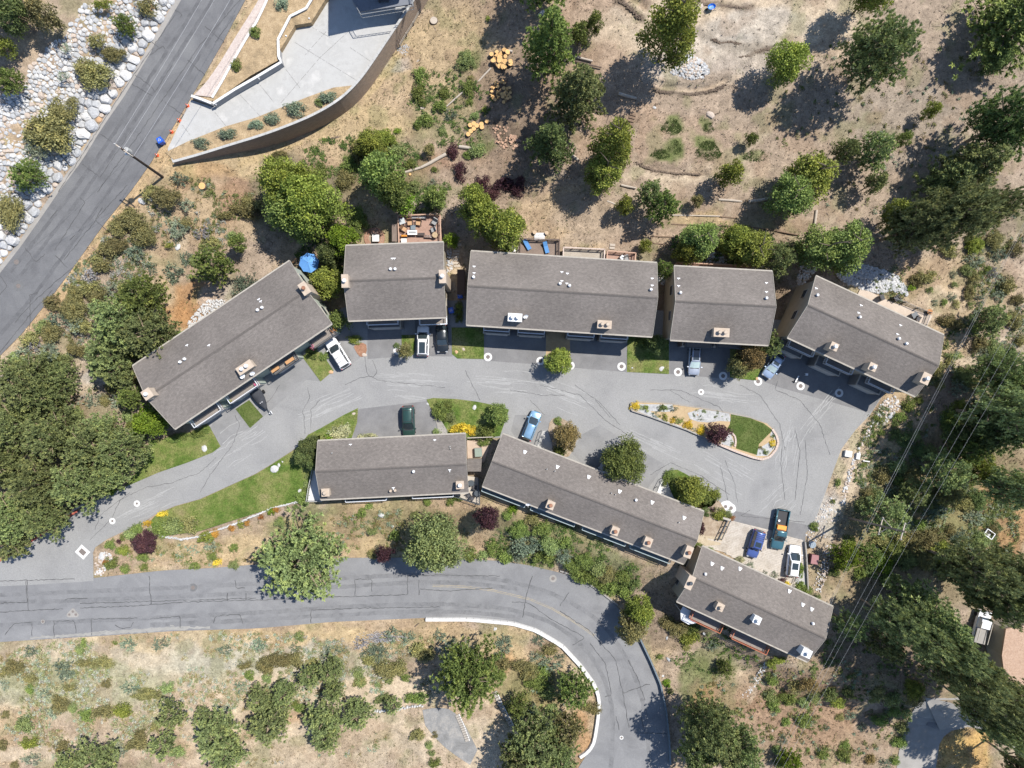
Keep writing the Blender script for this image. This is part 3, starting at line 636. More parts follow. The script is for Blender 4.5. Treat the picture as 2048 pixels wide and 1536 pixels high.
# the dark balcony that overhangs the driveway at the top edge, and the house it belongs to (mostly above the frame)
hp = [Pd(u, v) for u, v in [(662, -60), (662, -160), (900, -160), (885, -60)]]
zc = 3.3
hr = thing('hillside_house', 'dark house corner with steel balcony over the concrete driveway at the top edge', 'house', U(760, -20, zc) + (zc,))
o = Vector(hr.location)
def L3(u, v, z): x, y = U(u, v, z); return Vector((x, y, z)) - o
dk = pmat('dark_grey_cladding', (.05, .05, .055), .7); rl = pmat('grey_rail', (.16, .17, .18), .5)
fl = [L3(u, v, 6.6) for u, v in [(703, -6), (716, 24), (824, 8), (818, -20)]]
MB().prism([(p.x, p.y) for p in fl], 6.35 - o.z, 6.6 - o.z).build('balcony_floor', pmat('grey_decking', (.14, .15, .17), .8), hr)
rb = MB()
top = [L3(u, v, 7.6) for u, v in [(703, -2), (722, 29), (826, 12), (822, -20)]]
for a, b in zip(top[:-1], top[1:]):
    rb.bar(a, b, .09, .06); rb.bar(a - Vector((0, 0, .9)), b - Vector((0, 0, .9)), .06, .05)
    n = 14
    for i in range(n + 1):
        p = a.lerp(b, i / n); rb.cyl(p - Vector((0, 0, .95)), p, .02, n=5)
rb.build('balcony_railing', rl, hr)
GP = lambda u, v: Vector((*U(u, v, 0), 0)) - Vector((o.x, o.y, 0))
body = [GP(u, v) for u, v in [(762, -8), (762, -170), (905, -170), (880, -30)]]
MB().prism([(p.x, p.y) for p in body], -.2, 11.7).build('wall', dk, hr)
body = [GP(u, v) for u, v in [(748, 44), (748, -190), (930, -190), (868, 16)]]
MB().prism([(p.x, p.y) for p in body], 11.7, 12.1).build('roof', pmat('charcoal_roof', (.06, .06, .065), .8), hr)
for u, v in ((755, 36), (860, 12)):
    q_ = GP(u, v); MB().box((q_.x, q_.y, 5.8), (.3, .3, 11.8)).build('column', dk, hr)
# chaise on the balcony
cz = L3(768, 2, 6.62) + o
cr = thing('lounge_chair', 'dark lounge chair on the balcony at the top edge', 'chair', cz, .1)
b = MB(); b.box((0, 0, .35), (1.5, .6, .08)); b.build('seat', dk, cr)
b = MB(); b.box((-.7, 0, .65), (.08, .6, .6)); b.build('backrest', dk, cr)
for sx in (-.6, .6):
    for sy in (-.25, .25): MB().box((sx, sy, .15), (.06, .06, .32)).build('leg', dk, cr)
# wooden fence along the top of the curved wall
fr = thing('wood_fence', 'short weathered rail fence on the wall top near the top edge', 'fence', P(800, 80))
o = Vector(fr.location); wood_grey = pmat('weathered_grey_wood', (.3, .27, .23), .9)
fp = [P(u, v, .9) - o for u, v in [(799, 88), (812, 66), (826, 44), (840, 18), (846, -8)]]
for p in fp: MB().box((p.x, p.y, p.z - .45), (.14, .14, 1.1)).build('post', wood_grey, fr)
for a, b in zip(fp[:-1], fp[1:]):
    for dz in (0, -.4): MB().bar(a + Vector((0, 0, dz)), b + Vector((0, 0, dz)), .05, .12).build('rail', wood_grey, fr)

# ---- barrier, guard kerb, red kerb
def barrier(name, label, line, w, h, mat, nseg, cat, base_drop=.25, part='block'):
    p = [P(u, v, h) for u, v in resample(line, nseg + 1)]
    r = thing(name, label, cat, p[0]); o = p[0]
    for i in range(nseg):
        a, b = p[i] - o, p[i + 1] - o
        d = (b - a).normalized() * .01; n = Vector((-d.y, d.x, 0)).normalized()
        c = MB(); P4 = [a + d - n * w * .38, b - d - n * w * .38, b - d + n * w * .38, a + d + n * w * .38]
        Q4 = [a + d - n * w * .55, b - d - n * w * .55, b - d + n * w * .55, a + d + n * w * .55]
        dn = Vector((0, 0, h + base_drop))
        c.add([q_ - dn for q_ in Q4] + P4, [(3, 2, 1, 0), (4, 5, 6, 7), (0, 1, 5, 4), (1, 2, 6, 5), (2, 3, 7, 6), (3, 0, 4, 7)])
        c.build(part, mat, r)
    return r
barrier('concrete_barrier', 'long white concrete barrier round the inside of the road bend', [(851, 1240), (937, 1240), (1024, 1248), (1072, 1262), (1124, 1293), (1162, 1334), (1190, 1372), (1199, 1400), (1196, 1440), (1189, 1484), (1178, 1504), (1160, 1516)], .62, .5, conc_w, 40, 'barrier')
barrier('guard_rail', 'blue-grey guard rail along the outside of the road bend', [(1274, 1266), (1280, 1277), (1303, 1325), (1322, 1370), (1333, 1422), (1339, 1480), (1341, 1530)], .3, .75, pmat('galvanised_blue_steel', (.15, .18, .2), .6, .4), 26, 'guard rail', part='rail')
barrier('road_curb', 'low dark kerb under the green bank along the lower road', [(1120, 1142), (1150, 1152), (1175, 1166), (1205, 1187), (1236, 1211)], .3, .3, conc_g, 14, 'kerb', part='kerb_stone')
barrier('red_curb', 'red painted kerb under the dark pines at the left edge', [(-60, 1158), (0, 1121), (40, 1097), (78, 1072), (118, 1046), (155, 1022)], .34, .16, nmat('faded_red_paint', [(.33, .075, .05), (.42, .12, .09)], scale=2, rough=.8), 18, 'kerb', part='kerb_stone')
barrier('low_wall', 'low grey wall behind the red kerb under the pines', [(-60, 1149), (0, 1112), (78, 1063), (158, 1012), (185, 998)], .25, .55, conc_g, 14, 'wall')

# ================================================================ TOWNHOUSES
roof_m = bpy.data.materials.new('brown_grey_shingle_roof'); roof_m.use_nodes = True
t = roof_m.node_tree; N = t.nodes; Lk = t.links; bs = N['Principled BSDF']; bs.inputs['Roughness'].default_value = .92; bs.inputs['Specular IOR Level'].default_value = .2
tc = N.new('ShaderNodeTexCoord')
br = N.new('ShaderNodeTexBrick'); br.inputs['Scale'].default_value = 1; br.inputs['Brick Width'].default_value = .34; br.inputs['Row Height'].default_value = .155; br.inputs['Mortar Size'].default_value = .006
br.inputs['Color1'].default_value = (.14, .124, .112, 1); br.inputs['Color2'].default_value = (.176, .156, .14, 1); br.inputs['Mortar'].default_value = (.09, .08, .073, 1); br.inputs['Bias'].default_value = -.1
Lk.new(tc.outputs['Object'], br.inputs[0])
n1 = N.new('ShaderNodeTexNoise'); n1.inputs['Scale'].default_value = 2.6; n1.inputs['Detail'].default_value = 7; n1.inputs['Roughness'].default_value = .75; Lk.new(tc.outputs['Object'], n1.inputs[0])
mr = N.new('ShaderNodeMapRange'); mr.inputs[1].default_value = .3; mr.inputs[2].default_value = .7; mr.inputs[3].default_value = .84; mr.inputs[4].default_value = 1.16; Lk.new(n1.outputs[0], mr.inputs[0])
n2 = N.new('ShaderNodeTexNoise'); n2.inputs['Scale'].default_value = .14; n2.inputs['Detail'].default_value = 2; Lk.new(tc.outputs['Object'], n2.inputs[0])
mr2 = N.new('ShaderNodeMapRange'); mr2.inputs[1].default_value = .3; mr2.inputs[2].default_value = .7; mr2.inputs[3].default_value = .86; mr2.inputs[4].default_value = 1.12; Lk.new(n2.outputs[0], mr2.inputs[0])
mu = N.new('ShaderNodeMath'); mu.operation = 'MULTIPLY'; Lk.new(mr.outputs[0], mu.inputs[0]); Lk.new(mr2.outputs[0], mu.inputs[1])
vs = N.new('ShaderNodeVectorMath'); vs.operation = 'SCALE'; Lk.new(br.outputs[0], vs.inputs[0]); Lk.new(mu.outputs[0], vs.inputs['Scale'])
oi = N.new('ShaderNodeObjectInfo')
Lk.new(vs.outputs[0], bs.inputs['Base Color'])
bp = N.new('ShaderNodeBump'); bp.inputs['Strength'].default_value = .6; bp.inputs['Distance'].default_value = .02; Lk.new(n1.outputs[0], bp.inputs['Height']); Lk.new(bp.outputs[0], bs.inputs['Normal'])
ridge_m = nmat('dark_ridge_shingle', [(.095, .084, .076), (.125, .111, .1)], scale=3, rough=.9)
wall_tan = nmat('tan_stucco', [(.27, .235, .18), (.32, .28, .22)], scale=.8, rough=.95)
wall_green = nmat('pale_green_stucco', [(.3, .34, .29), (.36, .39, .34)], scale=.8, rough=.95)
trim = nmat('cream_trim', [(.3, .27, .23), (.38, .35, .3)], scale=2, rough=.8)
chim_m = nmat('tan_chimney_stucco', [(.36, .29, .225), (.43, .355, .28)], scale=1.5, rough=.9)
chim_w = nmat('white_chimney_metal', [(.55, .55, .54), (.64, .64, .63)], scale=1.5, rough=.7)
white_m = pmat('white_metal', (.65, .65, .65))
pipe_m = pmat('grey_pipe', (.35, .35, .34), .6)
rust_m = pmat('rusty_cap', (.25, .12, .07), .7)
glass_m = nmat('window_glass', [(.03, .04, .05), (.05, .06, .075)], scale=.7, rough=.08, spec=.8)
railw = pmat('white_rail', (.55, .57, .6), .5)
raild = pmat('dark_rail', (.05, .06, .07), .5)
railr = nmat('red_stained_wood', [(.3, .1, .055), (.4, .15, .085)], scale=2, rough=.8)
deckf = nmat('grey_brown_decking', [(.17, .15, .13), (.23, .2, .18)], scale=1.5, rough=.9, vec=(.3, 4, 1), fine=.15, fscale=8)
box_m = nmat('grey_brown_siding', [(.14, .135, .13), (.19, .18, .17)], scale=1.2, rough=.9)
door_m = nmat('white_garage_door', [(.38, .36, .33), (.45, .43, .4)], scale=1.5, rough=.7)
BLD = []
class Bld:
    def __init__(s, label, c, ze, zr, wall=wall_tan, zg=-.2, yr=.5, steps=()):
        w = [Vector((*U(u, v, ze), 0)) for u, v in c]
        ex = ((w[1] - w[0]) + (w[2] - w[3])).normalized(); ey = Vector((-ex.y, ex.x, 0))
        ctr = (w[0] + w[1] + w[2] + w[3]) / 4
        s.W = ((w[1] - w[0]).length + (w[2] - w[3]).length) / 2
        s.D = abs((w[0] - w[3]).dot(ey) + (w[1] - w[2]).dot(ey)) / 2
        s.sh = ((w[0] - w[3]).dot(ex) + (w[1] - w[2]).dot(ex)) / 2     # slight skew of the plan
        s.ang = math.atan2(ex.y, ex.x); s.c = ctr; s.ex = ex; s.ey = ey; s.ze = ze; s.zr = zr
        s.yr = s.D * (yr - .5)
        s.r = thing('townhouse_row', label, 'building', (ctr.x, ctr.y, 0), s.ang)
        W, D = s.W / 2, s.D / 2
        ins = .45
        # body with gable tops
        def prof(x): return [(x, -D + ins, zg), (x, D - ins, zg), (x, D - ins, s.rz(D - ins) - .1), (x, s.yr, zr - .1), (x, -D + ins, s.rz(-D + ins) - .1)]
        a = prof(-W + .28); b = prof(W - .28)
        MB().add(a + b, [(4, 3, 2, 1, 0), (5, 6, 7, 8, 9), (1, 2, 7, 6), (0, 5, 9, 4), (2, 3, 8, 7), (3, 4, 9, 8)]).build('wall', wall, s.r)
        for sg in (1, -1):
            y1 = D * sg; z1 = ze
            m = MB(); th = .16
            m.add([(-W, s.yr, zr), (W, s.yr, zr), (W, y1, z1), (-W, y1, z1), (-W, s.yr, zr - th), (W, s.yr, zr - th), (W, y1, z1 - th), (-W, y1, z1 - th)],
                  [(0, 1, 2, 3) if sg < 0 else (3, 2, 1, 0), (4, 5, 6, 7), (0, 3, 7, 4), (1, 2, 6, 5), (3, 2, 6, 7)])
            m.build('roof', roof_m, s.r)
            m = MB(); m.box((0, y1 + sg * .045, z1 - .11), (2 * W + .08, .08, .28)); m.build('fascia', trim, s.r)
            for xs in (-1, 1):
                m = MB(); m.bar((xs * (W + .04), s.yr, zr - .07), (xs * (W + .04), y1, z1 - .07), .05, .24); m.build('rake_board', trim, s.r)
            g = MB(); g.box((0, y1 + sg * .15, z1 - .05), (2 * W, .10, .1)); g.build('gutter', trim, s.r)
        m = MB()
        for k in range(int(2 * W / .3)):
            x = -W + .15 + k * .3
            for sg in (-1, 1):
                m.bar((x, s.yr, zr + .035), (x, s.yr + sg * .17, s.rz(s.yr + sg * .17) + .03), .28, .03)
        tag(m.build('ridge_cap', ridge_m, s.r), kind='stuff')
        fp = [ctr + ex * sx * (W - .1) + ey * sy * (D - .1) for sx, sy in ((-1, -1), (1, -1), (1, 1), (-1, 1))]
        HARD.append([(p.x, p.y) for p in fp]); BLD.append(s)
    def rz(s, y):
        D = s.D / 2
        if y > s.yr: return s.zr - (y - s.yr) / (D - s.yr) * (s.zr - s.ze)
        return s.zr - (s.yr - y) / (D + s.yr) * (s.zr - s.ze)
    def loc(s, u, v, dz=0.0):
        z = s.ze
        for _ in range(12):
            x, y = U(u, v, z + dz); d = Vector((x, y, 0)) - s.c
            lx, ly = d.dot(s.ex), d.dot(s.ey); z = s.rz(max(-s.D / 2, min(s.D / 2, ly)))
        return Vector((lx, ly, z))
    def world(s, p): return s.c + s.ex * p.x + s.ey * p.y + Vector((0, 0, p.z))
    def chimney(s, u, v, lx, ly, h=1.5, mat=None, flues=1, cap=True, fm=None):
        p = s.loc(u, v, h); m = MB()
        zb = s.rz(p.y) - .6 if abs(p.x) < s.W / 2 - .1 else .2
        m.box((p.x, p.y, (p.z + h + zb) / 2), (lx, ly, p.z + h - zb))
        o = m.build('chimney', mat or chim_m, s.r)
        MB().box((p.x, p.y, p.z + h + .05), (lx + .12, ly + .12, .1)).build('chimney_cap', mat or chim_m, o)
        for k in range(flues):
            q = (k - (flues - 1) / 2) * .75
            d = (q, 0) if lx >= ly else (0, q)
            f = MB(); z = p.z + h + .1
            f.cyl((p.x + d[0], p.y + d[1], z), (p.x + d[0], p.y + d[1], z + .5), .17, n=10)
            f.cyl((p.x + d[0], p.y + d[1], z + .45), (p.x + d[0], p.y + d[1], z + .62), .30, .22, n=12)
            f.build('flue', fm or white_m, o)
        # metal saddle flashing around the base on the roof
        return o
    def vent(s, kind, u, v, mat=None):
        p = s.loc(u, v, .3); m = MB()
        if kind == 't':      # wall of a white T shaped vent flashing
            m.box((p.x, p.y, p.z + .06), (.42, .12, .1)); m.box((p.x, p.y - .2, p.z + .04), (.1, .28, .06))
        elif kind == 'd':
            m.cyl((p.x, p.y, p.z - .1), (p.x, p.y, p.z + .45), .14, n=8); m.cyl((p.x, p.y, p.z + .35), (p.x, p.y, p.z + .55), .23, .15, n=12)
        elif kind == 'w':
            m.add([(p.x - .3, p.y + .2, p.z + .1), (p.x + .3, p.y + .2, p.z + .1), (p.x + .1, p.y - .3, p.z + .22), (p.x - .1, p.y - .3, p.z + .22), (p.x - .3, p.y + .2, p.z - .1), (p.x + .3, p.y + .2, p.z - .1), (p.x + .1, p.y - .3, p.z - .1), (p.x - .1, p.y - .3, p.z - .1)], [(3, 2, 1, 0), (0, 1, 5, 4), (1, 2, 6, 5), (2, 3, 7, 6), (3, 0, 4, 7)])
        elif kind == 'p':
            m.cyl((p.x, p.y, p.z - .1), (p.x, p.y, p.z + .45), .07, n=7)
        return m.build('roof_vent', mat or (pipe_m if kind == 'p' else white_m), s.r)
    def dish(s, u, v, rz=0.0):
        p = s.loc(u, v, .6); m = MB()
        nrm = Matrix.Rotation(rz, 3, 'Z') @ Matrix.Rotation(math.radians(50), 3, 'X')
        vs = [Vector((p.x, p.y, p.z + .55))]; n = 14
        for k in (1, 2):
            for i in range(n):
                t_ = 2 * math.pi * i / n; r = .38 * k / 2
                vs.append(nrm @ Vector((r * math.cos(t_), r * .9 * math.sin(t_), .12 * (k / 2) ** 2)) + vs[0])
        fs = [(0, 1 + i, 1 + (i + 1) % n) for i in range(n)] + [(1 + i, 1 + n + i, 1 + n + (i + 1) % n, 1 + (i + 1) % n) for i in range(n)]
        m.add(vs, fs); m.cyl((p.x, p.y, p.z - .1), (p.x, p.y, p.z + .55), .03, n=6)
        a = vs[0]; m.bar(a, a + nrm @ Vector((0, -.25, .45)), .03)
        return m.build('satellite_dish', white_m, s.r)
    def balcony(s, x0, x1, z, dep, rail=railw, y_side=-1, floor=None, inset=.5, glass=False, posts=True, rails=True):
        """x0,x1 fractions -1..1 along the front, floor at z, reaching dep beyond the eave"""
        W, D = s.W / 2, s.D / 2
        a, b = x0 * W, x1 * W; y0 = y_side * (D - inset); y1 = y_side * (D + dep)
        o = MB().box(((a + b) / 2, (y0 + y1) / 2, z - .12), (b - a, abs(y1 - y0), .24)).build('balcony', floor or deckf, s.r)
        if rails:
            m = MB()
            for p, q in (((a, y0), (a, y1)), ((a, y1), (b, y1)), ((b, y1), (b, y0))):
                P_, Q_ = Vector((*p, z + 1.05)), Vector((*q, z + 1.05)); m.bar(P_, Q_, .10, .05); m.bar(P_ - Vector((0, 0, .9)), Q_ - Vector((0, 0, .9)), .05, .05)
                n = max(2, int((Q_ - P_).length / .22))
                for i in range(n + 1):
                    c = P_.lerp(Q_, i / n); m.box((c.x, c.y, z + .52), (.035, .035, 1.05))
            tag(m.build('railing', rail, o), None)
        return o
    def box(s, x0, x1, z1, dep, mat=None, name='garage_bay', par=.25, door=True, zb=0.0):
        W, D = s.W / 2, s.D / 2; a, b = x0 * W, x1 * W
        y0 = -(D - .45); y1 = -(D + dep)
        m = MB(); m.box(((a + b) / 2, (y0 + y1) / 2, (z1 + zb - .2) / 2), (b - a, abs(y1 - y0), z1 - zb + .2))
        o = m.build(name, mat or box_m, s.r)
        m = MB()
        m.bar((a, y1, z1 + par / 2), (b, y1, z1 + par / 2), .14, par)
        for x in (a + .07, b - .07): m.bar((x, y0, z1 + par / 2), (x, y1 + .08, z1 + par / 2), .14, par)
        m.build('parapet', trim, o)
        if door:
            nb = max(1, round((b - a) / 3.4)); w = (b - a) / nb
            for k in range(nb):
                xc = a + w * (k + .5); d_ = MB()
                for j in range(4): d_.box((xc, y1 - .03, .32 + j * .55), (w - .7, .06, .53))
                d_.build('garage_door', door_m, o)
        HARD.append([(q.x, q.y) for q in (s.world(Vector((a, y0, 0))), s.world(Vector((b, y0, 0))), s.world(Vector((b, y1, 0))), s.world(Vector((a, y1, 0))))])
        return o
    def windows(s, side, xs, z, w=1.3, h=1.2):
        W, D = s.W / 2, s.D / 2
        for f in xs:
            m = MB(); g = MB()
            if side in ('front', 'back'):
                sg = -1 if side == 'front' else 1; y = sg * (D - .45); c = (f * W, y + sg * .03, z)
                m.box(c, (w + .2, .08, h + .2)); g.box((c[0], y + sg * .075, z), (w, .03, h))
            else:
                sg = -1 if side == 'left' else 1; x = sg * (W - .28); c = (x + sg * .03, f * D, z)
                m.box(c, (.08, w + .2, h + .2)); g.box((x + sg * .075, f * D, z), (.03, w, h))
            o = m.build('window', trim, s.r); g.build('pane', glass_m, o)

# 1: long diagonal building, left
b1 = Bld('long grey-roofed townhouse row set diagonally, leftmost of the seven', [(265, 735), (578, 521), (665, 648), (350, 855)], 6.8, 8.8, wall_green)
b1.chimney(609, 577, 1.0, 1.7, 1.0, flues=1, fm=rust_m); c = b1.chimney(490, 735, 2.3, 1.1, 1.1, flues=2); b1.dish(504, 746); b1.dish(484, 752, .3)
b1.chimney(295, 788, 1.2, 1.3, 1.3, fm=chim_w); b1.dish(303, 792)
for k, u, v in [('t', 516, 598), ('d', 515, 620), ('d', 524, 615), ('t', 372, 690), ('d', 360, 724), ('d', 369, 718), ('t', 520, 602), ('t', 416, 690)]: b1.vent(k, u, v)
for x0, x1 in [(-.93, -.52), (-.46, -.04), (.1, .47), (.62, .97)]:
    b1.box(x0 + .02, x1 - .03, 2.8, .55, wall_green); b1.balcony(x0 + .03, x1 - .03, 3.3, .95, railw if x0 < 0 else raild, floor=deckf)
b1.windows('right', (-.5, .1, .55), 4.6); b1.windows('front', (-.7, -.25, .3, .8), 4.7, 2.0, 1.8); b1.windows('right', (-.5, .4), 2.0)
# 2
b2 = Bld('nearly square grey-roofed building behind the white and black cars', [(691, 492), (886, 485), (893, 634), (698, 641)], 6.8, 8.9, wall_tan)
b2.chimney(690, 562, .85, 1.75, .9); b2.chimney(885, 553, .85, 1.75, .9)
for k, u, v in [('d', 781, 538), ('d', 790, 538), ('t', 784, 516), ('t', 788, 516)]: b2.vent(k, u, v)
b2.box(-.72, -.02, 3.0, .9); b2.balcony(-.7, -.05, 3.4, .5, railw); b2.box(.4, .96, 2.6, .25, par=.1); b2.balcony(.4, .97, 3.2, .75, railw)
b2.windows('right', (-.4, .45), 4.7); b2.windows('front', (-.35, .7), 4.6, 2.2, 1.9); b2.windows('right', (-.5,), 2.0, 1, 1)
# 3
b3 = Bld('long grey-roofed building in the middle of the upper row, with two skylit chimneys', [(942, 502), (1313, 527), (1305, 672), (933, 650)], 6.8, 8.9, wall_tan)
b3.r['label'] = 'long grey-roofed building in the middle of the upper row, fronting two driveways'
b3.chimney(1030, 635, 1.9, 1.05, 1.0, chim_w, 2); b3.dish(1051, 632, .5); b3.chimney(1209, 649, 1.9, 1.05, 1.1, flues=2, fm=chim_m)
for k, u, v in [('t', 948, 532), ('t', 948, 545), ('d', 947, 554), ('t', 1124, 543), ('t', 1135, 546), ('t', 1124, 561), ('t', 1134, 566), ('d', 1120, 567), ('d', 1139, 571), ('t', 1305, 556), ('t', 1305, 570), ('d', 1302, 579)]: b3.vent(k, u, v)
for x0, x1 in [(-.83, -.53), (-.45, -.14), (.1, .41), (.47, .78)]:
    b3.box(x0, x1, 2.9, .75); b3.balcony(x0 + .01, x1 - .01, 3.3, .45, railw)
b3.windows('front', (-.68, -.3, .25, .63), 4.6, 2.2, 1.9); b3.windows('back', (-.7, -.3, .2, .6), 4.2, 1.8, 1.6)
# 4
b4 = Bld('grey-roofed building behind the silver car, with tan left wall', [(1350, 533), (1546, 543), (1535, 690), (1339, 679)], 6.8, 8.9, wall_tan)
b4.chimney(1443, 665, 2.1, 1.15, 1.2, flues=2, fm=chim_m)
for k, u, v in [('t', 1358, 556), ('t', 1358, 571), ('d', 1361, 585), ('t', 1534, 565), ('t', 1534, 583), ('d', 1533, 596)]: b4.vent(k, u, v)
b4.box(-.62, .0, 2.9, .5, nmat('brown_siding', [(.1, .075, .065), (.14, .11, .1)], scale=1.2)); b4.balcony(-.58, -.03, 3.4, .8, raild); b4.box(.05, .78, 2.9, .3, MATS['brown_siding']); b4.balcony(.08, .74, 3.4, .6, raild)
b4.windows('left', (-.3, .4), 4.6); b4.windows('front', (-.3, .4), 4.6, 2.2, 1.9)
# 5
b5 = Bld('angled grey-roofed building at the right end of the upper row', [(1635, 556), (1886, 668), (1832, 795), (1572, 671)], 6.8, 8.9, wall_tan)
b5.chimney(1668, 693, 1.0, 1.0, 1.8); b5.chimney(1745, 734, 1.0, 1.0, 1.8); b5.chimney(1851, 757, 1.1, 1.5, 1.6)
for k, u, v in [('t', 1634, 576), ('d', 1635, 590), ('t', 1724, 610), ('t', 1719, 625), ('d', 1720, 634), ('t', 1803, 650), ('t', 1797, 668), ('d', 1798, 677), ('d', 1813, 687)]: b5.vent(k, u, v)
for x0, x1 in [(-.94, -.5), (-.34, .12), (.34, .78)]:
    b5.box(x0, x1 - .06, 2.7, 1.15); b5.balcony(x0 + .08, x1 + .03, 3.4, .55, railw)
b5.windows('left', (-.2, .5), 4.7); b5.windows('front', (-.72, -.1, .55), 4.7, 2.2, 1.9)
# 6
b6 = Bld('low grey-roofed row below the dark green car, with a triangular terrace at each end', [(637, 882), (932, 868), (936, 984), (640, 999)], 3.4, 5.2, wall_tan, zg=-3.6)
b6.chimney(651, 985, 1.05, 1.05, .9, fm=chim_m); b6.chimney(920, 970, 1.05, 1.05, 1.0)
for k, u, v in [('t', 700, 889), ('t', 869, 880), ('p', 664, 906), ('p', 900, 893), ('p', 901, 897), ('d', 827, 943), ('t', 899, 940), ('d', 781, 982), ('d', 790, 981), ('t', 786, 976)]: b6.vent(k, u, v, chim_m if (k == 'd' and v > 975) else None)
b6.balcony(-.7, -.14, .9, .85, railw, floor=nmat('dark_green_deck', [(.05, .07, .065), (.08, .1, .095)], scale=2)); b6.balcony(.22, .78, .9, .8, railw, floor=MATS['dark_green_deck'])
b6.windows('front', (-.42, .5, 0), 1.9, 2.4, 1.8)
# 7
b7 = Bld('long grey-roofed row running diagonally below the round green tree', [(1004, 868), (1404, 1022), (1371, 1129), (966, 972)], 3.4, 5.2, wall_tan, zg=-4)
for u, v, lx, ly in [(1101, 1010, 1.05, 1.1), (1230, 1062, 1.05, 1.1), (1296, 1084, 1.05, 1.2), (1377, 1104, .95, 1.6)]: b7.chimney(u, v, lx, ly, 1.5, fm=rust_m)
for k, u, v in [('w', 1050, 904), ('w', 1115, 934), ('w', 1178, 954), ('w', 1240, 983), ('w', 1305, 1005), ('w', 1369, 1036), ('p', 1094, 938), ('p', 1110, 942), ('p', 1223, 986), ('p', 1231, 989), ('d', 1272, 1000), ('p', 1358, 1045)]: b7.vent(k, u, v)
b7.dish(1056, 1008, .4); b7.dish(1107, 1002)
tealr = pmat('teal_grey_rail', (.26, .32, .33), .6)
gw = nmat('teal_grey_siding', [(.13, .17, .18), (.18, .22, .23)], scale=1.5)
for x0, x1 in [(-.99, -.56), (-.5, -.06), (.02, .45), (.5, .9)]: b7.balcony(x0, x1, 1.2, .95, tealr, floor=gw)
b7.windows('front', (-.8, -.3, .25, .7), 2.2, 2.4, 1.6)
# 8
b8 = Bld('grey-roofed house at the lower right with red-stained balconies', [(1407, 1091), (1664, 1216), (1617, 1321), (1351, 1204)], 3.6, 5.3, wall_tan, zg=-4)
b8.chimney(1380, 1165, .95, 1.9, .9, fm=raild); b8.chimney(1440, 1214, 1.0, 1.0, 1.2, fm=chim_m); b8.chimney(1514, 1240, 1.0, 1.0, 1.1, chim_w); b8.chimney(1613, 1306, 1.3, 1.1, 1.5, chim_w)
for k, u, v in [('w', 1425, 1128), ('w', 1445, 1137), ('w', 1481, 1138), ('d', 1411, 1148), ('w', 1580, 1183), ('w', 1607, 1210), ('w', 1625, 1219), ('d', 1626, 1247)]: b8.vent(k, u, v)
b8.balcony(-.66, -.2, .9, 2.0, railr); b8.balcony(-.02, .52, .9, 2.0, railr)
b8.windows('left', (-.55, -.2, .15), -.6, .9, 1.6); b8.windows('front', (-.45, .25), 1.6, 2.2, 1.8)
# ================================================================ DECKS, PATIOS, WALLS AND EDGES ROUND THE HOUSES
dred = nmat('red_brown_decking', [(.26, .16, .12), (.34, .22, .17), (.3, .2, .16)], scale=.7, rough=.9, fine=.1, fscale=6)
dgry = nmat('pale_decking', [(.3, .26, .21), (.37, .33, .28)], scale=.7, rough=.9, fine=.1, fscale=6)
dbrn = nmat('brown_decking', [(.17, .13, .105), (.22, .17, .14)], scale=.7, rough=.9, fine=.1, fscale=6)
def rect_frame(c, z):
    w = [Vector((*U(u, v, z), 0)) for u, v in c]
    ex = (w[1] - w[0]).normalized(); ey = Vector((-ex.y, ex.x, 0)); ctr = sum(w, Vector()) / 4
    return ctr, math.atan2(ex.y, ex.x), ((w[1] - w[0]).length + (w[2] - w[3]).length) / 2, ((w[0] - w[3]).length + (w[1] - w[2]).length) / 2
def deck(label, c, z, bmat, rmat, sides=('l', 'b', 'r'), board=.16, along=True):
    ctr, a, W, D = rect_frame(c, z)
    g = min(float(zt(ctr.x, ctr.y)), z)
    r = thing('timber_deck', label, 'deck', (ctr.x, ctr.y, z), a)
    m = MB(); m.box((0, 0, -.14), (W, D, .16)); m.build('deck_frame', rmat, r)
    m = MB(); y = -D / 2 + board / 2
    while y < D / 2:
        m.box((0, y, -.03 + random.uniform(-.004, .004)), (W, board * .9, .05)); y += board
    tag(m.build('deck_boards', bmat, r), kind='stuff')
    for sd in sides:
        P_, Q_ = {'l': ((-W / 2, -D / 2), (-W / 2, D / 2)), 'b': ((-W / 2, D / 2), (W / 2, D / 2)), 'r': ((W / 2, D / 2), (W / 2, -D / 2)), 'f': ((-W / 2, -D / 2), (W / 2, -D / 2))}[sd]
        P_, Q_ = Vector((*P_, 1.0)), Vector((*Q_, 1.0)); m = MB()
        m.bar(P_, Q_, .16, .05); m.bar(P_ - Vector((0, 0, .85)), Q_ - Vector((0, 0, .85)), .06, .06)
        n = max(2, int((Q_ - P_).length / .17))
        for i in range(n + 1):
            c_ = P_.lerp(Q_, i / n); big = i % 8 == 0 or i == n
            m.box((c_.x, c_.y, .45 if big else .5), ((.1, .1, 1.1) if big else (.04, .04, 1.0)))
        m.build('railing', rmat, r)
    for sx in (-1, 1):
        for sy in (-1, 1): MB().box((sx * (W / 2 - .15), sy * (D / 2 - .15), (-z + g - .3 - .1) / 2), (.14, .14, z - g + .3)).build('post', rmat, r)
    fp = px(c, z); HARD.append(fp)
    return r, ctr, a, W, D, z
pink_wood = nmat('pinkish_rail_wood', [(.36, .22, .16), (.44, .3, .22)], scale=1.5, rough=.8)
D2 = deck('square red-brown deck crowded with chairs behind the nearly square building', [(798, 434), (881, 431), (884, 492), (800, 494)], .9, dred, pink_wood)
D3a = deck('brown deck with two blue loungers behind the long middle building', [(1040, 480), (1118, 482), (1117, 520), (1040, 516)], .7, dbrn, nmat('dark_brown_rail', [(.09, .065, .055), (.13, .1, .085)], scale=1.5))
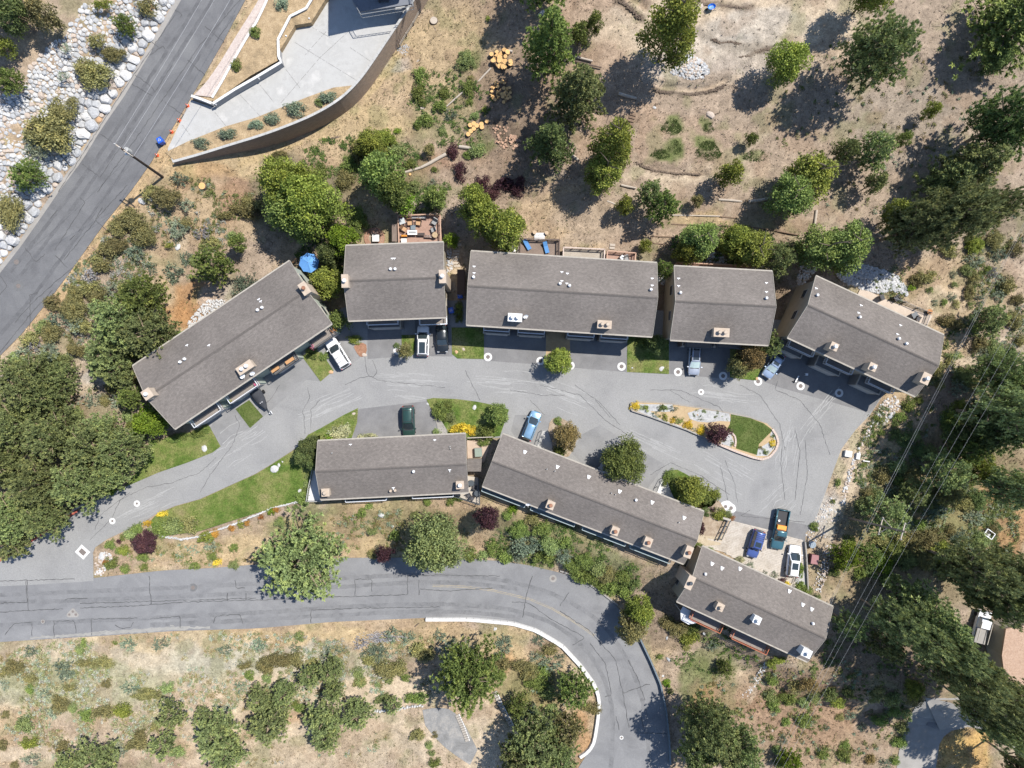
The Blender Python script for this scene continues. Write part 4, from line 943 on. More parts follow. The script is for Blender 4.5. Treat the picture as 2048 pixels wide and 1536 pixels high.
D3b = deck('empty pale deck with white railing behind the long middle building', [(1127, 497), (1208, 501), (1206, 530), (1124, 526)], .9, dgry, nmat('pale_pink_rail', [(.42, .34, .29), (.5, .42, .37)], scale=1.5))
D3c = deck('salmon coloured deck with angled corner behind the long middle building', [(1213, 505), (1262, 509), (1275, 530), (1212, 528)], .9, dred, pink_wood, sides=('l', 'b', 'r'))
D4 = deck('narrow terracotta deck along the back of the building with the silver car', [(1350, 527), (1500, 534), (1500, 548), (1349, 541)], .8, dred, pink_wood, sides=('l', 'b'))
D0 = deck('short grey deck with white chair under the broad tree beside the blue-lounger deck', [(1015, 488), (1037, 490), (1037, 520), (1014, 518)], .7, dgry, MATS['dark_brown_rail'], sides=('l', 'b'))
pat5 = nmat('pale_pink_patio', [(.38, .31, .25), (.45, .38, .31)], scale=.8, rough=.9, fine=.08, fscale=8)
sheet('patio', px([(1722, 575), (1775, 600), (1865, 632), (1850, 660), (1710, 600)], .12), .12, pat5, .3, label='pale pink patio behind the right-hand building')
HARD.append(px([(1722, 575), (1775, 600), (1865, 632), (1850, 660), (1710, 600)], .12))
# rail of that patio
fr = thing('iron_fence', 'black iron fence with posts round the pale pink patio', 'fence', P(1790, 597)); o = Vector(fr.location)
fp = [P(u, v, 1.0) - o for u, v in [(1788, 596), (1812, 604), (1838, 616), (1862, 625), (1853, 650)]]
m = MB()
for a, b in zip(fp[:-1], fp[1:]):
    m.bar(a, b, .06, .05); m.bar(a - Vector((0, 0, .8)), b - Vector((0, 0, .8)), .04, .04)
    for i in range(15): c_ = a.lerp(b, i / 14); m.box((c_.x, c_.y, c_.z - .5), (.03, .03, 1.0))
m.build('railing', raild, fr)
for p in fp: MB().box((p.x, p.y, p.z - .4), (.12, .12, 1.2)).build('post', raild, fr)
# terraces of building 6 and 8
TZ = .4
def terrace(label, c, z, mat, depth=4.2, rail=None, edges=()):
    w = px(c, z); o = Vector((*w[0], z)); HARD.append(w)
    r = thing('terrace', label, 'terrace', o)
    MB().prism([(x - o.x, y - o.y) for x, y in w], -depth, 0).build('slab', mat, r)
    if rail:
        m = MB()
        for i, j in edges:
            a = Vector((*w[i], z + 1.0)) - o; b = Vector((*w[j], z + 1.0)) - o; m.bar(a, b, .08, .06); m.bar(a - Vector((0, 0, .85)), b - Vector((0, 0, .85)), .05, .05)
            n = int((b - a).length / .25)
            for k in range(n + 1): c_ = a.lerp(b, k / n); m.box((c_.x, c_.y, c_.z - .5), (.04, .04, 1.0))
        m.build('railing', rail, r)
    return r
terrace('white triangular terrace at the left end of the low row below the green car', [(629, 935), (640, 935), (648, 1001), (616, 1001), (620, 975)], TZ, nmat('pale_terrace_coat', [(.45, .45, .45), (.52, .52, .52)], scale=1), 4.2, pipe_m, ((0, 4), (4, 3), (3, 2)))
terrace('tan terrace with dark furniture at the right end of the low row', [(935, 952), (957, 955), (960, 1008), (905, 990), (936, 985)], TZ, nmat('tan_terrace_tile', [(.34, .3, .25), (.4, .36, .31)], scale=1), 4.2, raild, ((1, 2), (2, 3)))
terrace('tan paved court with the square hot tub between the two lower rows', [(934, 880), (980, 890), (968, 925), (935, 925)], .12, nmat('tan_court', [(.33, .25, .19), (.4, .32, .25)], scale=1, fine=.15), .6)
# small lean-to roof between buildings
r = thing('lean_to_shed', 'small brown-roofed lean-to between the two lower rows', 'shed', (*U(949, 930, 0), 0)); c_ = Vector(r.location)
w = [Vector((*U(u, v, 2.4), 0)) - c_ for u, v in [(934, 918), (964, 918), (962, 943), (935, 943)]]
MB().prism([(p.x, p.y) for p in w], [2.6, 2.6, 2.3, 2.3], [2.72, 2.72, 2.42, 2.42]).build('roof', roof_m, r)
MB().prism([(p.x * .9, p.y * .9) for p in w], 0, 2.3).build('wall', wall_tan, r)
r = thing('hot_tub', 'square hot tub with sage-green cover in the tan court', 'hot tub', P(957, 904), .05)
MB().box((0, 0, .4), (1.15, 1.35, .8)).build('shell', conc_g, r); MB().box((0, 0, .86), (1.05, 1.25, .12)).build('cover', pmat('sage_green_cover', (.19, .23, .19), .7), r)
r = thing('fence_panel', 'white rail fence between the yellow shrub and the lower row', 'fence', P(935, 874)); o = Vector(r.location)
a, b = P(935, 876, 1.2) - o, P(985, 874, 1.2) - o
for k in range(9):
    p = a.lerp(b, k / 8); MB().box((p.x, p.y, p.z - .6), (.1, .1, 1.3)).build('post', trim, r)
MB().bar(a, b, .12, .06).build('rail', trim, r); MB().bar(a - Vector((0, 0, .6)), b - Vector((0, 0, .6)), .05, .1).build('rail', trim, r)
for ii, (pts, lb) in enumerate([([(1083, 862), (1077, 880), (1074, 892)], 'dark handrail left of the pink entry walk'), ([(1096, 862), (1103, 880), (1106, 900)], 'dark handrail right of the pink entry walk'), ([(1325, 958), (1316, 975), (1313, 987)], 'dark handrail left of the entry walk by the yellow-green tree'), ([(1334, 965), (1343, 985), (1350, 1000)], 'dark handrail right of the entry walk by the yellow-green tree'), ([(1198, 933), (1204, 922), (1206, 912)], 'dark handrail left of the round green tree')]):
    p = [P(u, v, .95) for u, v in pts]; r = thing('handrail', lb, 'handrail', p[0]); m = MB()
    for a, b in zip(p[:-1], p[1:]): m.bar(a - p[0], b - p[0], .07, .05)
    m.build('rail', raild, r)
    for q_ in p: d = q_ - p[0]; MB().box((d.x, d.y, d.z - .45), (.07, .07, 1.0)).build('post', raild, r)
# steel rail and gate at parking deck corner
r = thing('bench_rail', 'dark two-rail barrier between tan pad and plank parking deck', 'barrier', P(1457, 1040)); o = Vector(r.location)
for du in (0, 6):
    a, b = P(1455 + du, 1042, .9) - o, P(1437 + du, 1080, .9) - o
    MB().bar(a, b, .12, .1).build('rail', raild, r)
    for t_ in (0, .33, .66, 1): c_ = a.lerp(b, t_); MB().box((c_.x, c_.y, c_.z - .45), (.1, .1, .9)).build('post', raild, r)
barrier('low_wall', 'short cream wall with a post at the top of the two-rail barrier', [(1446, 1036), (1462, 1041)], .4, .9, trim, 2, 'wall')
barrier('low_wall', 'pale wall along the right side of the parking deck', [(1611, 1084), (1614, 1118), (1617, 1182)], .25, .6, conc_g, 6, 'wall')
terrace('small cream paved landing right of the white car at the deck corner', [(1597, 1144), (1614, 1146), (1614, 1174), (1590, 1163)], .16, conc, .4, pipe_m, ((0, 3),))
r = thing('storage_box', 'dark red storage box beside the white car', 'box', P(1624, 1116), -.15)
MB().box((0, 0, .45), (1.05, 1.35, .9)).build('body', pmat('maroon_panel', (.12, .035, .035), .7), r); MB().box((.02, 0, .95), (1.15, 1.45, .1), taper=.94).build('lid', pmat('dusty_maroon_lid', (.27, .13, .13), .7), r)
r = thing('patio_table', 'grey-blue round table with chairs at the end of the parking deck', 'table', P(1621, 1087))
m = MB(); m.cyl((0, 0, .7), (0, 0, .76), .55, n=14); m.build('table_top', pmat('blue_grey_metal', (.22, .26, .29), .5), r); m = MB(); m.cyl((0, 0, 0), (0, 0, .7), .06); m.build('leg', raild, r)

# island planter in the middle of the turning loop
ISL = [(1262, 806), (1275, 803), (1310, 804), (1349, 808), (1400, 815), (1459, 826), (1500, 834), (1533, 846), (1548, 860), (1557, 878), (1556, 893), (1546, 910), (1528, 919), (1508, 916), (1470, 902), (1439, 890), (1374, 860), (1299, 833), (1262, 820)]
iw = px(ISL, .22); HARD.append(iw)
sheet('island_soil', iw, .22, gravel_t, .3, label='tan granite bed of the island planter')
for pts, lb in [([(1264, 808), (1345, 809), (1349, 822), (1330, 824), (1300, 822), (1320, 838), (1360, 852), (1405, 872), (1440, 888), (1374, 859), (1299, 832), (1264, 819)], 'white gravel along the lower edge of the island'), ([(1380, 838), (1375, 826), (1400, 818), (1459, 827), (1462, 843), (1440, 842), (1415, 845), (1395, 843)], 'white gravel in the middle of the island'), ([(1450, 866), (1462, 868), (1468, 885), (1462, 894), (1442, 888)], 'white gravel inside the curved pink edging'), ([(1516, 898), (1545, 880), (1550, 895), (1535, 912), (1512, 912)], 'white gravel at the rounded end of the island'), ([(1545, 860), (1552, 872), (1553, 884), (1540, 870)], 'thin white gravel at the tip of the island')]:
    tag(MB().prism(px(pts, .235), .2, .235).build('gravel_bed', gravel_w), lb, kind='structure')
g = [(1462, 828), (1500, 836), (1528, 847), (1545, 860), (1540, 866), (1518, 888), (1514, 910), (1472, 897), (1474, 885), (1470, 872), (1458, 866), (1452, 862), (1460, 848)]
LAWNS.append((px(g, .25), .25, 1.6, lawn_m2)); tag(MB().prism(px(g, .25), .2, .25).build('island_lawn', lawn_m2), 'rich green lawn at the rounded end of the island', kind='structure')
barrier('planter_edging', 'pink block edging round the rounded end of the island planter', [(1545, 858), (1554, 872), (1557, 886), (1552, 900), (1540, 914), (1524, 919), (1506, 915), (1470, 902), (1439, 889)], .42, .42, kerb_pink, 34, 'edging')
barrier('planter_edging', 'low black-faced edging along the straight side of the island planter', [(1439, 889), (1374, 860), (1299, 833), (1262, 821), (1262, 807)], .2, .4, conc_g, 26, 'edging')
barrier('planter_edging', 'curved pink block edging between purple shrub and island lawn', [(1456, 867), (1464, 866), (1470, 872), (1472, 882), (1470, 893)], .34, .40, kerb_pink, 9, 'edging')
barrier('planter_edging', 'faint stone edging along the upper side of the island planter', [(1268, 804), (1310, 805), (1349, 809), (1400, 816), (1459, 827), (1500, 835), (1533, 846)], .14, .26, conc_g, 24, 'edging')

# timber terraces, logs, steps on the north slope
wood_p = nmat('pale_dry_log', [(.33, .28, .23), (.42, .37, .31)], scale=3, rough=.9, vec=(.3, 3, 3))
wood_d = nmat('dark_bark', [(.09, .065, .05), (.16, .12, .095)], scale=4, rough=.95, bump=.02)
cut_m = nmat('fresh_cut_wood', [(.5, .3, .12), (.6, .38, .17)], scale=3, rough=.85)
def log(a, b, r, label, mat=wood_p, r2=None, name='fallen_log'):
    A, B = P(*a, r * .7), P(*b, r * .7)
    if r < .09: A.z += .1; B.z += .1
    ro = thing(name, label, 'log', A)
    d = B - A; m = MB(); n = max(2, int(d.length / 1.2)); pr = Vector((0, 0, 0))
    prv = Vector((0, 0, 0)); k_ = random.Random(int(a[0]))
    for i in range(1, n + 1):
        nx = d * i / n + (Vector((k_.uniform(-1, 1), k_.uniform(-1, 1), 0)) * r * .3 if i < n else Vector())
        m.cyl(prv, nx, r, r if i < n else (r2 or r * .8), 9); prv = nx
    m.build('trunk_wood', mat, ro)
    e = d.normalized() * .015; c = MB(); c.cyl(-e, e * .2, r * .86, n=9); c.build('cut_end', cut_m, ro)
    return ro
LOGS = [((982, 136), (952, 168), .14, 'pale log above the green shrub, below the upper firewood pile'), ((928, 182), (893, 213), .13, 'pale log lying between two green shrubs left of the firewood'), ((918, 293), (944, 297), .25, 'thick pale log right of the purple shrubs'), ((892, 308), (842, 335), .26, 'long grey log above the red soil patch'), ((842, 335), (808, 345), .2, 'grey log continuing left to the broad tree'),
        ((1148, 113), (1185, 122), .16, 'pale log between the tall conifers, upper one'), ((1150, 122), (1203, 135), .13, 'darker log between the tall conifers, lower one'), ((1237, 187), (1273, 197), .25, 'log lying in the round tree shadow'), ((1242, 370), (1272, 376), .16, 'short pale log below the yellow-green conifer'), ((1139, 308), (1156, 320), .26, 'short thick log left of the yellow-green conifer'),
        ((1214, 402), (1232, 409), .14, 'short log left of the small round tree'), ((1437, 399), (1484, 403), .17, 'pale log on the slope above the straw path'), ((1496, 403), (1540, 397), .25, 'thick log half in shade beside the big yellow-green tree'), ((1633, 420), (1629, 452), .2, 'pale log lying upright below the big yellow-green tree'), ((1006, 98), (1025, 103), .22, 'short grey log above the upper firewood pile'), ((1800, 462), (1830, 470), .0, '')]
for a, b, r, lb in LOGS:
    if r: log(a, b, r, lb, wood_d if 'darker' in lb else wood_p)
timber = nmat('old_retaining_timber', [(.13, .09, .06), (.2, .14, .1)], scale=3, rough=.95)
for pts, lb in [([(1345, 430), (1400, 431), (1440, 432)], 'pale timber edging the straw path on its upper side'), ([(1440, 433), (1475, 436)], 'timber edging the straw path, right end'), ([(1344, 448), (1400, 450), (1460, 451), (1500, 453)], 'dark timber edging the straw path on its lower side'), ([(1500, 453), (1545, 460), (1600, 470)], 'dark timber edge running into the tree shade'), ([(1303, 472), (1350, 474), (1350, 490)], 'thin wooden frame on the slope below the straw path'), ([(1303, 472), (1302, 486), (1350, 490)], 'lower thin wooden frame on the slope')]:
    barrier('timber_edging', lb, pts, .2, .22, wood_p if 'pale' in lb else timber, max(2, len(pts) * 2), 'edging', part='timber')
def steps(label, pts, w, mat, dirv=None, cat='steps', part='tread', h=.14):
    o = P(*pts[0]); r = thing('garden_steps', label, cat, o)
    for i, p in enumerate(pts):
        q = pts[i + 1] if i + 1 < len(pts) else None; pr = pts[i - 1] if i else None
        a = P(*(pr or p)); b = P(*(q or p)); d = (b - a); an = math.atan2(d.y, d.x)
        c_ = P(*p, .06) - o
        if dirv is not None: an = dirv
        MB().box((c_.x, c_.y, c_.z), (.34, w, h), an).build(part, mat, r)
    return r
steps('five dark timber steps on the bare slope left of the straw-coloured clearing', [(1266, 229), (1264, 235), (1261, 241), (1258, 247), (1256, 254)], .95, timber, math.radians(75))
steps('curving flight of timber and stone steps between the two buildings', [(916, 490), (914, 496), (913, 502), (912, 508), (911, 514), (910, 520), (911, 526), (914, 532)], 1.0, wood_p, math.radians(92))
steps('three white steps from the dirt yard down to the blue-lounger deck', [(1079, 468), (1079, 473), (1079, 478)], 1.6, conc_w, math.radians(90), h=.2)
steps('two small wooden steps behind the salmon deck', [(1225, 490), (1224, 496)], .8, wood_p, math.radians(85))
for k, (u, v) in enumerate([(1069, 466), (1093, 467)]):
    r = thing('garden_pot', ['tan pot left of the white steps', 'tan pot right of the white steps'][k], 'pot', P(u, v)); m = MB(); m.cyl((0, 0, 0), (0, 0, .5), .2, .3, 12); m.build('pot_body', pmat('terracotta_tan', (.4, .3, .2), .8), r)
bank_d = nmat('dark_eroded_soil', [(.1, .075, .055), (.17, .13, .1)], scale=3, rough=1)  # dark clods added along the gully edges to cast a shadow line
m = MB(); kb = random.Random(8)
for pts, wd in [([(1312, 181), (1325, 184), (1345, 187), (1380, 189), (1410, 185), (1430, 180), (1447, 171)], 2.4), ([(1236, 0), (1250, 8), (1265, 22), (1280, 36)], 4), ([(1272, 324), (1285, 333), (1310, 342), (1350, 347), (1400, 349)], 1.3), ([(1424, 78), (1440, 86), (1462, 84), (1480, 88)], 1.6), ([(1512, 106), (1530, 98), (1560, 100)], 1.6), ([(1382, 4), (1410, 9), (1440, 11), (1490, 16)], 1.8), ([(1480, 114), (1500, 112)], 1.2), ([(700, 268), (640, 283), (570, 300)], .8)]:
    L = sum(math.dist(pts[i], pts[i + 1]) for i in range(len(pts) - 1))
    for u, v in resample(pts, int(L * 1.6)):
        for _ in range(2):
            b = P(u + kb.gauss(0, 2.5), v + kb.gauss(0, wd * .55)); s_ = kb.uniform(.05, .2); m.box((b.x, b.y, b.z + s_ * .1), (s_ * 1.6, s_, s_ * .7), kb.random() * 3, taper=.6)
tag(m.build('shadow_clods', bank_d), 'dark crumbling soil clods along the eroded terrace edges', kind='stuff')
# firewood
def woodpile(label, spots, rmin, rmax, up=.3, mat=cut_m, lay=.35):
    k_ = random.Random(len(spots) + int(spots[0][0])); o = P(*spots[0]); r = thing('firewood_pile', label, 'firewood', o)
    base = []
    for t_ in range(4):
        m = MB(); m.cyl((0, 0, 0), (0, 0, .42), .5, n=9, mat=wood_d); m.cyl((0, 0, .4), (0, 0, .44), .47, n=9, mat=mat)
        if t_ == 3:
            m = MB(); m.add([(-.5, -.3, 0), (.5, -.3, 0), (0, .45, 0), (-.5, -.3, .45), (.5, -.3, .45), (0, .45, .45)], [(3, 4, 5), (0, 1, 4, 3), (1, 2, 5, 4), (2, 0, 3, 5)], mat)
        base.append(m.mesh('firewood'))
    for u, v in spots:
        p = P(u, v) - o; ra = k_.uniform(rmin, rmax)
        ob = link('firewood', base[k_.randrange(4)], r, (p.x, p.y, p.z + k_.uniform(0, up)), 0, ra * 2)
        ob.rotation_euler = (k_.uniform(-lay, lay), k_.uniform(-lay, lay), k_.uniform(0, 6))
    return r
kr = random.Random(4)
def blob(cu, cv, ru, rv, n): return [(cu + ru * math.sqrt(t_) * math.cos(a), cv + rv * math.sqrt(t_) * math.sin(a)) for t_, a in [(kr.random(), kr.random() * 6.283) for _ in range(n)]]
woodpile('upper pile of orange split rounds below the tree shadow', blob(1002, 120, 22, 19, 34), .28, .46, .5)
woodpile('second firewood pile, smaller split logs above the deep shadow', blob(1002, 186, 20, 22, 60), .16, .3, .4)
woodpile('loose heap of split wood at the lower edge of the deep shadow', blob(1018, 286, 28, 14, 55), .13, .26, .2, nmat('pinkish_split_wood', [(.33, .2, .13), (.42, .28, .2)], scale=3))
woodpile('scattered split pieces just right of the nine cut rounds', blob(1000, 262, 20, 10, 16), .12, .22, .1, MATS['pinkish_split_wood'])
NR = ['topmost', 'second from top', 'third', 'fourth', 'fifth', 'sixth', 'seventh', 'eighth', 'lowest']
RD = [(974, 244), (948, 249), (963, 250), (941, 252), (954, 253), (964, 256), (948, 259), (942, 264), (937, 270)]
m = MB(); m.cyl((0, 0, 0), (0, 0, .4), .36, n=12, mat=wood_d); m.cyl((0, 0, .39), (0, 0, .42), .345, n=12, mat=cut_m); rm = m.mesh('log_round')
for (u, v), n_ in zip(RD, ['rightmost orange log round of the scattered nine', 'upper left orange log round of the scattered nine', 'orange log round in the upper middle of the scattered nine', 'orange log round on the left edge of the scattered nine', 'orange log round at the centre of the scattered nine', 'orange log round under the rightmost pair of the nine', 'orange log round below the centre of the nine', 'second lowest orange log round of the nine', 'lowest orange log round of the scattered nine']):
    tag(link('log_round', rm, None, P(u, v), kr.random() * 6), n_, 'log', 'cut rounds beside the deep shadow')
for u, v, ra, lb, c_ in [(406, 373, .55, 'bright orange tree stump on the dry slope below the curved wall', cut_m), (868, 43, .6, 'grey weathered stump near the top, left of the round shadow', wood_p), (821, 350, .2, 'tiny orange stump beside the red soil', cut_m)]:
    r = thing('tree_stump', lb, 'stump', P(u, v)); m = MB(); m.cyl((0, 0, -.2), (0, 0, .35), ra * 1.15, ra, 14); m.build('stump_bark', wood_d, r); m = MB(); m.cyl((0, 0, .33), (0, 0, .37), ra * .93, n=14); m.build('cut_face', c_, r)

# ================================================================ ROCKS
rock_ms = {k: nmat(k, c, scale=1.6, rough=.95, bump=.03, bscale=6, fine=.12, fscale=8) for k, c in {'white_granite': [(.34, .335, .325), (.43, .425, .415), (.5, .495, .48)], 'cool_granite': [(.25, .255, .26), (.33, .335, .34), (.4, .4, .4)], 'warm_granite': [(.36, .3, .25), (.45, .38, .32)], 'orange_granite': [(.42, .26, .14), (.5, .33, .2)]}.items()}
rn = random.Random(12)
def rock_mesh(seed, mat, flat=.55, n=9):
    k = random.Random(seed); V = []; F = []
    rings = [(0, 1.0), (.35, 1.03), (.75, .82), (1.0, .42)]
    rad = [k.uniform(.78, 1.1) for _ in range(n)]
    for h, s in rings:
        for i in range(n):
            a = 2 * math.pi * i / n; r = rad[i] * s * k.uniform(.95, 1.05)
            V.append((r * math.cos(a), r * math.sin(a), h * flat * k.uniform(.9, 1.08)))
    V.append((0, 0, flat * 1.04))
    for j in range(3):
        for i in range(n): F.append((j * n + i, j * n + (i + 1) % n, (j + 1) * n + (i + 1) % n, (j + 1) * n + i))
    for i in range(n): F.append((3 * n + i, 3 * n + (i + 1) % n, 4 * n))
    me = bpy.data.meshes.new('rock'); me.from_pydata(V, [], F); me.materials.append(mat); me.update(); return me
ROCKS = {k: [rock_mesh(i * 7 + len(k), m, rn.uniform(.45, .75)) for i in range(5)] for k, m in rock_ms.items()}
def rock(u, v, r, label, kind='white_granite', name='rock', grp=None, sx=1.0, z=None):
    p = P(u, v) if z is None else P(u, v, z=z)
    o = link(name, rn.choice(ROCKS[kind]), None, (p.x, p.y, p.z - .05), rn.random() * 6.28, (r / S * sx * 1.05, r / S * rn.uniform(.62, .9), r / S * .8))
    return tag(o, label, 'rock', grp)
# riprap slope: packed boulders, each cell trimmed by its neighbours
RF = [(330, -20), (352, 5), (346, 22), (318, 60), (300, 85), (270, 135), (238, 188), (190, 262), (155, 318), (128, 362), (112, 372), (106, 365), (85, 392), (66, 428), (44, 466), (10, 520), (-20, 560), (-30, 180), (20, 190), (50, 190), (55, 140), (90, 100), (130, 70), (160, 20), (170, 5), (230, 10), (255, -20)]
cand = []
cell = {}
def near_ok(u, v, r):
    gu, gv = int(u // 20), int(v // 20)
    for a in (-1, 0, 1):
        for b in (-1, 0, 1):
            for (x, y, q) in cell.get((gu + a, gv + b), ()):
                if math.hypot(x - u, y - v) < (r + q) * .86: return False
    return True
def edge_d(u, v): return (float(np.interp(v, [-30, 0, 107, 190, 262, 320, 384, 431, 546], [374, 350, 289, 239, 189, 153, 106, 74, -11])) - u) * .8
tries = [(rn.uniform(-30, 352), rn.uniform(-30, 560)) for _ in range(26000)]
for ps in (1.25, 1.0, .8, .62, .5):
    for u, v in tries[int(5200 * [1.25, 1.0, .8, .62, .5].index(ps)):][:5200]:
        d = edge_d(u, v)
        if d < 3: continue
        r = (9.0 - 5.2 * min(1, d / 75)) * ps * rn.uniform(.85, 1.15)
        if d < r * .8: continue
        if not near_ok(u, v, r): continue
        if not inpoly(np.array([u]), np.array([v]), RF)[0]: continue
        cand.append((u, v, r)); cell.setdefault((int(u // 20), int(v // 20)), []).append((u, v, r))
cand.sort(key=lambda t: -t[2])
small = MB()
def cell_poly(i):
    u, v, r = cand[i]; n = 14
    poly = [(r * 1.32 * math.cos(2 * math.pi * k / n + .2), r * 1.32 * math.sin(2 * math.pi * k / n + .2)) for k in range(n)]
    for (x, y, q) in [t for a in (-1, 0, 1) for b in (-1, 0, 1) for t in cell.get((int(u // 20) + a, int(v // 20) + b), ())]:
        dx, dy = x - u, y - v; D = math.hypot(dx, dy)
        if D < 1e-6 or D > (r + q) * 1.4: continue
        h = (D * D + r * r - q * q) / (2 * D) - .38; nx, ny = dx / D, dy / D
        out = []
        for k in range(len(poly)):
            a, b = poly[k], poly[(k + 1) % len(poly)]
            da = a[0] * nx + a[1] * ny - h; db = b[0] * nx + b[1] * ny - h
            if da <= 0: out.append(a)
            if (da < 0 < db) or (db < 0 < da): t_ = da / (da - db); out.append((a[0] + (b[0] - a[0]) * t_, a[1] + (b[1] - a[1]) * t_))
        poly = out
        if len(poly) < 3: return None
    # round the corners a little
    pass
    res = []
    for p in poly:
        if not res or math.hypot(p[0] - res[-1][0], p[1] - res[-1][1]) > r * .22: res.append(p)
    return res if len(res) >= 4 else None
SH = {'pale': 'pale granite boulder packed in the riprap slope left of the highway'}
nb = 0; BOUL = []
for i, (u, v, r) in enumerate(cand):
    poly = cell_poly(i)
    if not poly: continue
    base = P(u, v); sc_ = (H - base.z) / H / S; n = len(poly); rr = r / S
    hh = rr * rn.uniform(.55, .95); V = []; F = []
    tx, ty = rn.uniform(-.18, .18), rn.uniform(-.18, .18)
    for h, s in ((-.5, 1.0), (.3, 1.0), (.8, .86), (1.0, .62)):
        for (a, b) in poly:
            x, y = a * sc_ * s + (tx * rr * h if h > 0 else 0), -b * sc_ * s + (ty * rr * h if h > 0 else 0)
            V.append((x, y, h * hh * (1 + (rn.uniform(-.1, .1) if h > .5 else 0)) + (x * tx + y * ty) * (h > .5)))
    V.append((tx * rr, ty * rr, hh * 1.05))
    for j in range(3):
        for k in range(n): F.append((j * n + k, (j + 1) * n + k, (j + 1) * n + (k + 1) % n, j * n + (k + 1) % n))
    for k in range(n): F.append((3 * n + k, 4 * n, 3 * n + (k + 1) % n))
    if nb < 300:
        q_ = rn.random(); kind = 'orange_granite' if q_ < .012 else 'warm_granite' if q_ < .09 else 'cool_granite' if q_ < .45 else 'white_granite'
        me = bpy.data.meshes.new('boulder'); me.from_pydata(V, [], F); me.materials.append(rock_ms[kind]); me.update()
        o = link('boulder', me, None, base)
        BOUL.append((o, kind, r, u, v)); SR = 'large' if r > 8.6 else 'middling' if r > 6.6 else 'small'
        tag(o, None, 'boulder', 'riprap boulders beside the highway')
        nb += 1
    else:
        small.add([(x + base.x, y + base.y, z + base.z) for x, y, z in V], F, rock_ms[rn.choice(['white_granite', 'white_granite', 'cool_granite', 'warm_granite'])])
tag(small.build('riprap_stones'), 'small packed stones filling the riprap slope', 'stones', kind='stuff')
def stonefield(name, label, poly, n, r0, r1, kinds=('white_granite', 'cool_granite', 'warm_granite'), dome=0.0, cen=None):
    k = random.Random(n); m = MB(); us = [p[0] for p in poly]; vs = [p[1] for p in poly]; c = 0; t_ = 0
    while c < n and t_ < n * 20:
        t_ += 1; u, v = k.uniform(min(us), max(us)), k.uniform(min(vs), max(vs))
        if not inpoly(np.array([u]), np.array([v]), poly)[0]: continue
        c += 1; r = k.uniform(r0, r1); b = P(u, v); sk = k.choice(kinds); nn = 6
        zz = 0
        if cen: zz = dome * max(0, 1 - math.hypot((u - cen[0]) / cen[2], (v - cen[1]) / cen[3]) ** 2)
        a0 = k.random() * 6; V = []
        for h, s in ((-.4, .95), (.35, 1.0), (.85, .6)):
            for i in range(nn): V.append((b.x + r * s * k.uniform(.8, 1.15) * math.cos(a0 + i * 1.047), b.y + r * s * k.uniform(.8, 1.15) * math.sin(a0 + i * 1.047), b.z + zz + r * h * .8))
        V.append((b.x, b.y, b.z + zz + r * .75))
        F = [(j * nn + i, j * nn + (i + 1) % nn, (j + 1) * nn + (i + 1) % nn, (j + 1) * nn + i) for j in range(2) for i in range(nn)] + [(2 * nn + i, 2 * nn + (i + 1) % nn, 3 * nn) for i in range(nn)]
        m.add(V, F, rock_ms[sk])
    return tag(m.build(name), label, 'stones', kind='stuff')
stonefield('stone_pile', 'pale heap of fieldstones below the round tree at top centre', [(1350, 132), (1368, 112), (1385, 110), (1410, 125), (1418, 145), (1400, 160), (1372, 160), (1352, 152), (1340, 145)], 420, .1, .3, ('warm_granite', 'white_granite', 'cool_granite'), .5, (1385, 137, 34, 26))
stonefield('stone_slope', 'blue-grey riprap stones behind the right-hand building', [(1668, 548), (1690, 530), (1720, 528), (1760, 538), (1795, 552), (1812, 575), (1815, 592), (1780, 580), (1760, 588), (1722, 578), (1690, 566)], 900, .13, .3, ('cool_granite', 'white_granite', 'cool_granite'))
stonefield('stone_slope', 'pale stones under the tree behind the right-hand building', [(1605, 520), (1632, 520), (1630, 548), (1600, 572), (1592, 565)], 160, .1, .25, ('white_granite', 'warm_granite'))
stonefield('stone_patch', 'white crushed stones against the long diagonal building', [(398, 618), (415, 600), (445, 600), (455, 606), (430, 625), (405, 640), (380, 655), (372, 650)], 260, .08, .2, ('white_granite',))
stonefield('stone_patch', 'pale rubble between the two buildings by the pale gap', [(1312, 545), (1328, 548), (1330, 570), (1314, 568)], 70, .1, .22)
stonefield('stone_patch', 'scattered white stones behind the building with the silver car', [(1380, 508), (1440, 505), (1460, 530), (1380, 525)], 140, .08, .2, ('white_granite', 'warm_granite'))
stonefield('stone_patch', 'grey pebbles at the foot of the curved wall', [(790, 95), (815, 88), (842, 112), (835, 130), (815, 125)], 260, .05, .12, ('cool_granite',))
stonefield('stone_patch', 'rocky rubble strip beside the end of the drive', [(1765, 800), (1790, 790), (1800, 815), (1770, 850), (1745, 860), (1720, 900), (1700, 960), (1690, 1010), (1680, 1005), (1700, 930), (1740, 850)], 320, .07, .25, ('warm_granite', 'white_granite'))
stonefield('stone_patch', 'rubble along the footpath below the parking deck', [(1625, 1180), (1640, 1130), (1652, 1090), (1665, 1090), (1655, 1150), (1640, 1190)], 160, .06, .16, ('warm_granite', 'white_granite'))
stonefield('stone_patch', 'pale rubble on the spoil bank beside the pickup', [(1610, 1070), (1640, 1020), (1668, 990), (1672, 1030), (1650, 1075), (1620, 1100)], 200, .05, .2, ('white_granite', 'warm_granite'))
stonefield('stone_patch', 'white stones along the footpath below the red-balcony house', [(1480, 1390), (1500, 1370), (1515, 1345), (1530, 1322), (1536, 1326), (1520, 1360), (1490, 1400)], 120, .05, .16, ('white_granite',))
stonefield('stone_patch', 'pale cobbles at the corner where the two roads meet', [(190, 1115), (215, 1100), (225, 1115), (205, 1150), (190, 1150)], 120, .07, .22, ('white_granite', 'warm_granite'))
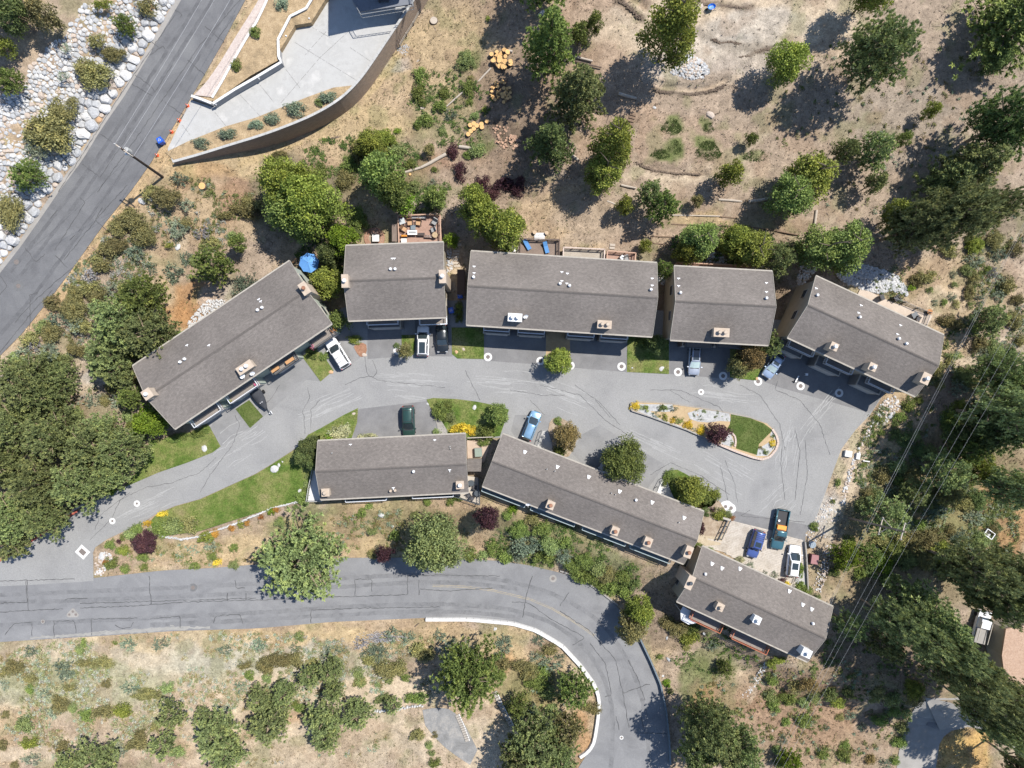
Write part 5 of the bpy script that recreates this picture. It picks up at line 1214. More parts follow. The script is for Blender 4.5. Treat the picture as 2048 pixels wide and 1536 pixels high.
stonefield('stone_patch', 'stones edging the steps between the two buildings', [(895, 500), (905, 498), (906, 525), (902, 545), (893, 545)], 90, .07, .2)
for pts, lb in [([(300, 1063), (330, 1073), (365, 1078), (400, 1072), (440, 1058), (480, 1044), (512, 1030), (545, 1016), (580, 1008), (600, 1002)], 'white stone edging along the bottom of the long lawn'), ([(500, 1030), (520, 1024)], '')]:
    if lb:
        m = MB(); q = resample(pts, 110)
        for i, (u, v) in enumerate(q):
            b = P(u, v + rn.uniform(-1, 1)); m.box((b.x, b.y, b.z + .1), (rn.uniform(.2, .45), rn.uniform(.18, .3), .26), rn.random() * 3, taper=.75)
        tag(m.build('stone_edging', rock_ms['white_granite']), lb, 'stones', kind='stuff')
m = MB()
for u, v in resample([(750, 1422), (778, 1420), (812, 1415), (845, 1411)], 20):
    b = P(u, v + rn.uniform(-1.5, 1.5)); m.box((b.x, b.y, b.z + .1), (rn.uniform(.25, .5), rn.uniform(.2, .4), .3), rn.random() * 3, taper=.75)
tag(m.build('stone_edging', rock_ms['white_granite']), 'broken row of white stones on the bare sand at bottom centre', 'stones', kind='stuff')
for u, v, r, lb, kd in [(409, 897, 8, 'white flat rock on the left lawn near the drive', 'white_granite'), (549, 938, 9, 'largest white rock at the edge of the drive, first of three', 'white_granite'), (558, 930, 6, 'middle white rock of three at the drive edge', 'white_granite'), (565, 923, 5, 'smallest right-hand rock of three at the drive edge', 'white_granite'), (600, 981, 6, 'white oval rock beside the triangular white terrace', 'white_granite'), (604, 887, 5, 'cream rock under the dark shrub at the drive edge', 'warm_granite'),
                       (708, 827, 5, 'round pinkish rock at the point of the lawn beside the dark pad', 'warm_granite'), (697, 836, 4, 'small grey rock in the lawn beside the dark pad', 'cool_granite'), (857, 808, 5, 'white rock at the upper left tip of the yellow-shrub lawn', 'white_granite'), (949, 815, 6, 'pale rock in the middle of the yellow-shrub lawn', 'white_granite'), (1264, 736, 4, 'left of two white rocks on the lawn left of the silver car', 'white_granite'), (1323, 737, 7, 'larger right-hand white rock on the lawn left of the silver car', 'white_granite'),
                       (927, 698, 5, 'round cream rock on the lawn right of the black car', 'warm_granite'), (913, 704, 5, 'orange rock at the left edge of the lawn beside the black car', 'orange_granite'), (729, 710, 6, 'pale orange rock at the tip of the red mulch bed', 'warm_granite'), (662, 744, 6, 'orange rock at the corner of the lawn by the white wagon', 'orange_granite'), (1421, 230, 9, 'large tan boulder above the green patches on the bare slope', 'warm_granite'), (1309, 215, 4, 'small pale rock near the timber steps', 'white_granite'),
                       (1400, 13, 8, 'pale boulder left of the blue wheelbarrow', 'warm_granite'), (1083, 27, 8, 'grey boulder left of the tall conifer at the top', 'cool_granite'), (1377, 824, 7, 'large tan boulder in the island planter', 'warm_granite'), (1410, 838, 4, 'white rock in the middle of the island planter', 'white_granite'), (1337, 1319, 5, 'grey boulder right of the guard rail, upper', 'cool_granite'), (1334, 1276, 4, 'grey stone nearest the bright tree by the road bend', 'cool_granite'), (1326, 1352, 3, 'small pale stone beside the guard rail', 'white_granite'),
                       (1410, 1267, 5, 'pale stone in the shade below the red balcony', 'white_granite'), (1456, 757, 3, 'small cream rock at the lawn corner right of the silver car', 'warm_granite'), (1012, 748, 0, '', ''), (300, 393, 9, 'upper white boulder beside the utility pole shadow', 'white_granite'), (284, 402, 8, 'lower white boulder beside the utility pole shadow', 'white_granite'), (355, 494, 7, 'white rock in the sandy clearing', 'white_granite'), (1780, 832, 7, 'blue-grey boulder right of the end of the drive', 'cool_granite'), (1795, 803, 5, 'white boulder beneath the roof end of the right-hand building', 'white_granite'),
                       (763, 1030, 7, 'pale flat rock in the dry grass below the lower row', 'white_granite'), (785, 1053, 3, 'small white rock left of the round dense tree', 'white_granite'), (204, 1112, 8, 'pale boulder in the corner bed of round shrubs', 'white_granite'), (1848, 934, 5, 'white rock among shrubs below the power lines', 'white_granite'), (1893, 1018, 4, 'white rock on the scrub slope above the white frame', 'white_granite'), (845, 216, 5, 'pale rock between the two leftmost green bushes by the firewood', 'warm_granite'), (990, 1258, 4, 'small white rock above the concrete barrier', 'white_granite'),
                       (1545, 1459, 5, 'pale stone on an orange dirt patch at bottom right', 'warm_granite'), (1513, 757, 4, 'orange rock at the lower corner of the lawn right of the silver car', 'orange_granite'), (1412, 1000, 5, 'cream rock in the bed by the double manhole', 'warm_granite')]:
    if r: rock(u, v, r, lb, kd)
# ================================================================ VEHICLES
def paint(name, c, metal=.25): 
    m = pmat(name, c, .28, metal, .5, .6); return m
tyre_m = pmat('black_rubber', (.02, .02, .02), .9, 0, .2); rim_m = pmat('alloy_rim', (.4, .4, .41), .35, .8)
glass_c = pmat('tinted_car_glass', (.025, .035, .04), .06, 0, .9); trim_b = pmat('black_plastic', (.02, .02, .022), .55)
lamp_w = pmat('headlight_lens', (.28, .29, .3), .15, 0, .8); lamp_r = pmat('red_taillight', (.35, .02, .015), .25, 0, .7)
shade_m = pmat('reflective_sunshade', (.45, .55, .53), .4)
def loft(m, st, mat=None, ends=True):
    """st: list of (x, [(y,z)...]) rings"""
    n = len(st[0][1]); V = [(x, y, z) for x, ring in st for (y, z) in ring]
    F = [(i * n + k, (i + 1) * n + k, (i + 1) * n + (k + 1) % n, i * n + (k + 1) % n) for i in range(len(st) - 1) for k in range(n)]
    if ends: F += [tuple(range(n)), tuple(range((len(st) - 1) * n + n - 1, (len(st) - 1) * n - 1, -1))]
    return m.add(V, F, mat)
def ring(w, z0, zm, zt, crown=.04):
    return [(-w * .9, z0), (-w, zm), (-w * .985, zm + (zt - zm) * .55), (-w * .92, zt - .03), (-w * .78, zt + .01), (0, zt + crown), (w * .78, zt + .01), (w * .92, zt - .03), (w * .985, zm + (zt - zm) * .55), (w, zm), (w * .9, z0), (0, z0)]
def car(label, u, v, du, dv, body, L=4.7, W=1.88, Ht=1.7, kind='suv', cat='car', roofglass=None, rails=True, name='parked_car', shade=False, roofcol=None, group='vehicles parked along the drive', ribs=0, racks=False):
    ctr = P(u, v, .8); ctr.z = float(zt(ctr.x, ctr.y)) + .04
    if ctr.z > -.3: ctr.z = .05
    an = math.atan2(-dv, du)
    r = thing(name, label, cat, ctr, an, group)
    bh = 1.02 if kind in ('suv', 'pickup') else .92      # belt height
    if Ht < 1.6: bh = .92
    hl = L / 2; w = W / 2
    pick = kind == 'pickup'
    xs = [-1, -.975, -.92, -.8, -.5, 0, .3, .5, .7, .86, .95, .985, 1]
    wm = [.80, .90, .965, .995, 1, 1, 1, 1, .985, .95, .87, .78, .66]
    if kind == 'jeep' or pick: wm = [.9, .95, .98, 1, 1, 1, 1, 1, .99, .97, .92, .86, .76]
    zs = [bh - .12, bh - .04, bh, bh, bh, bh, bh, bh - .03, bh - .07, bh - .13, bh - .2, bh - .27, bh - .36]
    st = []
    for x, m_, z in zip(xs, wm, zs):
        if pick and x < -.05: continue
        st.append((x * hl, ring(w * m_, .28, .55, z, .05 if x > .3 else .02)))
    m = MB(); loft(m, st)
    if pick:
        x0, x1 = -hl, 0.0
        m.box(((x0 + x1) / 2, 0, .62), (x1 - x0, W * .97, .2))
        for s_ in (-1, 1): m.box(((x0 + x1) / 2, s_ * (w - .07), .85), (x1 - x0, .14, .5))
        m.box((x0 + .05, 0, .85), (.1, W * .95, .5)); m.box((x1 - .05, 0, .85), (.1, W * .9, .5))
    bo = m.build('body', body, r, smooth=False)
    for p_ in bo.data.polygons: p_.use_smooth = True
    if pick: MB().box((-hl / 2, 0, .735), (hl * .96, W * .82, .03)).build('bed_liner', trim_b, r)
    # greenhouse
    if pick: xb, xrr, xrf, xf = -.05 * hl, .03 * hl, .26 * hl, .5 * hl
    elif kind == 'suv': xb, xrr, xrf, xf = -.95 * hl, -.87 * hl, .08 * hl, .46 * hl
    elif kind == 'jeep': xb, xrr, xrf, xf = -.96 * hl, -.92 * hl, .2 * hl, .36 * hl
    else: xb, xrr, xrf, xf = -.9 * hl, -.62 * hl, .08 * hl, .42 * hl
    wb, wr = w * .92, w * .72
    n = 6
    def arc(xc, hw, bow, z, zc=0.03): return [Vector((xc + bow * (1 - (2 * i / n - 1) ** 2), -hw + 2 * hw * i / n, z + zc * (1 - (2 * i / n - 1) ** 2))) for i in range(n + 1)]
    A = arc(xf, wb * .93, .16, bh - .02); B = arc(xrf, wr, .1, Ht); C = arc(xrr, wr, -.06, Ht - .02); D_ = arc(xb, wb * .9, -.1, bh - .02)
    m = MB(); m.add(A + B, [(i, i + 1, n + 2 + i, n + 1 + i) for i in range(n)]); m.build('windshield', shade_m if shade else glass_c, r, smooth=True)
    m = MB(); m.add(C + D_, [(i, i + 1, n + 2 + i, n + 1 + i) for i in range(n)]); m.build('rear_window', glass_c, r, smooth=True)
    for s_, i in ((-1, 0), (1, n)):
        q = [D_[i], A[i], B[i], C[i]]
        m = MB(); m.add(q, [(0, 1, 2, 3) if s_ < 0 else (3, 2, 1, 0)]); o = m.build('side_window', glass_c, r)
        m = MB()
        for a, b, ww in ((A[i], B[i], .09), (D_[i], C[i], .14 if kind != 'sedan' else .12), (A[i].lerp(D_[i], .47), B[i].lerp(C[i], .42), .07)): m.bar(a + Vector((0, s_ * .01, 0)), b + Vector((0, s_ * .012, 0)), ww, .06)
        m.build('pillar', body, r)
    rc = roofcol or body
    st = []
    for t_ in (0, .06, .35, .7, .95, 1):
        x = xrr + (xrf - xrr) * t_ + (0.08 if t_ == 1 else -.03 if t_ == 0 else 0); e = .0 if t_ in (0, 1) else .035
        hw = wr * (1.03 if 0 < t_ < 1 else .95); z = Ht + e
        st.append((x, [(-hw, z - .05), (-hw * .9, z + .0), (0, z + .04), (hw * .9, z + .0), (hw, z - .05), (0, z - .07)]))
    m = MB(); loft(m, st); o = m.build('roof', rc, r, smooth=True)
    Lr = xrf - xrr
    if roofglass:
        for (t0, t1) in roofglass:
            m = MB(); xa = xrr + Lr * t0; xb_ = xrr + Lr * t1; m.box(((xa + xb_) / 2, 0, Ht + .068), (xb_ - xa, wr * 1.35, .02)); m.build('sunroof', glass_c, r)
    if ribs:
        for k in range(ribs):
            m = MB(); m.bar((xrr + .1, wr * (-.7 + 1.4 * k / (ribs - 1)), Ht + .07), (xrf - .15, wr * (-.7 + 1.4 * k / (ribs - 1)), Ht + .07), .05, .025); m.build('roof_rib', rc, r)
    if rails:
        for s_ in (-1, 1): m = MB(); m.bar((xrr + .15, s_ * wr * .98, Ht + .09), (xrf - .1, s_ * wr * .98, Ht + .09), .05, .05); m.build('roof_rail', trim_b, r)
    if racks:
        for t_ in racks: m = MB(); x = xrr + Lr * t_; m.bar((x, -wr, Ht + .1), (x, wr, Ht + .1), .05, .04); m.build('roof_bar', trim_b, r)
    # hood shut line, cowl, grille, bumpers
    m = MB(); m.box((xf + .17, 0, bh - .01), (.12, wb * 1.55, .05)); m.build('cowl', trim_b, r)
    m = MB()
    for s_ in (-1, 1): m.bar((xf + .2, s_ * w * .74, bh + .005), (hl * .93, s_ * w * .6, bh - .19), .03, .03)
    m.build('hood_crease', body, r)
    m = MB(); m.box((hl - .02, 0, .52), (.1, W * .62, .22)); m.build('grille', trim_b, r)
    m = MB(); m.box((-hl + .0, 0, .48), (.14, W * .8, .2)); m.build('rear_bumper', trim_b, r)
    for s_ in (-1, 1):
        m = MB(); m.box((hl * .955, s_ * w * .66, .68), (.24, .34, .13), -s_ * .45); m.build('headlight', lamp_w, r)
        m = MB(); m.box((-hl * .975, s_ * w * .78, .86), (.12, .22, .2)); m.build('taillight', lamp_r, r)
        m = MB(); m.box((xf - .02, s_ * (w + .12), bh + .03), (.14, .24, .16)); m.build('wing_mirror', body if kind != 'jeep' else trim_b, r)
        for x in (-.62 * hl, .62 * hl):
            m = MB(); m.cyl((x, s_ * (w - .2), .35), (x, s_ * (w + .015), .35), .35, n=16); t_ = m.build('wheel', tyre_m, r)
            m = MB(); m.cyl((x, s_ * (w + .0), .35), (x, s_ * (w + .03), .35), .21, n=12); m.build('rim', rim_m, t_)
    return r
white_p = paint('white_car_paint', (.68, .68, .68), 0); black_p = paint('black_car_paint', (.018, .022, .025), .3); silver_p = paint('silver_car_paint', (.42, .45, .5), .5); green_p = paint('dark_green_car_paint', (.025, .06, .05), .3)
ltblue_p = paint('pale_blue_car_paint', (.2, .34, .48), .4); blue_p = paint('violet_blue_car_paint', (.07, .11, .30), .3); teal_p = paint('dark_teal_car_paint', (.05, .13, .16), .3); sblue_p = paint('silver_blue_car_paint', (.3, .38, .5), .4)
car('white wagon with roof bars beside the leftmost lawn', 676, 707, -29, -46, white_p, 4.9, 1.95, 1.75, racks=(.3, .62))
car('white car with big dark sunroof and brown rear trim, behind the nearly square building', 846, 682, 1, -60, white_p, 4.65, 1.9, 1.65, roofglass=[(.05, .82)], roofcol=white_p)
car('black car parked right beside the white sunroof car', 884, 677, 2, 55, black_p, 4.2, 1.85, 1.5, kind='hatch', rails=False)
car('silver car with panoramic roof on the driveway of the tan-walled building', 1389, 721, -3, 60, silver_p, 4.45, 1.85, 1.65, roofglass=[(.08, .9)], shade=True)
car('silver-blue car half in the shade of the right-hand building', 1547, 731, -26, 40, sblue_p, 4.2, 1.8, 1.5, kind='hatch', roofglass=[(.5, .85)], rails=False, shade=True)
car('dark green SUV nosed against the low roof on the dark pad', 817, 843, 2, 60, green_p, 4.75, 1.92, 1.8, racks=(.15, .9), ribs=3)
car('pale blue wagon beside the pink entry walk', 1063, 851, 20, -50, ltblue_p, 4.6, 1.78, 1.5, kind='suv', rails=True)
car('violet-blue boxy SUV on the plank parking deck', 1511, 1088, -16, 53, blue_p, 4.3, 1.8, 1.85, kind='jeep', roofglass=[(.62, .92)], ribs=0, racks=(.1, .22, .34, .46), rails=False)
tr = car('dark teal pickup with an orange box in its bed', 1560, 1059, -14, 78, teal_p, 6.1, 2.0, 1.85, kind='pickup', cat='pickup', name='pickup_truck', rails=False, ribs=6)
car('white car with dark panoramic roof at the right end of the parking deck', 1587, 1122, 7, -58, white_p, 4.8, 1.88, 1.6, roofglass=[(.42, .86)])
# load in the pickup bed
o = Vector(tr.location); Rz = Matrix.Rotation(tr.rotation_euler.z, 3, 'Z')
ob = thing('cargo_box', 'orange cargo box across the bed of the teal pickup', 'box', o + Rz @ Vector((-.35, 0, .78)), tr.rotation_euler.z)
MB().box((0, 0, .3), (.75, 1.35, .6)).build('box_body', pmat('bright_orange_plastic', (.75, .27, .04), .5), ob); MB().box((.46, 0, .25), (.16, 1.55, .62)).build('headboard', white_m, ob)
ob = thing('bucket', 'white bucket in the bed of the teal pickup', 'bucket', o + Rz @ Vector((-1.35, -.5, .76)))
m = MB(); m.cyl((0, 0, 0), (0, 0, .35), .13, .17, 12); m.build('bucket_body', white_m, ob)
# covered boat on a trailer
bt = thing('covered_boat', 'black-covered boat on its trailer by the small square lawn', 'boat', (*U(520, 796, .6), .05), math.atan2(-24, 15) , 'vehicles parked along the drive')
cov = nmat('black_boat_cover', [(.028, .03, .036), (.05, .053, .06)], scale=1.2, rough=.8, bump=.04, bscale=2)
st = []
for x, w in [(-2.1, .78), (-1.4, .84), (-.5, .84), (.4, .74), (1.1, .55), (1.7, .3), (2.05, .08)]:
    st.append((x, [(-w, .75), (-w * 1.02, .95), (-w * .6, 1.12), (0, 1.25), (w * .6, 1.12), (w * 1.02, .95), (w, .75), (0, .5)]))
m = MB(); loft(m, st); m.build('boat_cover', cov, bt, smooth=True)
st = [(x, [(-w, .75), (0, .35 + max(0, x) * .15), (w, .75), (0, .76)]) for x, w in [(-2.05, .74), (-1, .8), (.4, .7), (1.5, .36), (2.0, .06)]]
m = MB(); loft(m, st); m.build('hull', pmat('white_gelcoat', (.5, .5, .5), .3), bt)
m = MB(); m.bar((-1.8, -.6, .4), (2.2, 0, .4), .07); m.bar((-1.8, .6, .4), (2.2, 0, .4), .07); m.bar((2.0, 0, .4), (3.0, 0, .42), .08); m.bar((-.6, -.9, .35), (-.6, .9, .35), .07); m.build('trailer_frame', raild, bt)
for s_ in (-1, 1):
    m = MB(); m.cyl((-.6, s_ * .85, .3), (-.6, s_ * 1.02, .3), .3, n=14); m.build('wheel', tyre_m, bt)
    m = MB(); m.box((-1.6, s_ * .35, 1.19), (.5, .07, .03), s_ * .1); m.build('strap', white_m, bt)
m = MB(); m.box((.8, 0, 1.2), (.1, .45, .04)); m.build('strap', white_m, bt)
m = MB(); m.box((2.75, 0, .5), (.12, .12, .18)); m.box((2.75, .28, .42), (.5, .1, .08)); m.build('winch_post', white_m, bt)
# white utility truck under the pines, lower right
ut = thing('utility_truck', 'white utility truck with ladder racks half hidden under the right-hand pines', 'truck', P(1955, 1250), math.radians(75))
MB().box((.2, 0, .75), (4.6, 1.9, .5)).build('body', white_m, ut); MB().box((-1.3, 0, 1.15), (2.2, 1.7, .35)).build('cargo_bed', conc_g, ut)
m = MB(); m.box((.65, 0, 1.35), (1.5, 1.75, .8), taper=.86); m.build('cab', white_m, ut); m = MB(); m.box((1.45, 0, 1.3), (.3, 1.5, .5)); m.build('windshield', glass_c, ut)
for s_ in (-1, 1):
    m = MB(); m.bar((-2.2, s_ * .8, 1.9), (1.0, s_ * .8, 1.9), .08); m.build('ladder_rack', trim, ut)
    for x in (-1.6, 1.7):
        m = MB(); m.cyl((x, s_ * .75, .35), (x, s_ * .98, .35), .36, n=14); m.build('wheel', tyre_m, ut)
# the roof of a neighbouring tan-roofed house at the right edge
hb = thing('tan_roofed_house', 'pinkish tan roofed house cut by the right edge under the pines', 'house', P(2040, 1300))
o = Vector(hb.location); ptan = nmat('pinkish_tan_shingle', [(.3, .2, .14), (.38, .27, .2)], scale=3, rough=.95, fine=.2, fscale=9)
rp = [(1992, 1248), (2120, 1225), (2190, 1400), (2080, 1480), (2000, 1420), (1984, 1300)]
w = [Vector((*U(u, v, 1.5), 0)) - o for u, v in rp]
MB().prism([(p.x, p.y) for p in w], 3.3, 3.6).build('roof', ptan, hb); MB().prism([(p.x * .97, p.y * .97) for p in w], -1, 3.3).build('wall', wall_tan, hb)
HARD.append([(p.x + o.x, p.y + o.y) for p in w])

# ================================================================ SMALL THINGS
blue_pl = pmat('blue_plastic', (.02, .09, .45), .4)
def bin_(u, v, rz, label, z=None, prnt=True):
    r = thing('recycling_bin', label, 'bin', P(u, v) if z is None else P(u, v, z=z), rz)
    MB().box((0, 0, .5), (.62, .74, 1.0), taper=1.15).build('bin_body', blue_pl, r); m = MB(); m.box((0, 0, 1.03), (.78, .9, .09), taper=.9); l = m.build('lid', blue_pl, r)
    if prnt:
        m = MB()
        for k, (x, y, a) in enumerate([(0, .14, .3), (-.13, -.08, 2.4), (.13, -.08, -1.8)]):
            m.box((x, y, 1.08), (.2, .06, .006), a)
        m.build('recycling_mark', white_m, l)
    for s_ in (-1, 1):
        m = MB(); m.cyl((s_ * .24, -.4, .1), (s_ * .3, -.4, .1), .1, n=10); m.build('wheel', tyre_m, r)
    return r
bin_(326, 285, .5, 'blue recycling bin at the mouth of the concrete driveway by the cones')
bin_(921, 592, .1, 'blue recycling bin at the end of the dark shed between two buildings')
bin_(903, 622, .2, 'blue recycling bin at the right front corner of the nearly square building')
sh = thing('lean_to_shed', 'long dark wooden shed beside the middle building, blue bin at its end', 'shed', P(924, 568))
MB().box((0, 0, 1.0), (1.0, 3.6, 2.0)).build('wall', timber, sh); MB().box((0, 0, 2.08), (1.15, 3.8, .1)).build('roof', pmat('dark_brown_boards', (.07, .05, .04), .9), sh)
orange = pmat('orange_cone_plastic', (.75, .12, .04), .5)
proto = None
for (u, v), lb in zip([(376, 212), (359, 241), (344, 264), (315, 311)], ['orange traffic cone nearest the white wall stub', 'orange traffic cone second from the white wall stub', 'orange traffic cone just above the blue bin', 'orange traffic cone below the blue bin by the wall end']):
    p = P(u, v, .06)
    if proto is None:
        proto = thing('traffic_cone', lb, 'cone', p, .3, 'cones across the driveway mouth')
        MB().box((0, 0, .02), (.42, .42, .04)).build('cone_base', orange, proto); m = MB(); m.cyl((0, 0, .04), (0, 0, .75), .17, .03, 12); c = m.build('cone_body', orange, proto); m = MB(); m.cyl((0, 0, .38), (0, 0, .5), .105, .08, 12); m.build('reflective_band', white_m, c)
    else: dup(proto, p, random.random(), lb)
# manhole collars
iron = nmat('cast_iron', [(.13, .11, .1), (.19, .165, .15)], scale=6, rough=.8)
def manhole(u, v, ro, ri, label, z=.045, mat=conc_w, kind='manhole'):
    p = P(u, v); p.z += z; r = thing('manhole', label, 'manhole', p, 0, 'manhole covers set in the asphalt')
    m = MB(); n = 28; V = []; 
    if ro > 0:
        for rr, zz in ((ro, -.03), (ro, .006), (ri, .006), (ri, -.02)):
            for i in range(n): a = 2 * math.pi * i / n; V.append((rr / S * math.cos(a), rr / S * math.sin(a), zz))
        m.add(V, [(j * n + i, j * n + (i + 1) % n, (j + 1) * n + (i + 1) % n, (j + 1) * n + i) for j in range(3) for i in range(n)]); m.build('collar', mat, r)
    m = MB(); m.cyl((0, 0, -.02), (0, 0, .004), ri / S * .94, n=20)
    for k in range(5): m.box((0, (-.4 + .2 * k) * ri / S * 2 * .8, .01), (ri / S * 1.3 * math.sqrt(max(.1, 1 - (-.8 + .4 * k) ** 2)), .025, .012))
    m.build('cover', iron, r)
for u, v, ro, ri, lb in [(976, 714, 8.4, 4, 'white-collared manhole left of the middle driveways, beside the lawn corner'), (1081, 722, 8.3, 4, 'white-collared manhole left of the yellow-green street tree'), (1141, 731, 8.3, 4, 'white-collared manhole half under the yellow-green street tree, on its right'), (795, 701, 8.3, 4, 'white-collared manhole beside the small dark tree in the narrow lawn'), (1243, 733, 8.4, 4.2, 'white-collared manhole at the lower left corner of the lawn left of the silver car'), (1356, 744, 8.3, 4.1, 'white-collared manhole just left of the silver car'),
                         (1446, 752, 8.3, 4.1, 'white-collared manhole right of the silver car'), (1516, 763, 8.3, 4.1, 'white-collared manhole at the front of the silver-blue car'), (1601, 772, 8.3, 4.1, 'white-collared manhole beside the boat trailer arm in the shade edge'), (1678, 786, 8.3, 4.1, 'white-collared manhole inside the shade of the right-hand building'), (1402, 784, 6, 2.2, 'small white-collared cover in the middle of the drive above the island'), (274, 1007, 6.3, 2.3, 'small white-collared cover in the drive, upper of the left pair'), (225, 1042, 6.3, 2.3, 'small white-collared cover in the drive, lower of the left pair'),
                         (1884, 1423, 4, 2.5, 'small pale collar on the service lane at lower right'), (1243, 1475, 4, 2.3, 'white-collared cover in the tree shadow on the lower road')]:
    manhole(u, v, ro, ri, lb)
manhole(1106, 1157, 7.5, 3.6, 'white-collared manhole at the top of the road bend', mat=conc_g)
dkcol = nmat('dark_patch_collar', [(.11, .11, .11), (.14, .14, .14)], scale=3)
manhole(33, 524, 6, 5, 'brown manhole near the gutter, upper of two on the highway', mat=dkcol); manhole(37, 572, 10, 4.5, 'brown manhole with round tar ring, lower of two on the highway', mat=dkcol)
manhole(386, 1175, 8, 4.3, 'dark iron manhole in the lower road left of the pine', mat=dkcol); manhole(86, 1243, 4, 2.6, 'small valve cover in the lower road left of the triple cover', mat=conc_g)
def multi(label, c, ovals, covers, mat):
    p = P(*c); p.z += .04; r = thing('manhole', label, 'manhole', p, 0, 'manhole covers set in the asphalt')
    pts = []; n = 26
    for i in range(n):
        a = 2 * math.pi * i / n; d = Vector((math.cos(a), math.sin(a)))
        pts.append(max(((d.x * rr + x, d.y * rr + y) for x, y, rr in ovals), key=lambda q: q[0] * d.x + q[1] * d.y))
    MB().prism([(x / S, -y / S) for x, y in pts], -.03, .006).build('collar', mat, r)
    for x, y, rr in covers: m = MB(); m.cyl((x / S, -y / S, 0), (x / S, -y / S, .016), rr / S, n=18); m.build('cover', iron, r)
multi('triple cover in one white collar in the lower road', (146, 1226), [(0, -6, 3.5), (-8, 4, 4.5), (7, 4, 4.5)], [(0, -3, 2.4), (-7, 3, 2.3), (6, 3, 2.6)], conc_g)
multi('double manhole in an oval white slab near the parking deck', (1457, 1014), [(-9, -4, 7), (-3, -5, 8), (5, 2, 9), (8, 4, 7)], [(5, 2, 3.8), (-6, -1, 3.4)], conc_w)
p = P(165, 1104, .05); r = thing('catch_basin', 'rectangular storm drain grate in a white frame at the road mouth', 'drain', p, math.radians(-42))
MB().box((0, 0, -.02), (1.75, 1.55, .05)).build('collar', conc_w, r); m = MB()
for k in range(8): m.box((-.42 + k * .12, 0, .015), (.06, .66, .03))
m.box((0, 0, .006), (1.0, .74, .012)); m.build('grate', iron, r)
p = P(1866, 1443, .045); tag(MB().box((0, 0, 0), (1.5, 1.9, .03), math.radians(-22)).build('asphalt_patch', asph_dark, loc=p), 'dark rectangular asphalt patch in the service lane', 'patch')
# trailer arm beside manhole in shade, small stools in the shade
r = thing('trailer_jack', 'white trailer arm standing on the driveway at the shade edge', 'trailer', P(1592, 758), math.radians(62)); MB().box((0, 0, .4), (1.1, .16, .1)).build('beam', white_m, r); MB().box((-.5, 0, .2), (.12, .12, .4)).build('leg', raild, r); MB().box((-.6, .18, .1), (.1, .4, .1)).build('jockey_wheel', tyre_m, r)
for u, v, lb in [(1619, 731, 'upper small white stool in the shade of the right-hand building'), (1611, 749, 'lower small white stool in the shade of the right-hand building')]:
    r = thing('stool', lb, 'stool', P(u, v)); MB().box((0, 0, .45), (.4, .36, .06)).build('seat', white_m, r)
    for sx in (-.15, .15):
        for sy in (-.13, .13): MB().box((sx, sy, .22), (.04, .04, .44)).build('leg', white_m, r)
# utility boxes at the end of the drive, sprinkler box
for u, v, s_, lb in [(1694, 907, (1.0, .9, .5), 'pale square utility box beside the end of the drive, left one'), (1714, 912, (.55, .9, .4), 'narrow white utility box, right of the square one'), (1731, 922, (1.0, .16, .25), 'short white board beside the narrow utility box')]:
    r = thing('utility_box', lb, 'box', P(u, v), -.15); MB().box((0, 0, s_[2] / 2), s_).build('cabinet', conc_w, r); MB().box((0, 0, s_[2] + .03), (s_[0] * 1.06, s_[1] * 1.06, .05)).build('lid', conc_w, r)
# wheelbarrow
r = thing('wheelbarrow', 'blue wheelbarrow on the bare dirt at the top edge', 'wheelbarrow', P(1421, 18), math.radians(15))
m = MB(); n = 12; V = []
for rr, zz in ((.62, .72), (.4, .42)):
    for i in range(n): a = 2 * math.pi * i / n; V.append((rr * math.cos(a), rr * .72 * math.sin(a), zz))
V.append((0, 0, .4)); m.add(V, [(i, (i + 1) % n, n + (i + 1) % n, n + i) for i in range(n)] + [(n + i, n + (i + 1) % n, 2 * n) for i in range(n)]); m.build('tray', pmat('bright_blue_tray', (.03, .2, .65), .45), r)
for s_ in (-1, 1): m = MB(); m.bar((-.5, s_ * .1, .35), (1.1, s_ * .32, .55), .05); m.build('handle', wood_p, r); m = MB(); m.bar((.5, s_ * .25, .5), (.55, s_ * .25, 0), .04); m.build('leg', raild, r)
m = MB(); m.cyl((-.65, -.05, .2), (-.65, .05, .2), .2, n=12); m.build('wheel', tyre_m, r)
# umbrella
ub = thing('patio_umbrella', 'blue patio umbrella between the diagonal building and the square one', 'umbrella', (*U(617, 525, 2.5), 0), .2)
cols = [pmat('blue_canopy', (.1, .26, .55), .8), pmat('blue_canopy_b', (.085, .23, .5), .8)]
n = 8; apex = Vector((0, 0, 2.75))
for i in range(n):
    a0, a1 = 2 * math.pi * i / n, 2 * math.pi * (i + 1) / n; R_ = 1.55
    e0 = Vector((R_ * math.cos(a0), R_ * math.sin(a0), 2.25)); e1 = Vector((R_ * math.cos(a1), R_ * math.sin(a1), 2.25)); mid = (e0 + e1) / 2 * .97; mid.z = 2.22
    h0 = (apex + e0) / 2; h1 = (apex + e1) / 2; hm = (h0 + h1) / 2 - Vector((0, 0, .05)); dn = Vector((0, 0, -.02))
    V = [apex, h0, hm, h1, e0, mid, e1]; m = MB(); m.add(V + [x + dn for x in V], [(0, 1, 2), (0, 2, 3), (1, 4, 5, 2), (2, 5, 6, 3), (9, 8, 7), (10, 9, 7), (9, 12, 11, 8), (10, 13, 12, 9), (4, 11, 12, 5), (5, 12, 13, 6)]); m.build('canopy_panel', cols[i % 2], ub)
    m = MB(); m.bar(apex + dn, e0 + dn, .025); m.build('rib', raild, ub)
m = MB(); m.cyl((0, 0, 0), (0, 0, 2.85), .03); m.build('pole', wood_p, ub)
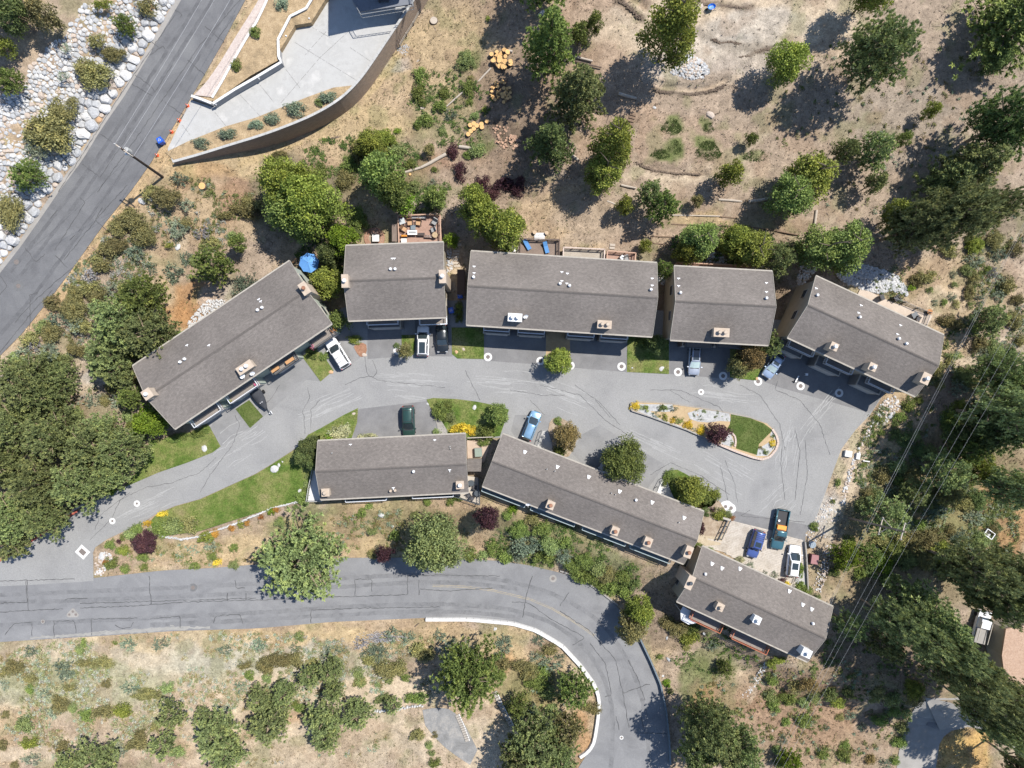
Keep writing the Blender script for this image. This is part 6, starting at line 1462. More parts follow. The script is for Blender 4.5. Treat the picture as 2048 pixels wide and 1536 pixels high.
# chairs and tables
cush = {'tan': pmat('tan_cushion', (.4, .25, .14), .9), 'grey': pmat('grey_cushion', (.24, .24, .24), .9), 'blue': pmat('blue_cushion', (.07, .2, .42), .8), 'white': white_m, 'brown': pmat('brown_wicker', (.16, .09, .05), .8), 'dark': pmat('dark_mesh', (.06, .06, .065), .8)}
frame_m = pmat('dark_chair_frame', (.05, .035, .03), .6)
def chair(u, v, rz, col, label, z, s=1.0, grp=None, name='patio_chair'):
    r = thing(name, label, 'chair', P(u, v, z=z), rz, grp); r.scale = (s, s, s)
    MB().box((0, 0, .4), (.6, .6, .12)).build('seat', cush[col], r)
    m = MB(); m.box((0, .3, .68), (.58, .1, .55), M=Matrix.Rotation(-.35, 3, 'X')); m.build('backrest', cush['brown'] if col == 'tan' else cush[col], r)
    for sx in (-1, 1):
        m = MB(); m.box((sx * .33, 0, .58), (.07, .6, .04)); m.build('armrest', frame_m, r)
        for sy in (-.25, .25): MB().box((sx * .31, sy, .28), (.05, .05, .56)).build('leg', frame_m, r)
    return r
z2 = .9
G2 = 'chairs on the crowded red-brown deck'
chair(821, 447, math.radians(5), 'tan', 'tan cushioned chair at the top of the crowded deck, left of the pair', z2, 1.25, G2); chair(838, 447, math.radians(-8), 'tan', 'tan cushioned chair at the top of the crowded deck, right of the pair', z2, 1.25, G2)
chair(809, 459, math.radians(60), 'tan', 'tan cushioned chair turned inward at the left rail of the crowded deck', z2, 1.2, G2); chair(870, 446, math.radians(-30), 'grey', 'grey cushioned chair in the upper right corner of the crowded deck', z2, 1.25, G2); chair(867, 461, math.radians(-70), 'grey', 'cream-seated chair at the right side of the crowded deck', z2, 1.1, G2)
def table(u, v, w, d, h, rz, mat, label, z, rnd=False, top2=None):
    r = thing('patio_table', label, 'table', P(u, v, z=z), rz); m = MB()
    if rnd: m.cyl((0, 0, h - .05), (0, 0, h), w / 2, n=16)
    else: m.box((0, 0, h - .03), (w, d, .06))
    t_ = m.build('table_top', mat, r)
    if top2: MB().box((0, 0, h + .01), (w * .75, d * .45, .02)).build('inset', top2, t_)
    for sx in (-1, 1):
        for sy in (-1, 1): MB().box((sx * w * .33, sy * d * .33, h / 2), (.06, .06, h - .05)).build('leg', frame_m, r)
    return r
table(826, 467, 1.45, .7, .75, 0, white_m, 'white rectangular fire table on the crowded deck', z2, top2=cush['grey']); table(827, 456, .75, .7, .45, 0, pmat('blue_grey_top', (.14, .17, .19), .5), 'low blue-grey table between the pair of tan chairs', z2)
table(871, 472, .85, .85, .8, 0, nmat('tan_basket', [(.3, .22, .13), (.4, .3, .19)], scale=4), 'round woven table in the lower right corner of the crowded deck', z2, True); table(809, 483, .85, .7, .6, 0, conc_w, 'square white table at the lower left corner of the crowded deck', z2)
table(805, 444, .9, .9, .6, .3, pmat('pale_glass', (.4, .42, .42), .3), 'pale glass table in the upper left corner of the crowded deck', z2); table(843, 470, 1.1, .4, .6, 0, frame_m, 'long dark planter bench right of the white fire table', z2); table(857, 474, 1.1, .4, .45, -.05, nmat('brown_bench', [(.16, .11, .09)], scale=2), 'brown bench near the right side of the crowded deck', z2)
for u, v, w, lb in [(809, 473, 1.0, 'orange flower box left of the white fire table'), (843, 467, .0, '')]:
    if w: r = thing('planter_box', lb, 'planter', P(u, v, z=z2)); MB().box((0, 0, .25), (w, .35, .5)).build('box_body', timber, r); MB().box((0, 0, .55), (w * .9, .28, .14), taper=.8).build('flowers', pmat('orange_flowers', (.6, .22, .03), .9), r)
for k, u in enumerate([831, 846]): r = thing('planter_box', ['grey planter trough at the top rail of the crowded deck, left', 'grey planter trough at the top rail of the crowded deck, right'][k], 'planter', P(u, 436, z=z2)); MB().box((0, 0, .25), (1.05, .35, .5)).build('box_body', cush['grey'], r)
def lounger(u, v, rz, label, z):
    r = thing('sun_lounger', label, 'lounger', P(u, v, z=z), rz, 'loungers on the brown deck')
    MB().box((.25, 0, .32), (1.2, .62, .12)).build('mattress', cush['blue'], r); m = MB(); m.box((-.55, 0, .5), (.7, .62, .12), M=Matrix.Rotation(.5, 3, 'Y')); m.build('backrest', cush['blue'], r)
    for sx in (-.5, .75):
        for sy in (-.25, .25): MB().box((sx, sy, .14), (.05, .05, .28)).build('leg', frame_m, r)
lounger(1054, 490, math.radians(-60), 'blue lounger at the left of the brown deck', .7); lounger(1092, 496, math.radians(-75), 'blue lounger at the right of the brown deck', .7)
chair(1028, 500, .2, 'white', 'white chair on the short grey deck under the broad tree', .7, 1.1); chair(1252, 518, .4, 'grey', 'grey chair at the corner of the salmon deck', .9, 1.1); chair(1244, 516, 2.4, 'white', 'pale chair near the corner of the salmon deck', .9, 1.0)
for k, (u, v) in enumerate([(940, 965), (952, 985)]): table(u + 3, v, .95, .95, .74, 0, raild, ['dark round table at the upper part of the tan terrace', 'larger dark round table at the lower part of the tan terrace'][k], TZ, True)
for k, (u, v, a) in enumerate([(938, 990, .5), (957, 988, 4), (950, 974, 3), (945, 996, 1)]): chair(u, v, a, 'dark', ['dark mesh chair left of the larger terrace table', 'dark mesh chair right of the larger terrace table', 'dark mesh chair above the larger terrace table', 'dark mesh chair below the larger terrace table'][k], TZ, .9, 'dark chairs on the tan terrace')
table(1825, 631, .9, .8, .7, .5, raild, 'dark square table on the pink patio', .12); chair(1833, 638, 1.0, 'dark', 'dark chair beside the square table on the pink patio', .12, 1.1); chair(1760, 596, 2.0, 'dark', 'dark wire chair at the left end of the pink patio', .12, 1.2); chair(1790, 598, .6, 'dark', 'dark chair in the middle of the pink patio', .12, 1.2)
r = thing('fire_bowl', 'rusty orange fire bowl at the end of the pink patio', 'fire bowl', P(1856, 624, z=.12)); m = MB(); m.cyl((0, 0, .1), (0, 0, .5), .22, .42, 14); m.build('bowl', nmat('rust', [(.3, .13, .05), (.4, .2, .09)], scale=4), r)
# square white table on circular brick patio behind the square building
r = thing('brick_patio', 'round brick patio behind the nearly square building', 'patio', P(749, 476)); ms = []
m = MB(); m.cyl((0, 0, -.1), (0, 0, .05), 1.55, n=28); m.build('paving', soil_m, r)
bm = MB().box((0, 0, 0), (.22, .16, .08)).mesh('brick', nmat('red_brick', [(.26, .12, .08), (.36, .2, .14)], scale=3))
for rr in (1.0, 1.25, 1.5):
    nn = int(2 * math.pi * rr / .25)
    for i in range(nn): a = 2 * math.pi * i / nn; link('brick', bm, r, (rr * math.cos(a), rr * math.sin(a), .06), a + math.pi / 2)
r = thing('barbecue_island', 'white-topped square fire pit on the round brick patio', 'fire pit', P(753, 478)); MB().box((0, 0, .3), (.95, .95, .6)).build('base', conc_g, r); MB().box((0, 0, .64), (1.05, 1.05, .08)).build('top_slab', conc_w, r)
r = thing('bench', 'red-brown bench above the white-topped fire pit', 'bench', P(751, 467)); MB().box((0, 0, .45), (1.1, .35, .06)).build('seat', pink_wood, r)
for sx in (-.45, .45): MB().box((sx, 0, .2), (.08, .3, .42)).build('leg', pink_wood, r)
r = thing('bench', 'wooden bench partly under the blue umbrella', 'bench', P(588, 524), math.radians(30)); MB().box((0, 0, .45), (1.2, .4, .06)).build('seat', pmat('orange_wood', (.4, .22, .1), .8), r)
for sx in (-.45, .45): MB().box((sx, 0, .2), (.08, .3, .42)).build('leg', wood_d, r)
r = thing('lean_to_shed', 'weathered brown tarp roof left of the crowded deck', 'shed', (*U(790, 465, 1.6), 0)); MB().box((0, 0, 1.5), (.95, 2.7, .1), M=Matrix.Rotation(.12, 3, 'Y')).build('roof', nmat('weathered_boards', [(.12, .09, .075), (.19, .15, .125)], scale=2, vec=(4, .4, 1), fine=.2), r)
for sx in (-.4, .4):
    for sy in (-1.2, 1.2): MB().box((sx, sy, .72), (.08, .08, 1.44)).build('post', timber, r)
# furniture on the balconies of the leftmost building and its flower pots
flor = pmat('pink_flowers', (.6, .12, .25), .9)
for (fx, fy, fw, mt, lb) in [(.17, .35, 1.5, 'orange_wood', 'orange wooden table on the third balcony of the diagonal building'), (.36, .5, 1.4, 'orange_wood', 'orange wooden bench at the right of the third balcony')]:
    p = b1.world(Vector((fx * b1.W / 2, -(b1.D / 2 + fy), 3.32))); r = thing('balcony_table', lb, 'table', p, b1.ang); MB().box((0, 0, .7), (fw, .5, .06)).build('table_top', MATS[mt], r)
    for sx in (-.6, .6): MB().box((sx * fw / 1.5, 0, .34), (.07, .4, .7)).build('leg', wood_d, r)
for (fx, fy, mt, lb) in [(.64, .7, flor, 'pink potted flowers at the left of the rightmost balcony'), (.93, .3, MATS['orange_flowers'], 'yellow potted plant at the right end of the rightmost balcony'), (-.1, .6, flor, 'pink potted flowers at the end of the second balcony'), (-.43, .5, pmat('leafy_green', (.14, .2, .04), .9), 'leafy potted plant on the second balcony')]:
    p = b1.world(Vector((fx * b1.W / 2, -(b1.D / 2 + fy), 3.32))); r = thing('flower_pot', lb, 'pot', p); m = MB(); m.cyl((0, 0, 0), (0, 0, .35), .15, .22, 10); m.build('pot_body', cush['tan'], r)
    m = MB(); kk = random.Random(int(fx * 100))
    for i in range(40): a = Vector((kk.gauss(0, .16), kk.gauss(0, .16), .5 + kk.random() * .2)); m.add([a, a + Vector((.1, .02, .02)), a + Vector((.03, .1, -.02))], [(0, 1, 2)])
    m.build('blooms', mt, r)
# hexagonal white awning of the lower-right house
r = thing('awning', 'white angular awning below the roof of the red-balcony house', 'awning', (*U(1382, 1233, -.5), -.4)); o = Vector(r.location)
w = [Vector((*U(u, v, .2), 0)) for u, v in [(1361, 1222), (1366, 1213), (1400, 1232), (1393, 1246), (1377, 1249), (1362, 1240)]]
MB().prism([(p.x - o.x, p.y - o.y) for p in w], .5, .6).build('canopy', nmat('white_canvas', [(.55, .56, .58), (.62, .63, .65)], scale=1, rough=.9), r)
for p in w[::2]: MB().box((p.x - o.x, p.y - o.y, -1.1), (.08, .08, 3.2)).build('post', white_m, r)
# red stair flights below the balconies
r = thing('red_stair', 'red-stained stair flight below the left red balcony', 'stairs', (*U(1420, 1246, -1.5), -1.5), b8.ang)
for k in range(6): MB().box((k * .34 - .8, -.1, .6 - k * .22), (.3, .8, .05)).build('tread', railr, r)
MB().bar((-1, .3, 1.6), (1.3, .3, .1), .08).build('handrail', railr, r); MB().bar((-1, -.5, 1.6), (1.3, -.5, .1), .08).build('handrail', railr, r)
# white open frame on the scrub slope
r = thing('white_frame', 'white open steel frame standing in the scrub at the right', 'frame', P(1972, 1066), math.radians(-35)); m = MB()
for (a, b) in [((-.7, -.5), (.7, -.5)), ((.7, -.5), (.7, .5)), ((.7, .5), (-.7, .5)), ((-.7, .5), (-.7, -.5))]: m.bar((*a, .8), (*b, .8), .1)
m.build('rim', white_m, r); MB().box((0, 0, .3), (1.0, .7, .08)).build('shelf', pipe_m, r)
for sx in (-.7, .7):
    for sy in (-.5, .5): MB().box((sx, sy, .4), (.07, .07, .8)).build('leg', white_m, r)
# timber steps and planks lower middle
for pts, lb in [([(915, 1432), (925, 1455), (934, 1480)], 'grey plank stair with white edge, bottom centre'), ([(990, 1386), (1000, 1408), (1012, 1432), (1022, 1450)], 'grey plank stair right of the big pine')]:
    q = resample(pts, 12); o = P(*q[0]); r = thing('plank_stair', lb, 'stairs', o)
    for i, (u, v) in enumerate(q):
        p = P(u, v, .12) - o; d = P(*q[min(i + 1, 11)]) - P(*q[max(i - 1, 0)]); MB().box((p.x, p.y, p.z), (.42, .62, .1), math.atan2(d.y, d.x)).build('tread', wood_grey, r); n_ = Vector((-d.y, d.x, 0)).normalized() * .36; MB().box((p.x + n_.x, p.y + n_.y, p.z + .03), (.44, .12, .16), math.atan2(d.y, d.x)).build('stringer', conc_w, r)
for a, b, lb in [((830, 1253), (838, 1246), 'short dark post lying by the road verge'), ((320, 1288), (332, 1274), 'short dark post standing in the sage at the left verge')]: log(a, b, .08, lb, wood_d, name='marker_post')

# ================================================================ POLES AND WIRES
wire_m = pmat('aluminium_wire', (.4, .4, .4), .5, .2); wire_d = pmat('dark_cable', (.06, .06, .06), .6)
def wires(name, label, runs, r, mat, sag=.5, n=14):
    m = MB()
    for (a, b) in runs:
        prev = a
        for i in range(1, n + 1):
            t_ = i / n; p = a.lerp(b, t_) - Vector((0, 0, sag * 4 * t_ * (1 - t_))); m.cyl(prev, p, r, n=4); prev = p
    return tag(m.build(name, mat), label, 'wire')
A = P(325, 354); A.z -= .2
T = Vector((*U(243, 297, 4 + 12.2), 4 + 12.2))
up_ = thing('utility_pole', 'leaning dark utility pole with transformer beside the highway', 'pole', A)
pole_m = nmat('creosoted_pole', [(.035, .025, .02), (.06, .045, .035)], scale=4, rough=.9)
d = T - A; m = MB(); m.cyl((0, 0, 0), d, .2, .14, 12); m.build('shaft', pole_m, up_)
cr = Vector((-.62, -.5, 0)).normalized(); cdir = Vector((.79, -.62, 0))
pdir = Vector((math.cos(math.radians(-35)), math.sin(math.radians(-35)), 0))
for t_, l in ((.97, 1.3), (.90, 1.05)):
    c = d * t_; m = MB(); m.bar(c - pdir * l, c + pdir * l, .13, .13); ar = m.build('crossarm', wood_p, up_)
    for k in (-.9, -.3, .9): m = MB(); q = c + pdir * l * k + Vector((0, 0, .1)); m.cyl(q, q + Vector((0, 0, .25)), .06, .04, 8); m.build('insulator', white_m, ar)
c = d * .86 + Vector((.25, .2, 0)); m = MB(); m.cyl(c, c + Vector((0, 0, .9)), .3, n=12); m.build('transformer', pipe_m, up_)
c = d * .83 - Vector((.25, -.1, 0)); m = MB(); m.box(c, (.5, .5, .4)); m.build('junction_box', white_m, up_)
e = [T + pdir * 1.15 * k for k in (-.9, .1, .95)]
far = [Vector((*U(u, -260, 17.5), 17.5)) for u in (548, 578, 610)]
wires('power_line', 'bright power line running up the highway from the leaning pole, leftmost of three', [(e[0], far[0])], .014, wire_m); wires('power_line', 'bright power line in the middle of the three over the highway', [(e[1], far[1])], .014, wire_m); wires('power_line', 'thick dashed-looking cable, rightmost over the highway', [(e[2] - Vector((0, 0, 1.2)), far[2])], .022, pmat('grey_cable', (.3, .3, .31), .5))
wires('service_wire', 'thin dark service wires dropping from the leaning pole to the lower left', [(d * .8 + A, Vector((*U(60, 500, 6), 6))), (d * .78 + A, Vector((*U(150, 470, 5), 5)))], .012, wire_d)
A = P(1697, 1036); T = Vector((*U(1811, 1064, 14.2), 14.2))
up2 = thing('utility_pole', 'utility pole with slanted crossarms among the trees right of the parking deck', 'pole', A); d = T - A
m = MB(); m.cyl((0, 0, -.3), d, .18, .12, 12); m.build('shaft', nmat('grey_brown_pole', [(.16, .12, .09), (.23, .18, .14)], scale=4, rough=.9), up2)
ad = Vector((math.cos(math.radians(75)), math.sin(math.radians(75)), 0))
for t_, l in ((.6, 1.3), (.96, 1.2)):
    c = d * t_; m = MB(); m.bar(c - ad * l, c + ad * l, .12, .12); a_ = m.build('crossarm', wood_p, up2)
    for k in (-.9, 0, .9): m = MB(); q = c + ad * l * k + Vector((0, 0, .08)); m.cyl(q, q + Vector((0, 0, .22)), .05, .03, 8); m.build('insulator', white_m, a_)
c = d * .6; m = MB(); m.bar(c + ad * 1.1, c + d * .2, .08); m.bar(c - ad * 1.1, c + d * .12, .08); m.build('brace', wood_p, up2)
zc = 8.2
for k, (o1, o2, o3) in enumerate([((2080, 385), (1737, 1046), (1655, 1215)), ((2084, 385), (1741, 1048), (1660, 1212))]):
    a, b, c = [Vector((*U(*q, zz), zz)) for q, zz in zip((o1, o2, o3), (9.5, zc, 7.0))]
    wires('power_line', ['thick bright cable pair over the right slope, left cable', 'thick bright cable pair over the right slope, right cable'][k], [(a, b), (b, c)], .012, wire_m, .15)
for k, (o1, o2, o3) in enumerate([((2120, 480), (1798, 1052), (1690, 1225)), ((2140, 490), (1808, 1062), (1702, 1232)), ((2165, 495), (1822, 1075), (1722, 1235))]):
    a, b, c = [Vector((*U(*q, zz), zz)) for q, zz in zip((o1, o2, o3), (15.5, 14.3, 14.5))]
    c2 = b + (b - a).normalized() * 40; c2.z = 15
    wires('power_line', ['left of the three thin wires over the right slope', 'middle of the three thin wires over the right slope', 'right of the three thin wires over the right slope'][k], [(a, b), (b, c2)], .009, wire_m, .15)
# ================================================================ THE GROUND SHEET
def axis(half, step):
    fine = np.arange(-half, half + step / 2, step); out = []; x = half; s = step
    while x < 900: s *= 1.35; x += s; out.append(x)
    out = np.array(out); return np.concatenate([-out[::-1], fine, out])
def hard_field(x, y):
    ins = np.zeros(x.shape, bool); dd = np.full(x.shape, 1e9)
    for poly in HARD:
        xs = [p[0] for p in poly]; ys = [p[1] for p in poly]
        sel = (x > min(xs) - 3) & (x < max(xs) + 3) & (y > min(ys) - 3) & (y < max(ys) + 3)
        if not sel.any(): continue
        ins[sel] |= inpoly(x[sel], y[sel], poly); dd[sel] = np.minimum(dd[sel], dist_edges(x[sel], y[sel], poly))
    return ins, dd
def relief(x, y, ins, dd):
    m = np.where(ins, 0, sm((dd - .3) / 2.2))
    far = np.clip((np.hypot(x, y) - 120) / 300, 0, 1)
    r = (fbm(x, y, 7, 51) - .5) * .7 + (fbm(x, y, 1.8, 55, 3) - .5) * .34 + (vn(x, y, .6, 58) - .5) * .10
    for pts, h, w in BERM: 
        d = dist_edges(x, y, pts, False)
        r = r + h * np.exp(-(d / w) ** 2)
    return r * m * (1 - far) - .07 * ins - .02 * (dd < .5)
BERM = [(px(p), h, w) for p, h, w in [([(1312, 180), (1340, 185), (1380, 188), (1410, 184), (1445, 170)], -.8, .42), ([(1312, 172), (1345, 176), (1380, 179), (1410, 175)], .35, .8), ([(1235, 0), (1262, 18), (1285, 34)], -.7, .45), ([(1270, 322), (1290, 336), (1340, 344), (1410, 349)], -.45, .4), ([(1400, 70), (1440, 95), (1500, 100)], -.3, .35), ([(1500, 108), (1540, 95), (1580, 102)], -.3, .3), ([(1380, 3), (1440, 12), (1500, 18)], -.5, .3),
      ([(1655, 1190), (1640, 1180), (1668, 1090), (1700, 1010), (1720, 960), (1760, 870), (1785, 825)], -.25, .25), ([(600, 290), (640, 283), (560, 310)], .2, .5)]]
gx = axis(84, .42); gy = axis(64, .42)
X, Y = np.meshgrid(gx, gy); fx_, fy_ = X.ravel(), Y.ravel()
ins, dd = hard_field(fx_, fy_)
Z = zt(fx_, fy_); Zr = Z + relief(fx_, fy_, ins, dd)
inner = (np.abs(fx_) < 100) & (np.abs(fy_) < 80)
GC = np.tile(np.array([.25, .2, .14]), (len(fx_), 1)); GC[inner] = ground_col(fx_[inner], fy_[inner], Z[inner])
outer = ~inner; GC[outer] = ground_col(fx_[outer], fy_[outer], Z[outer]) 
nx, ny = len(gx), len(gy)
idx = np.arange(nx * ny).reshape(ny, nx)
Fq = np.stack([idx[:-1, :-1].ravel(), idx[:-1, 1:].ravel(), idx[1:, 1:].ravel(), idx[1:, :-1].ravel()], 1)
gm = bpy.data.materials.new('dry_hillside_ground'); gm.use_nodes = True
t = gm.node_tree; N = t.nodes; Lk = t.links; bs = N['Principled BSDF']; bs.inputs['Roughness'].default_value = 1; bs.inputs['Specular IOR Level'].default_value = .05
at = N.new('ShaderNodeAttribute'); at.attribute_name = 'Col'
tc = N.new('ShaderNodeTexCoord')
prod = None
for scv, lo, hi, det in ((1.6, .72, 1.28, 6), (7.0, .70, 1.30, 4), (.3, .88, 1.12, 3)):
    n_ = N.new('ShaderNodeTexNoise'); n_.inputs['Scale'].default_value = scv; n_.inputs['Detail'].default_value = det; n_.inputs['Roughness'].default_value = .7; n_.inputs['Distortion'].default_value = .6
    Lk.new(tc.outputs['Object'], n_.inputs[0]); r_n = N.new('ShaderNodeMapRange'); r_n.inputs[1].default_value = .3; r_n.inputs[2].default_value = .7; r_n.inputs[3].default_value = lo; r_n.inputs[4].default_value = hi; Lk.new(n_.outputs[0], r_n.inputs[0])
    if prod is None: prod = r_n.outputs[0]
    else: q = N.new('ShaderNodeMath'); q.operation = 'MULTIPLY'; Lk.new(prod, q.inputs[0]); Lk.new(r_n.outputs[0], q.inputs[1]); prod = q.outputs[0]
q = N.new('ShaderNodeVectorMath'); q.operation = 'SCALE'; Lk.new(at.outputs['Color'], q.inputs[0]); Lk.new(prod, q.inputs['Scale']); Lk.new(q.outputs[0], bs.inputs['Base Color'])
nb_ = N.new('ShaderNodeTexNoise'); nb_.inputs['Scale'].default_value = 4; nb_.inputs['Detail'].default_value = 6; nb_.inputs['Roughness'].default_value = .75; Lk.new(tc.outputs['Object'], nb_.inputs[0])
bp = N.new('ShaderNodeBump'); bp.inputs['Strength'].default_value = .9; bp.inputs['Distance'].default_value = .16; Lk.new(nb_.outputs[0], bp.inputs['Height']); Lk.new(bp.outputs[0], bs.inputs['Normal'])
gme = mesh_np('ground', np.stack([fx_, fy_, Zr], 1), Fq, gm, True, GC)
tag(link('ground', gme), 'dry sloping ground of straw grass, sand and brown soil', kind='structure')
def gz(x, y):
    """height of the finished ground at points"""
    x = np.atleast_1d(x).astype(float); y = np.atleast_1d(y).astype(float); i, d = hard_field(x, y); return zt(x, y) + relief(x, y, i, d)

# ---------------- fine growth on the ground, nobody could count it
fol_attr = bpy.data.materials.new('mixed_growth'); fol_attr.use_nodes = True
t = fol_attr.node_tree; a_ = t.nodes.new('ShaderNodeAttribute'); a_.attribute_name = 'Col'; t.links.new(a_.outputs['Color'], t.nodes['Principled BSDF'].inputs['Base Color'])
t.nodes['Principled BSDF'].inputs['Roughness'].default_value = .9; t.nodes['Principled BSDF'].inputs['Specular IOR Level'].default_value = .1
def blades(name, label, x, y, z, col, size, nb=4, width=.22, lean=(.5, 1.3)):
    n = len(x); ph = RNG.uniform(0, 6.283, (n, nb)); ln = RNG.uniform(.6, 1.2, (n, nb)) * size[:, None]; le = RNG.uniform(lean[0], lean[1], (n, nb))
    cx, cy, cz = x[:, None], y[:, None], z[:, None]
    dx, dy = np.cos(ph), np.sin(ph); w = ln * width
    tip = np.stack([cx + dx * ln * np.sin(le), cy + dy * ln * np.sin(le), cz + ln * np.cos(le) + .02], -1)
    b0 = np.stack([cx - dy * w, cy + dx * w, cz - .02 + 0 * ph], -1); b1_ = np.stack([cx + dy * w, cy - dx * w, cz - .02 + 0 * ph], -1)
    V = np.stack([b0, b1_, tip], 2).reshape(-1, 3); F = np.arange(len(V)).reshape(-1, 3)
    C = np.repeat(np.repeat(col[:, None, :], nb, 1) * RNG.uniform(.7, 1.3, (n, nb, 1)), 3, 1).reshape(-1, 3)
    return tag(link(name, mesh_np(name, V, F, fol_attr, False, C)), label, kind='stuff')
n = 125000
tx, ty = RNG.uniform(-82, 82, n), RNG.uniform(-62, 62, n)
i_, d_ = hard_field(tx, ty)
u_, v_ = 1024 + S * tx, 768 - S * ty
dens = .35 + .65 * sm((fbm(tx, ty, 5, 61) - .38) / .2)
riprap = inpoly(u_, v_, RF)
cg = ground_col(tx, ty, zt(tx, ty)); lum = cg.mean(1)
dens = dens * np.where(lum > .29, .3, 1.0) * np.where((u_ > 1180) & (v_ < 460), .45, 1.0)
keep = (~i_) & (d_ > .15) & (RNG.random(n) < dens) & ~riprap
tx, ty, cg = tx[keep], ty[keep], cg[keep]
tz = zt(tx, ty) + relief(tx, ty, i_[keep], d_[keep])
cc = cg * RNG.uniform(.6, 1.35, (len(tx), 1)); tg = RNG.random(len(tx)) < .12; cc[tg] = cc[tg] * .4 + np.array((.11, .125, .045)) * .6
blades('dry_grass', 'dry straw grass tufts over the hillside', tx, ty, tz, cc, RNG.uniform(.12, .34, len(tx)))
LX, LY, LZ, LC = [], [], [], []
for w, z, dn, mt in LAWNS:
    xs = [p[0] for p in w]; ys = [p[1] for p in w]; ar = (max(xs) - min(xs)) * (max(ys) - min(ys)); k = int(ar * 26 * dn)
    x = RNG.uniform(min(xs), max(xs), k); y = RNG.uniform(min(ys), max(ys), k); ok = inpoly(x, y, w) & (dist_edges(x, y, w) > .08); x, y = x[ok], y[ok]
    f = np.clip((fbm(x, y, 2.2, 71) - .42) / .25, 0, 1)[:, None]
    if mt is lawn_m2: f = f * .25
    LX.append(x); LY.append(y); LZ.append(np.full(len(x), z)); LC.append((np.array((.065, .11, .018)) * (1 - f) + np.array((.19, .18, .07)) * f) * RNG.uniform(.7, 1.3, (len(x), 1)))
blades('lawn_blades', 'short grass blades of the lawns', np.concatenate(LX), np.concatenate(LY), np.concatenate(LZ), np.concatenate(LC), RNG.uniform(.05, .13, sum(map(len, LX))), 4, .3)
# low scrub: small clumps of leaves spread over the shrubby slopes
ZON = [(1880, 640, 170, 130, 1300, 4), (1880, 950, 170, 210, 2600, 4), (1860, 1060, 180, 90, 1100, 4), (1990, 900, 60, 160, 500, 4), (1600, 1420, 230, 110, 700, 1), (1100, 1090, 130, 50, 420, 2), (1200, 1150, 80, 40, 260, 2), (400, 1340, 420, 80, 1900, 3), (150, 1400, 170, 100, 1100, 3), (800, 1330, 230, 60, 700, 3), (400, 1480, 380, 50, 350, 3), (1060, 1370, 90, 70, 350, 1), (330, 480, 130, 90, 500, 0), (110, 640, 110, 90, 420, 0), (230, 560, 90, 60, 260, 0), (420, 400, 90, 50, 180, 1),
       (720, 320, 120, 50, 360, 2), (900, 220, 90, 80, 240, 2), (860, 400, 60, 40, 160, 2), (1450, 490, 110, 40, 260, 2), (1620, 500, 60, 30, 120, 2), (470, 1110, 220, 26, 260, 1), (780, 1060, 170, 40, 300, 1), (1800, 1320, 180, 110, 500, 2), (1960, 460, 100, 60, 220, 1), (120, 760, 80, 60, 120, 0), (1430, 1290, 110, 60, 200, 2), (620, 1015, 50, 14, 60, 2), (1760, 250, 240, 180, 260, 1), (650, 520, 60, 60, 200, 2), (60, 60, 70, 70, 120, 1)]
PALT = [[(.17, .2, .11), (.2, .23, .16), (.13, .15, .05), (.18, .16, .07), (.27, .27, .24)], [(.17, .17, .07), (.22, .22, .11), (.2, .25, .17), (.2, .16, .07), (.13, .16, .05)], [(.09, .14, .035), (.12, .17, .045), (.16, .19, .08), (.07, .11, .035)], [(.26, .31, .22), (.22, .23, .12), (.3, .28, .16), (.2, .22, .1), (.33, .33, .28), (.25, .2, .1)], [(.18, .2, .07), (.2, .24, .13), (.14, .17, .05), (.22, .21, .09), (.25, .28, .2), (.1, .14, .05)]]
SX, SY, SC = [], [], []
for cu, cv, ru, rv, k, pi_ in ZON:
    a = RNG.uniform(0, 6.283, k); q = np.sqrt(RNG.random(k)); u = cu + ru * q * np.cos(a); v = cv + rv * q * np.sin(a)
    x, y = U(u, v, 0); g = zt(x, y); x, y = U(u, v, g); m_ = fbm(x, y, 3.5, 81 + pi_) > .47
    x, y = x[m_], y[m_]; SX.append(x); SY.append(y); SC.append(np.array([PALT[pi_][j] for j in RNG.integers(0, len(PALT[pi_]), len(x))]).reshape(-1, 3))
x = np.concatenate(SX); y = np.concatenate(SY); c = np.concatenate(SC); i_, d_ = hard_field(x, y); ok = (~i_) & (d_ > .4) & ~inpoly(1024 + S * x, 768 - S * y, RF); x, y, c = x[ok], y[ok], c[ok]
z = zt(x, y) + relief(x, y, i_[ok], d_[ok]); rad = RNG.uniform(.18, .55, len(x)); m_ = 20
px_ = RNG.normal(0, .5, (len(x), m_)) * rad[:, None] + x[:, None]; py_ = RNG.normal(0, .5, (len(x), m_)) * rad[:, None] + y[:, None]
rr = np.hypot(px_ - x[:, None], py_ - y[:, None]) / rad[:, None]; pz_ = z[:, None] + rad[:, None] * .7 * np.clip(1 - rr, 0, 1) * RNG.uniform(.6, 1, rr.shape) + .02
blades('low_scrub', 'low sage and grass scrub covering the slopes', px_.ravel(), py_.ravel(), pz_.ravel(), np.repeat(c, m_, 0) * RNG.uniform(.75, 1.25, (len(x) * m_, 1)), RNG.uniform(.1, .24, len(x) * m_), 3, .3)
# fallen needles and litter: dark twigs
n = 2600; x = RNG.uniform(-80, 80, n); y = RNG.uniform(-60, 60, n); i_, d_ = hard_field(x, y); ok = (~i_) & (d_ > .3); x, y = x[ok], y[ok]; z = zt(x, y) + relief(x, y, i_[ok], d_[ok]) + .04
blades('twigs', 'scattered twigs and bark litter', x, y, z, np.tile(np.array((.14, .11, .09)), (len(x), 1)) * RNG.uniform(.5, 2.4, (len(x), 1)), RNG.uniform(.3, .9, len(x)), 1, .06, (1.4, 1.55))
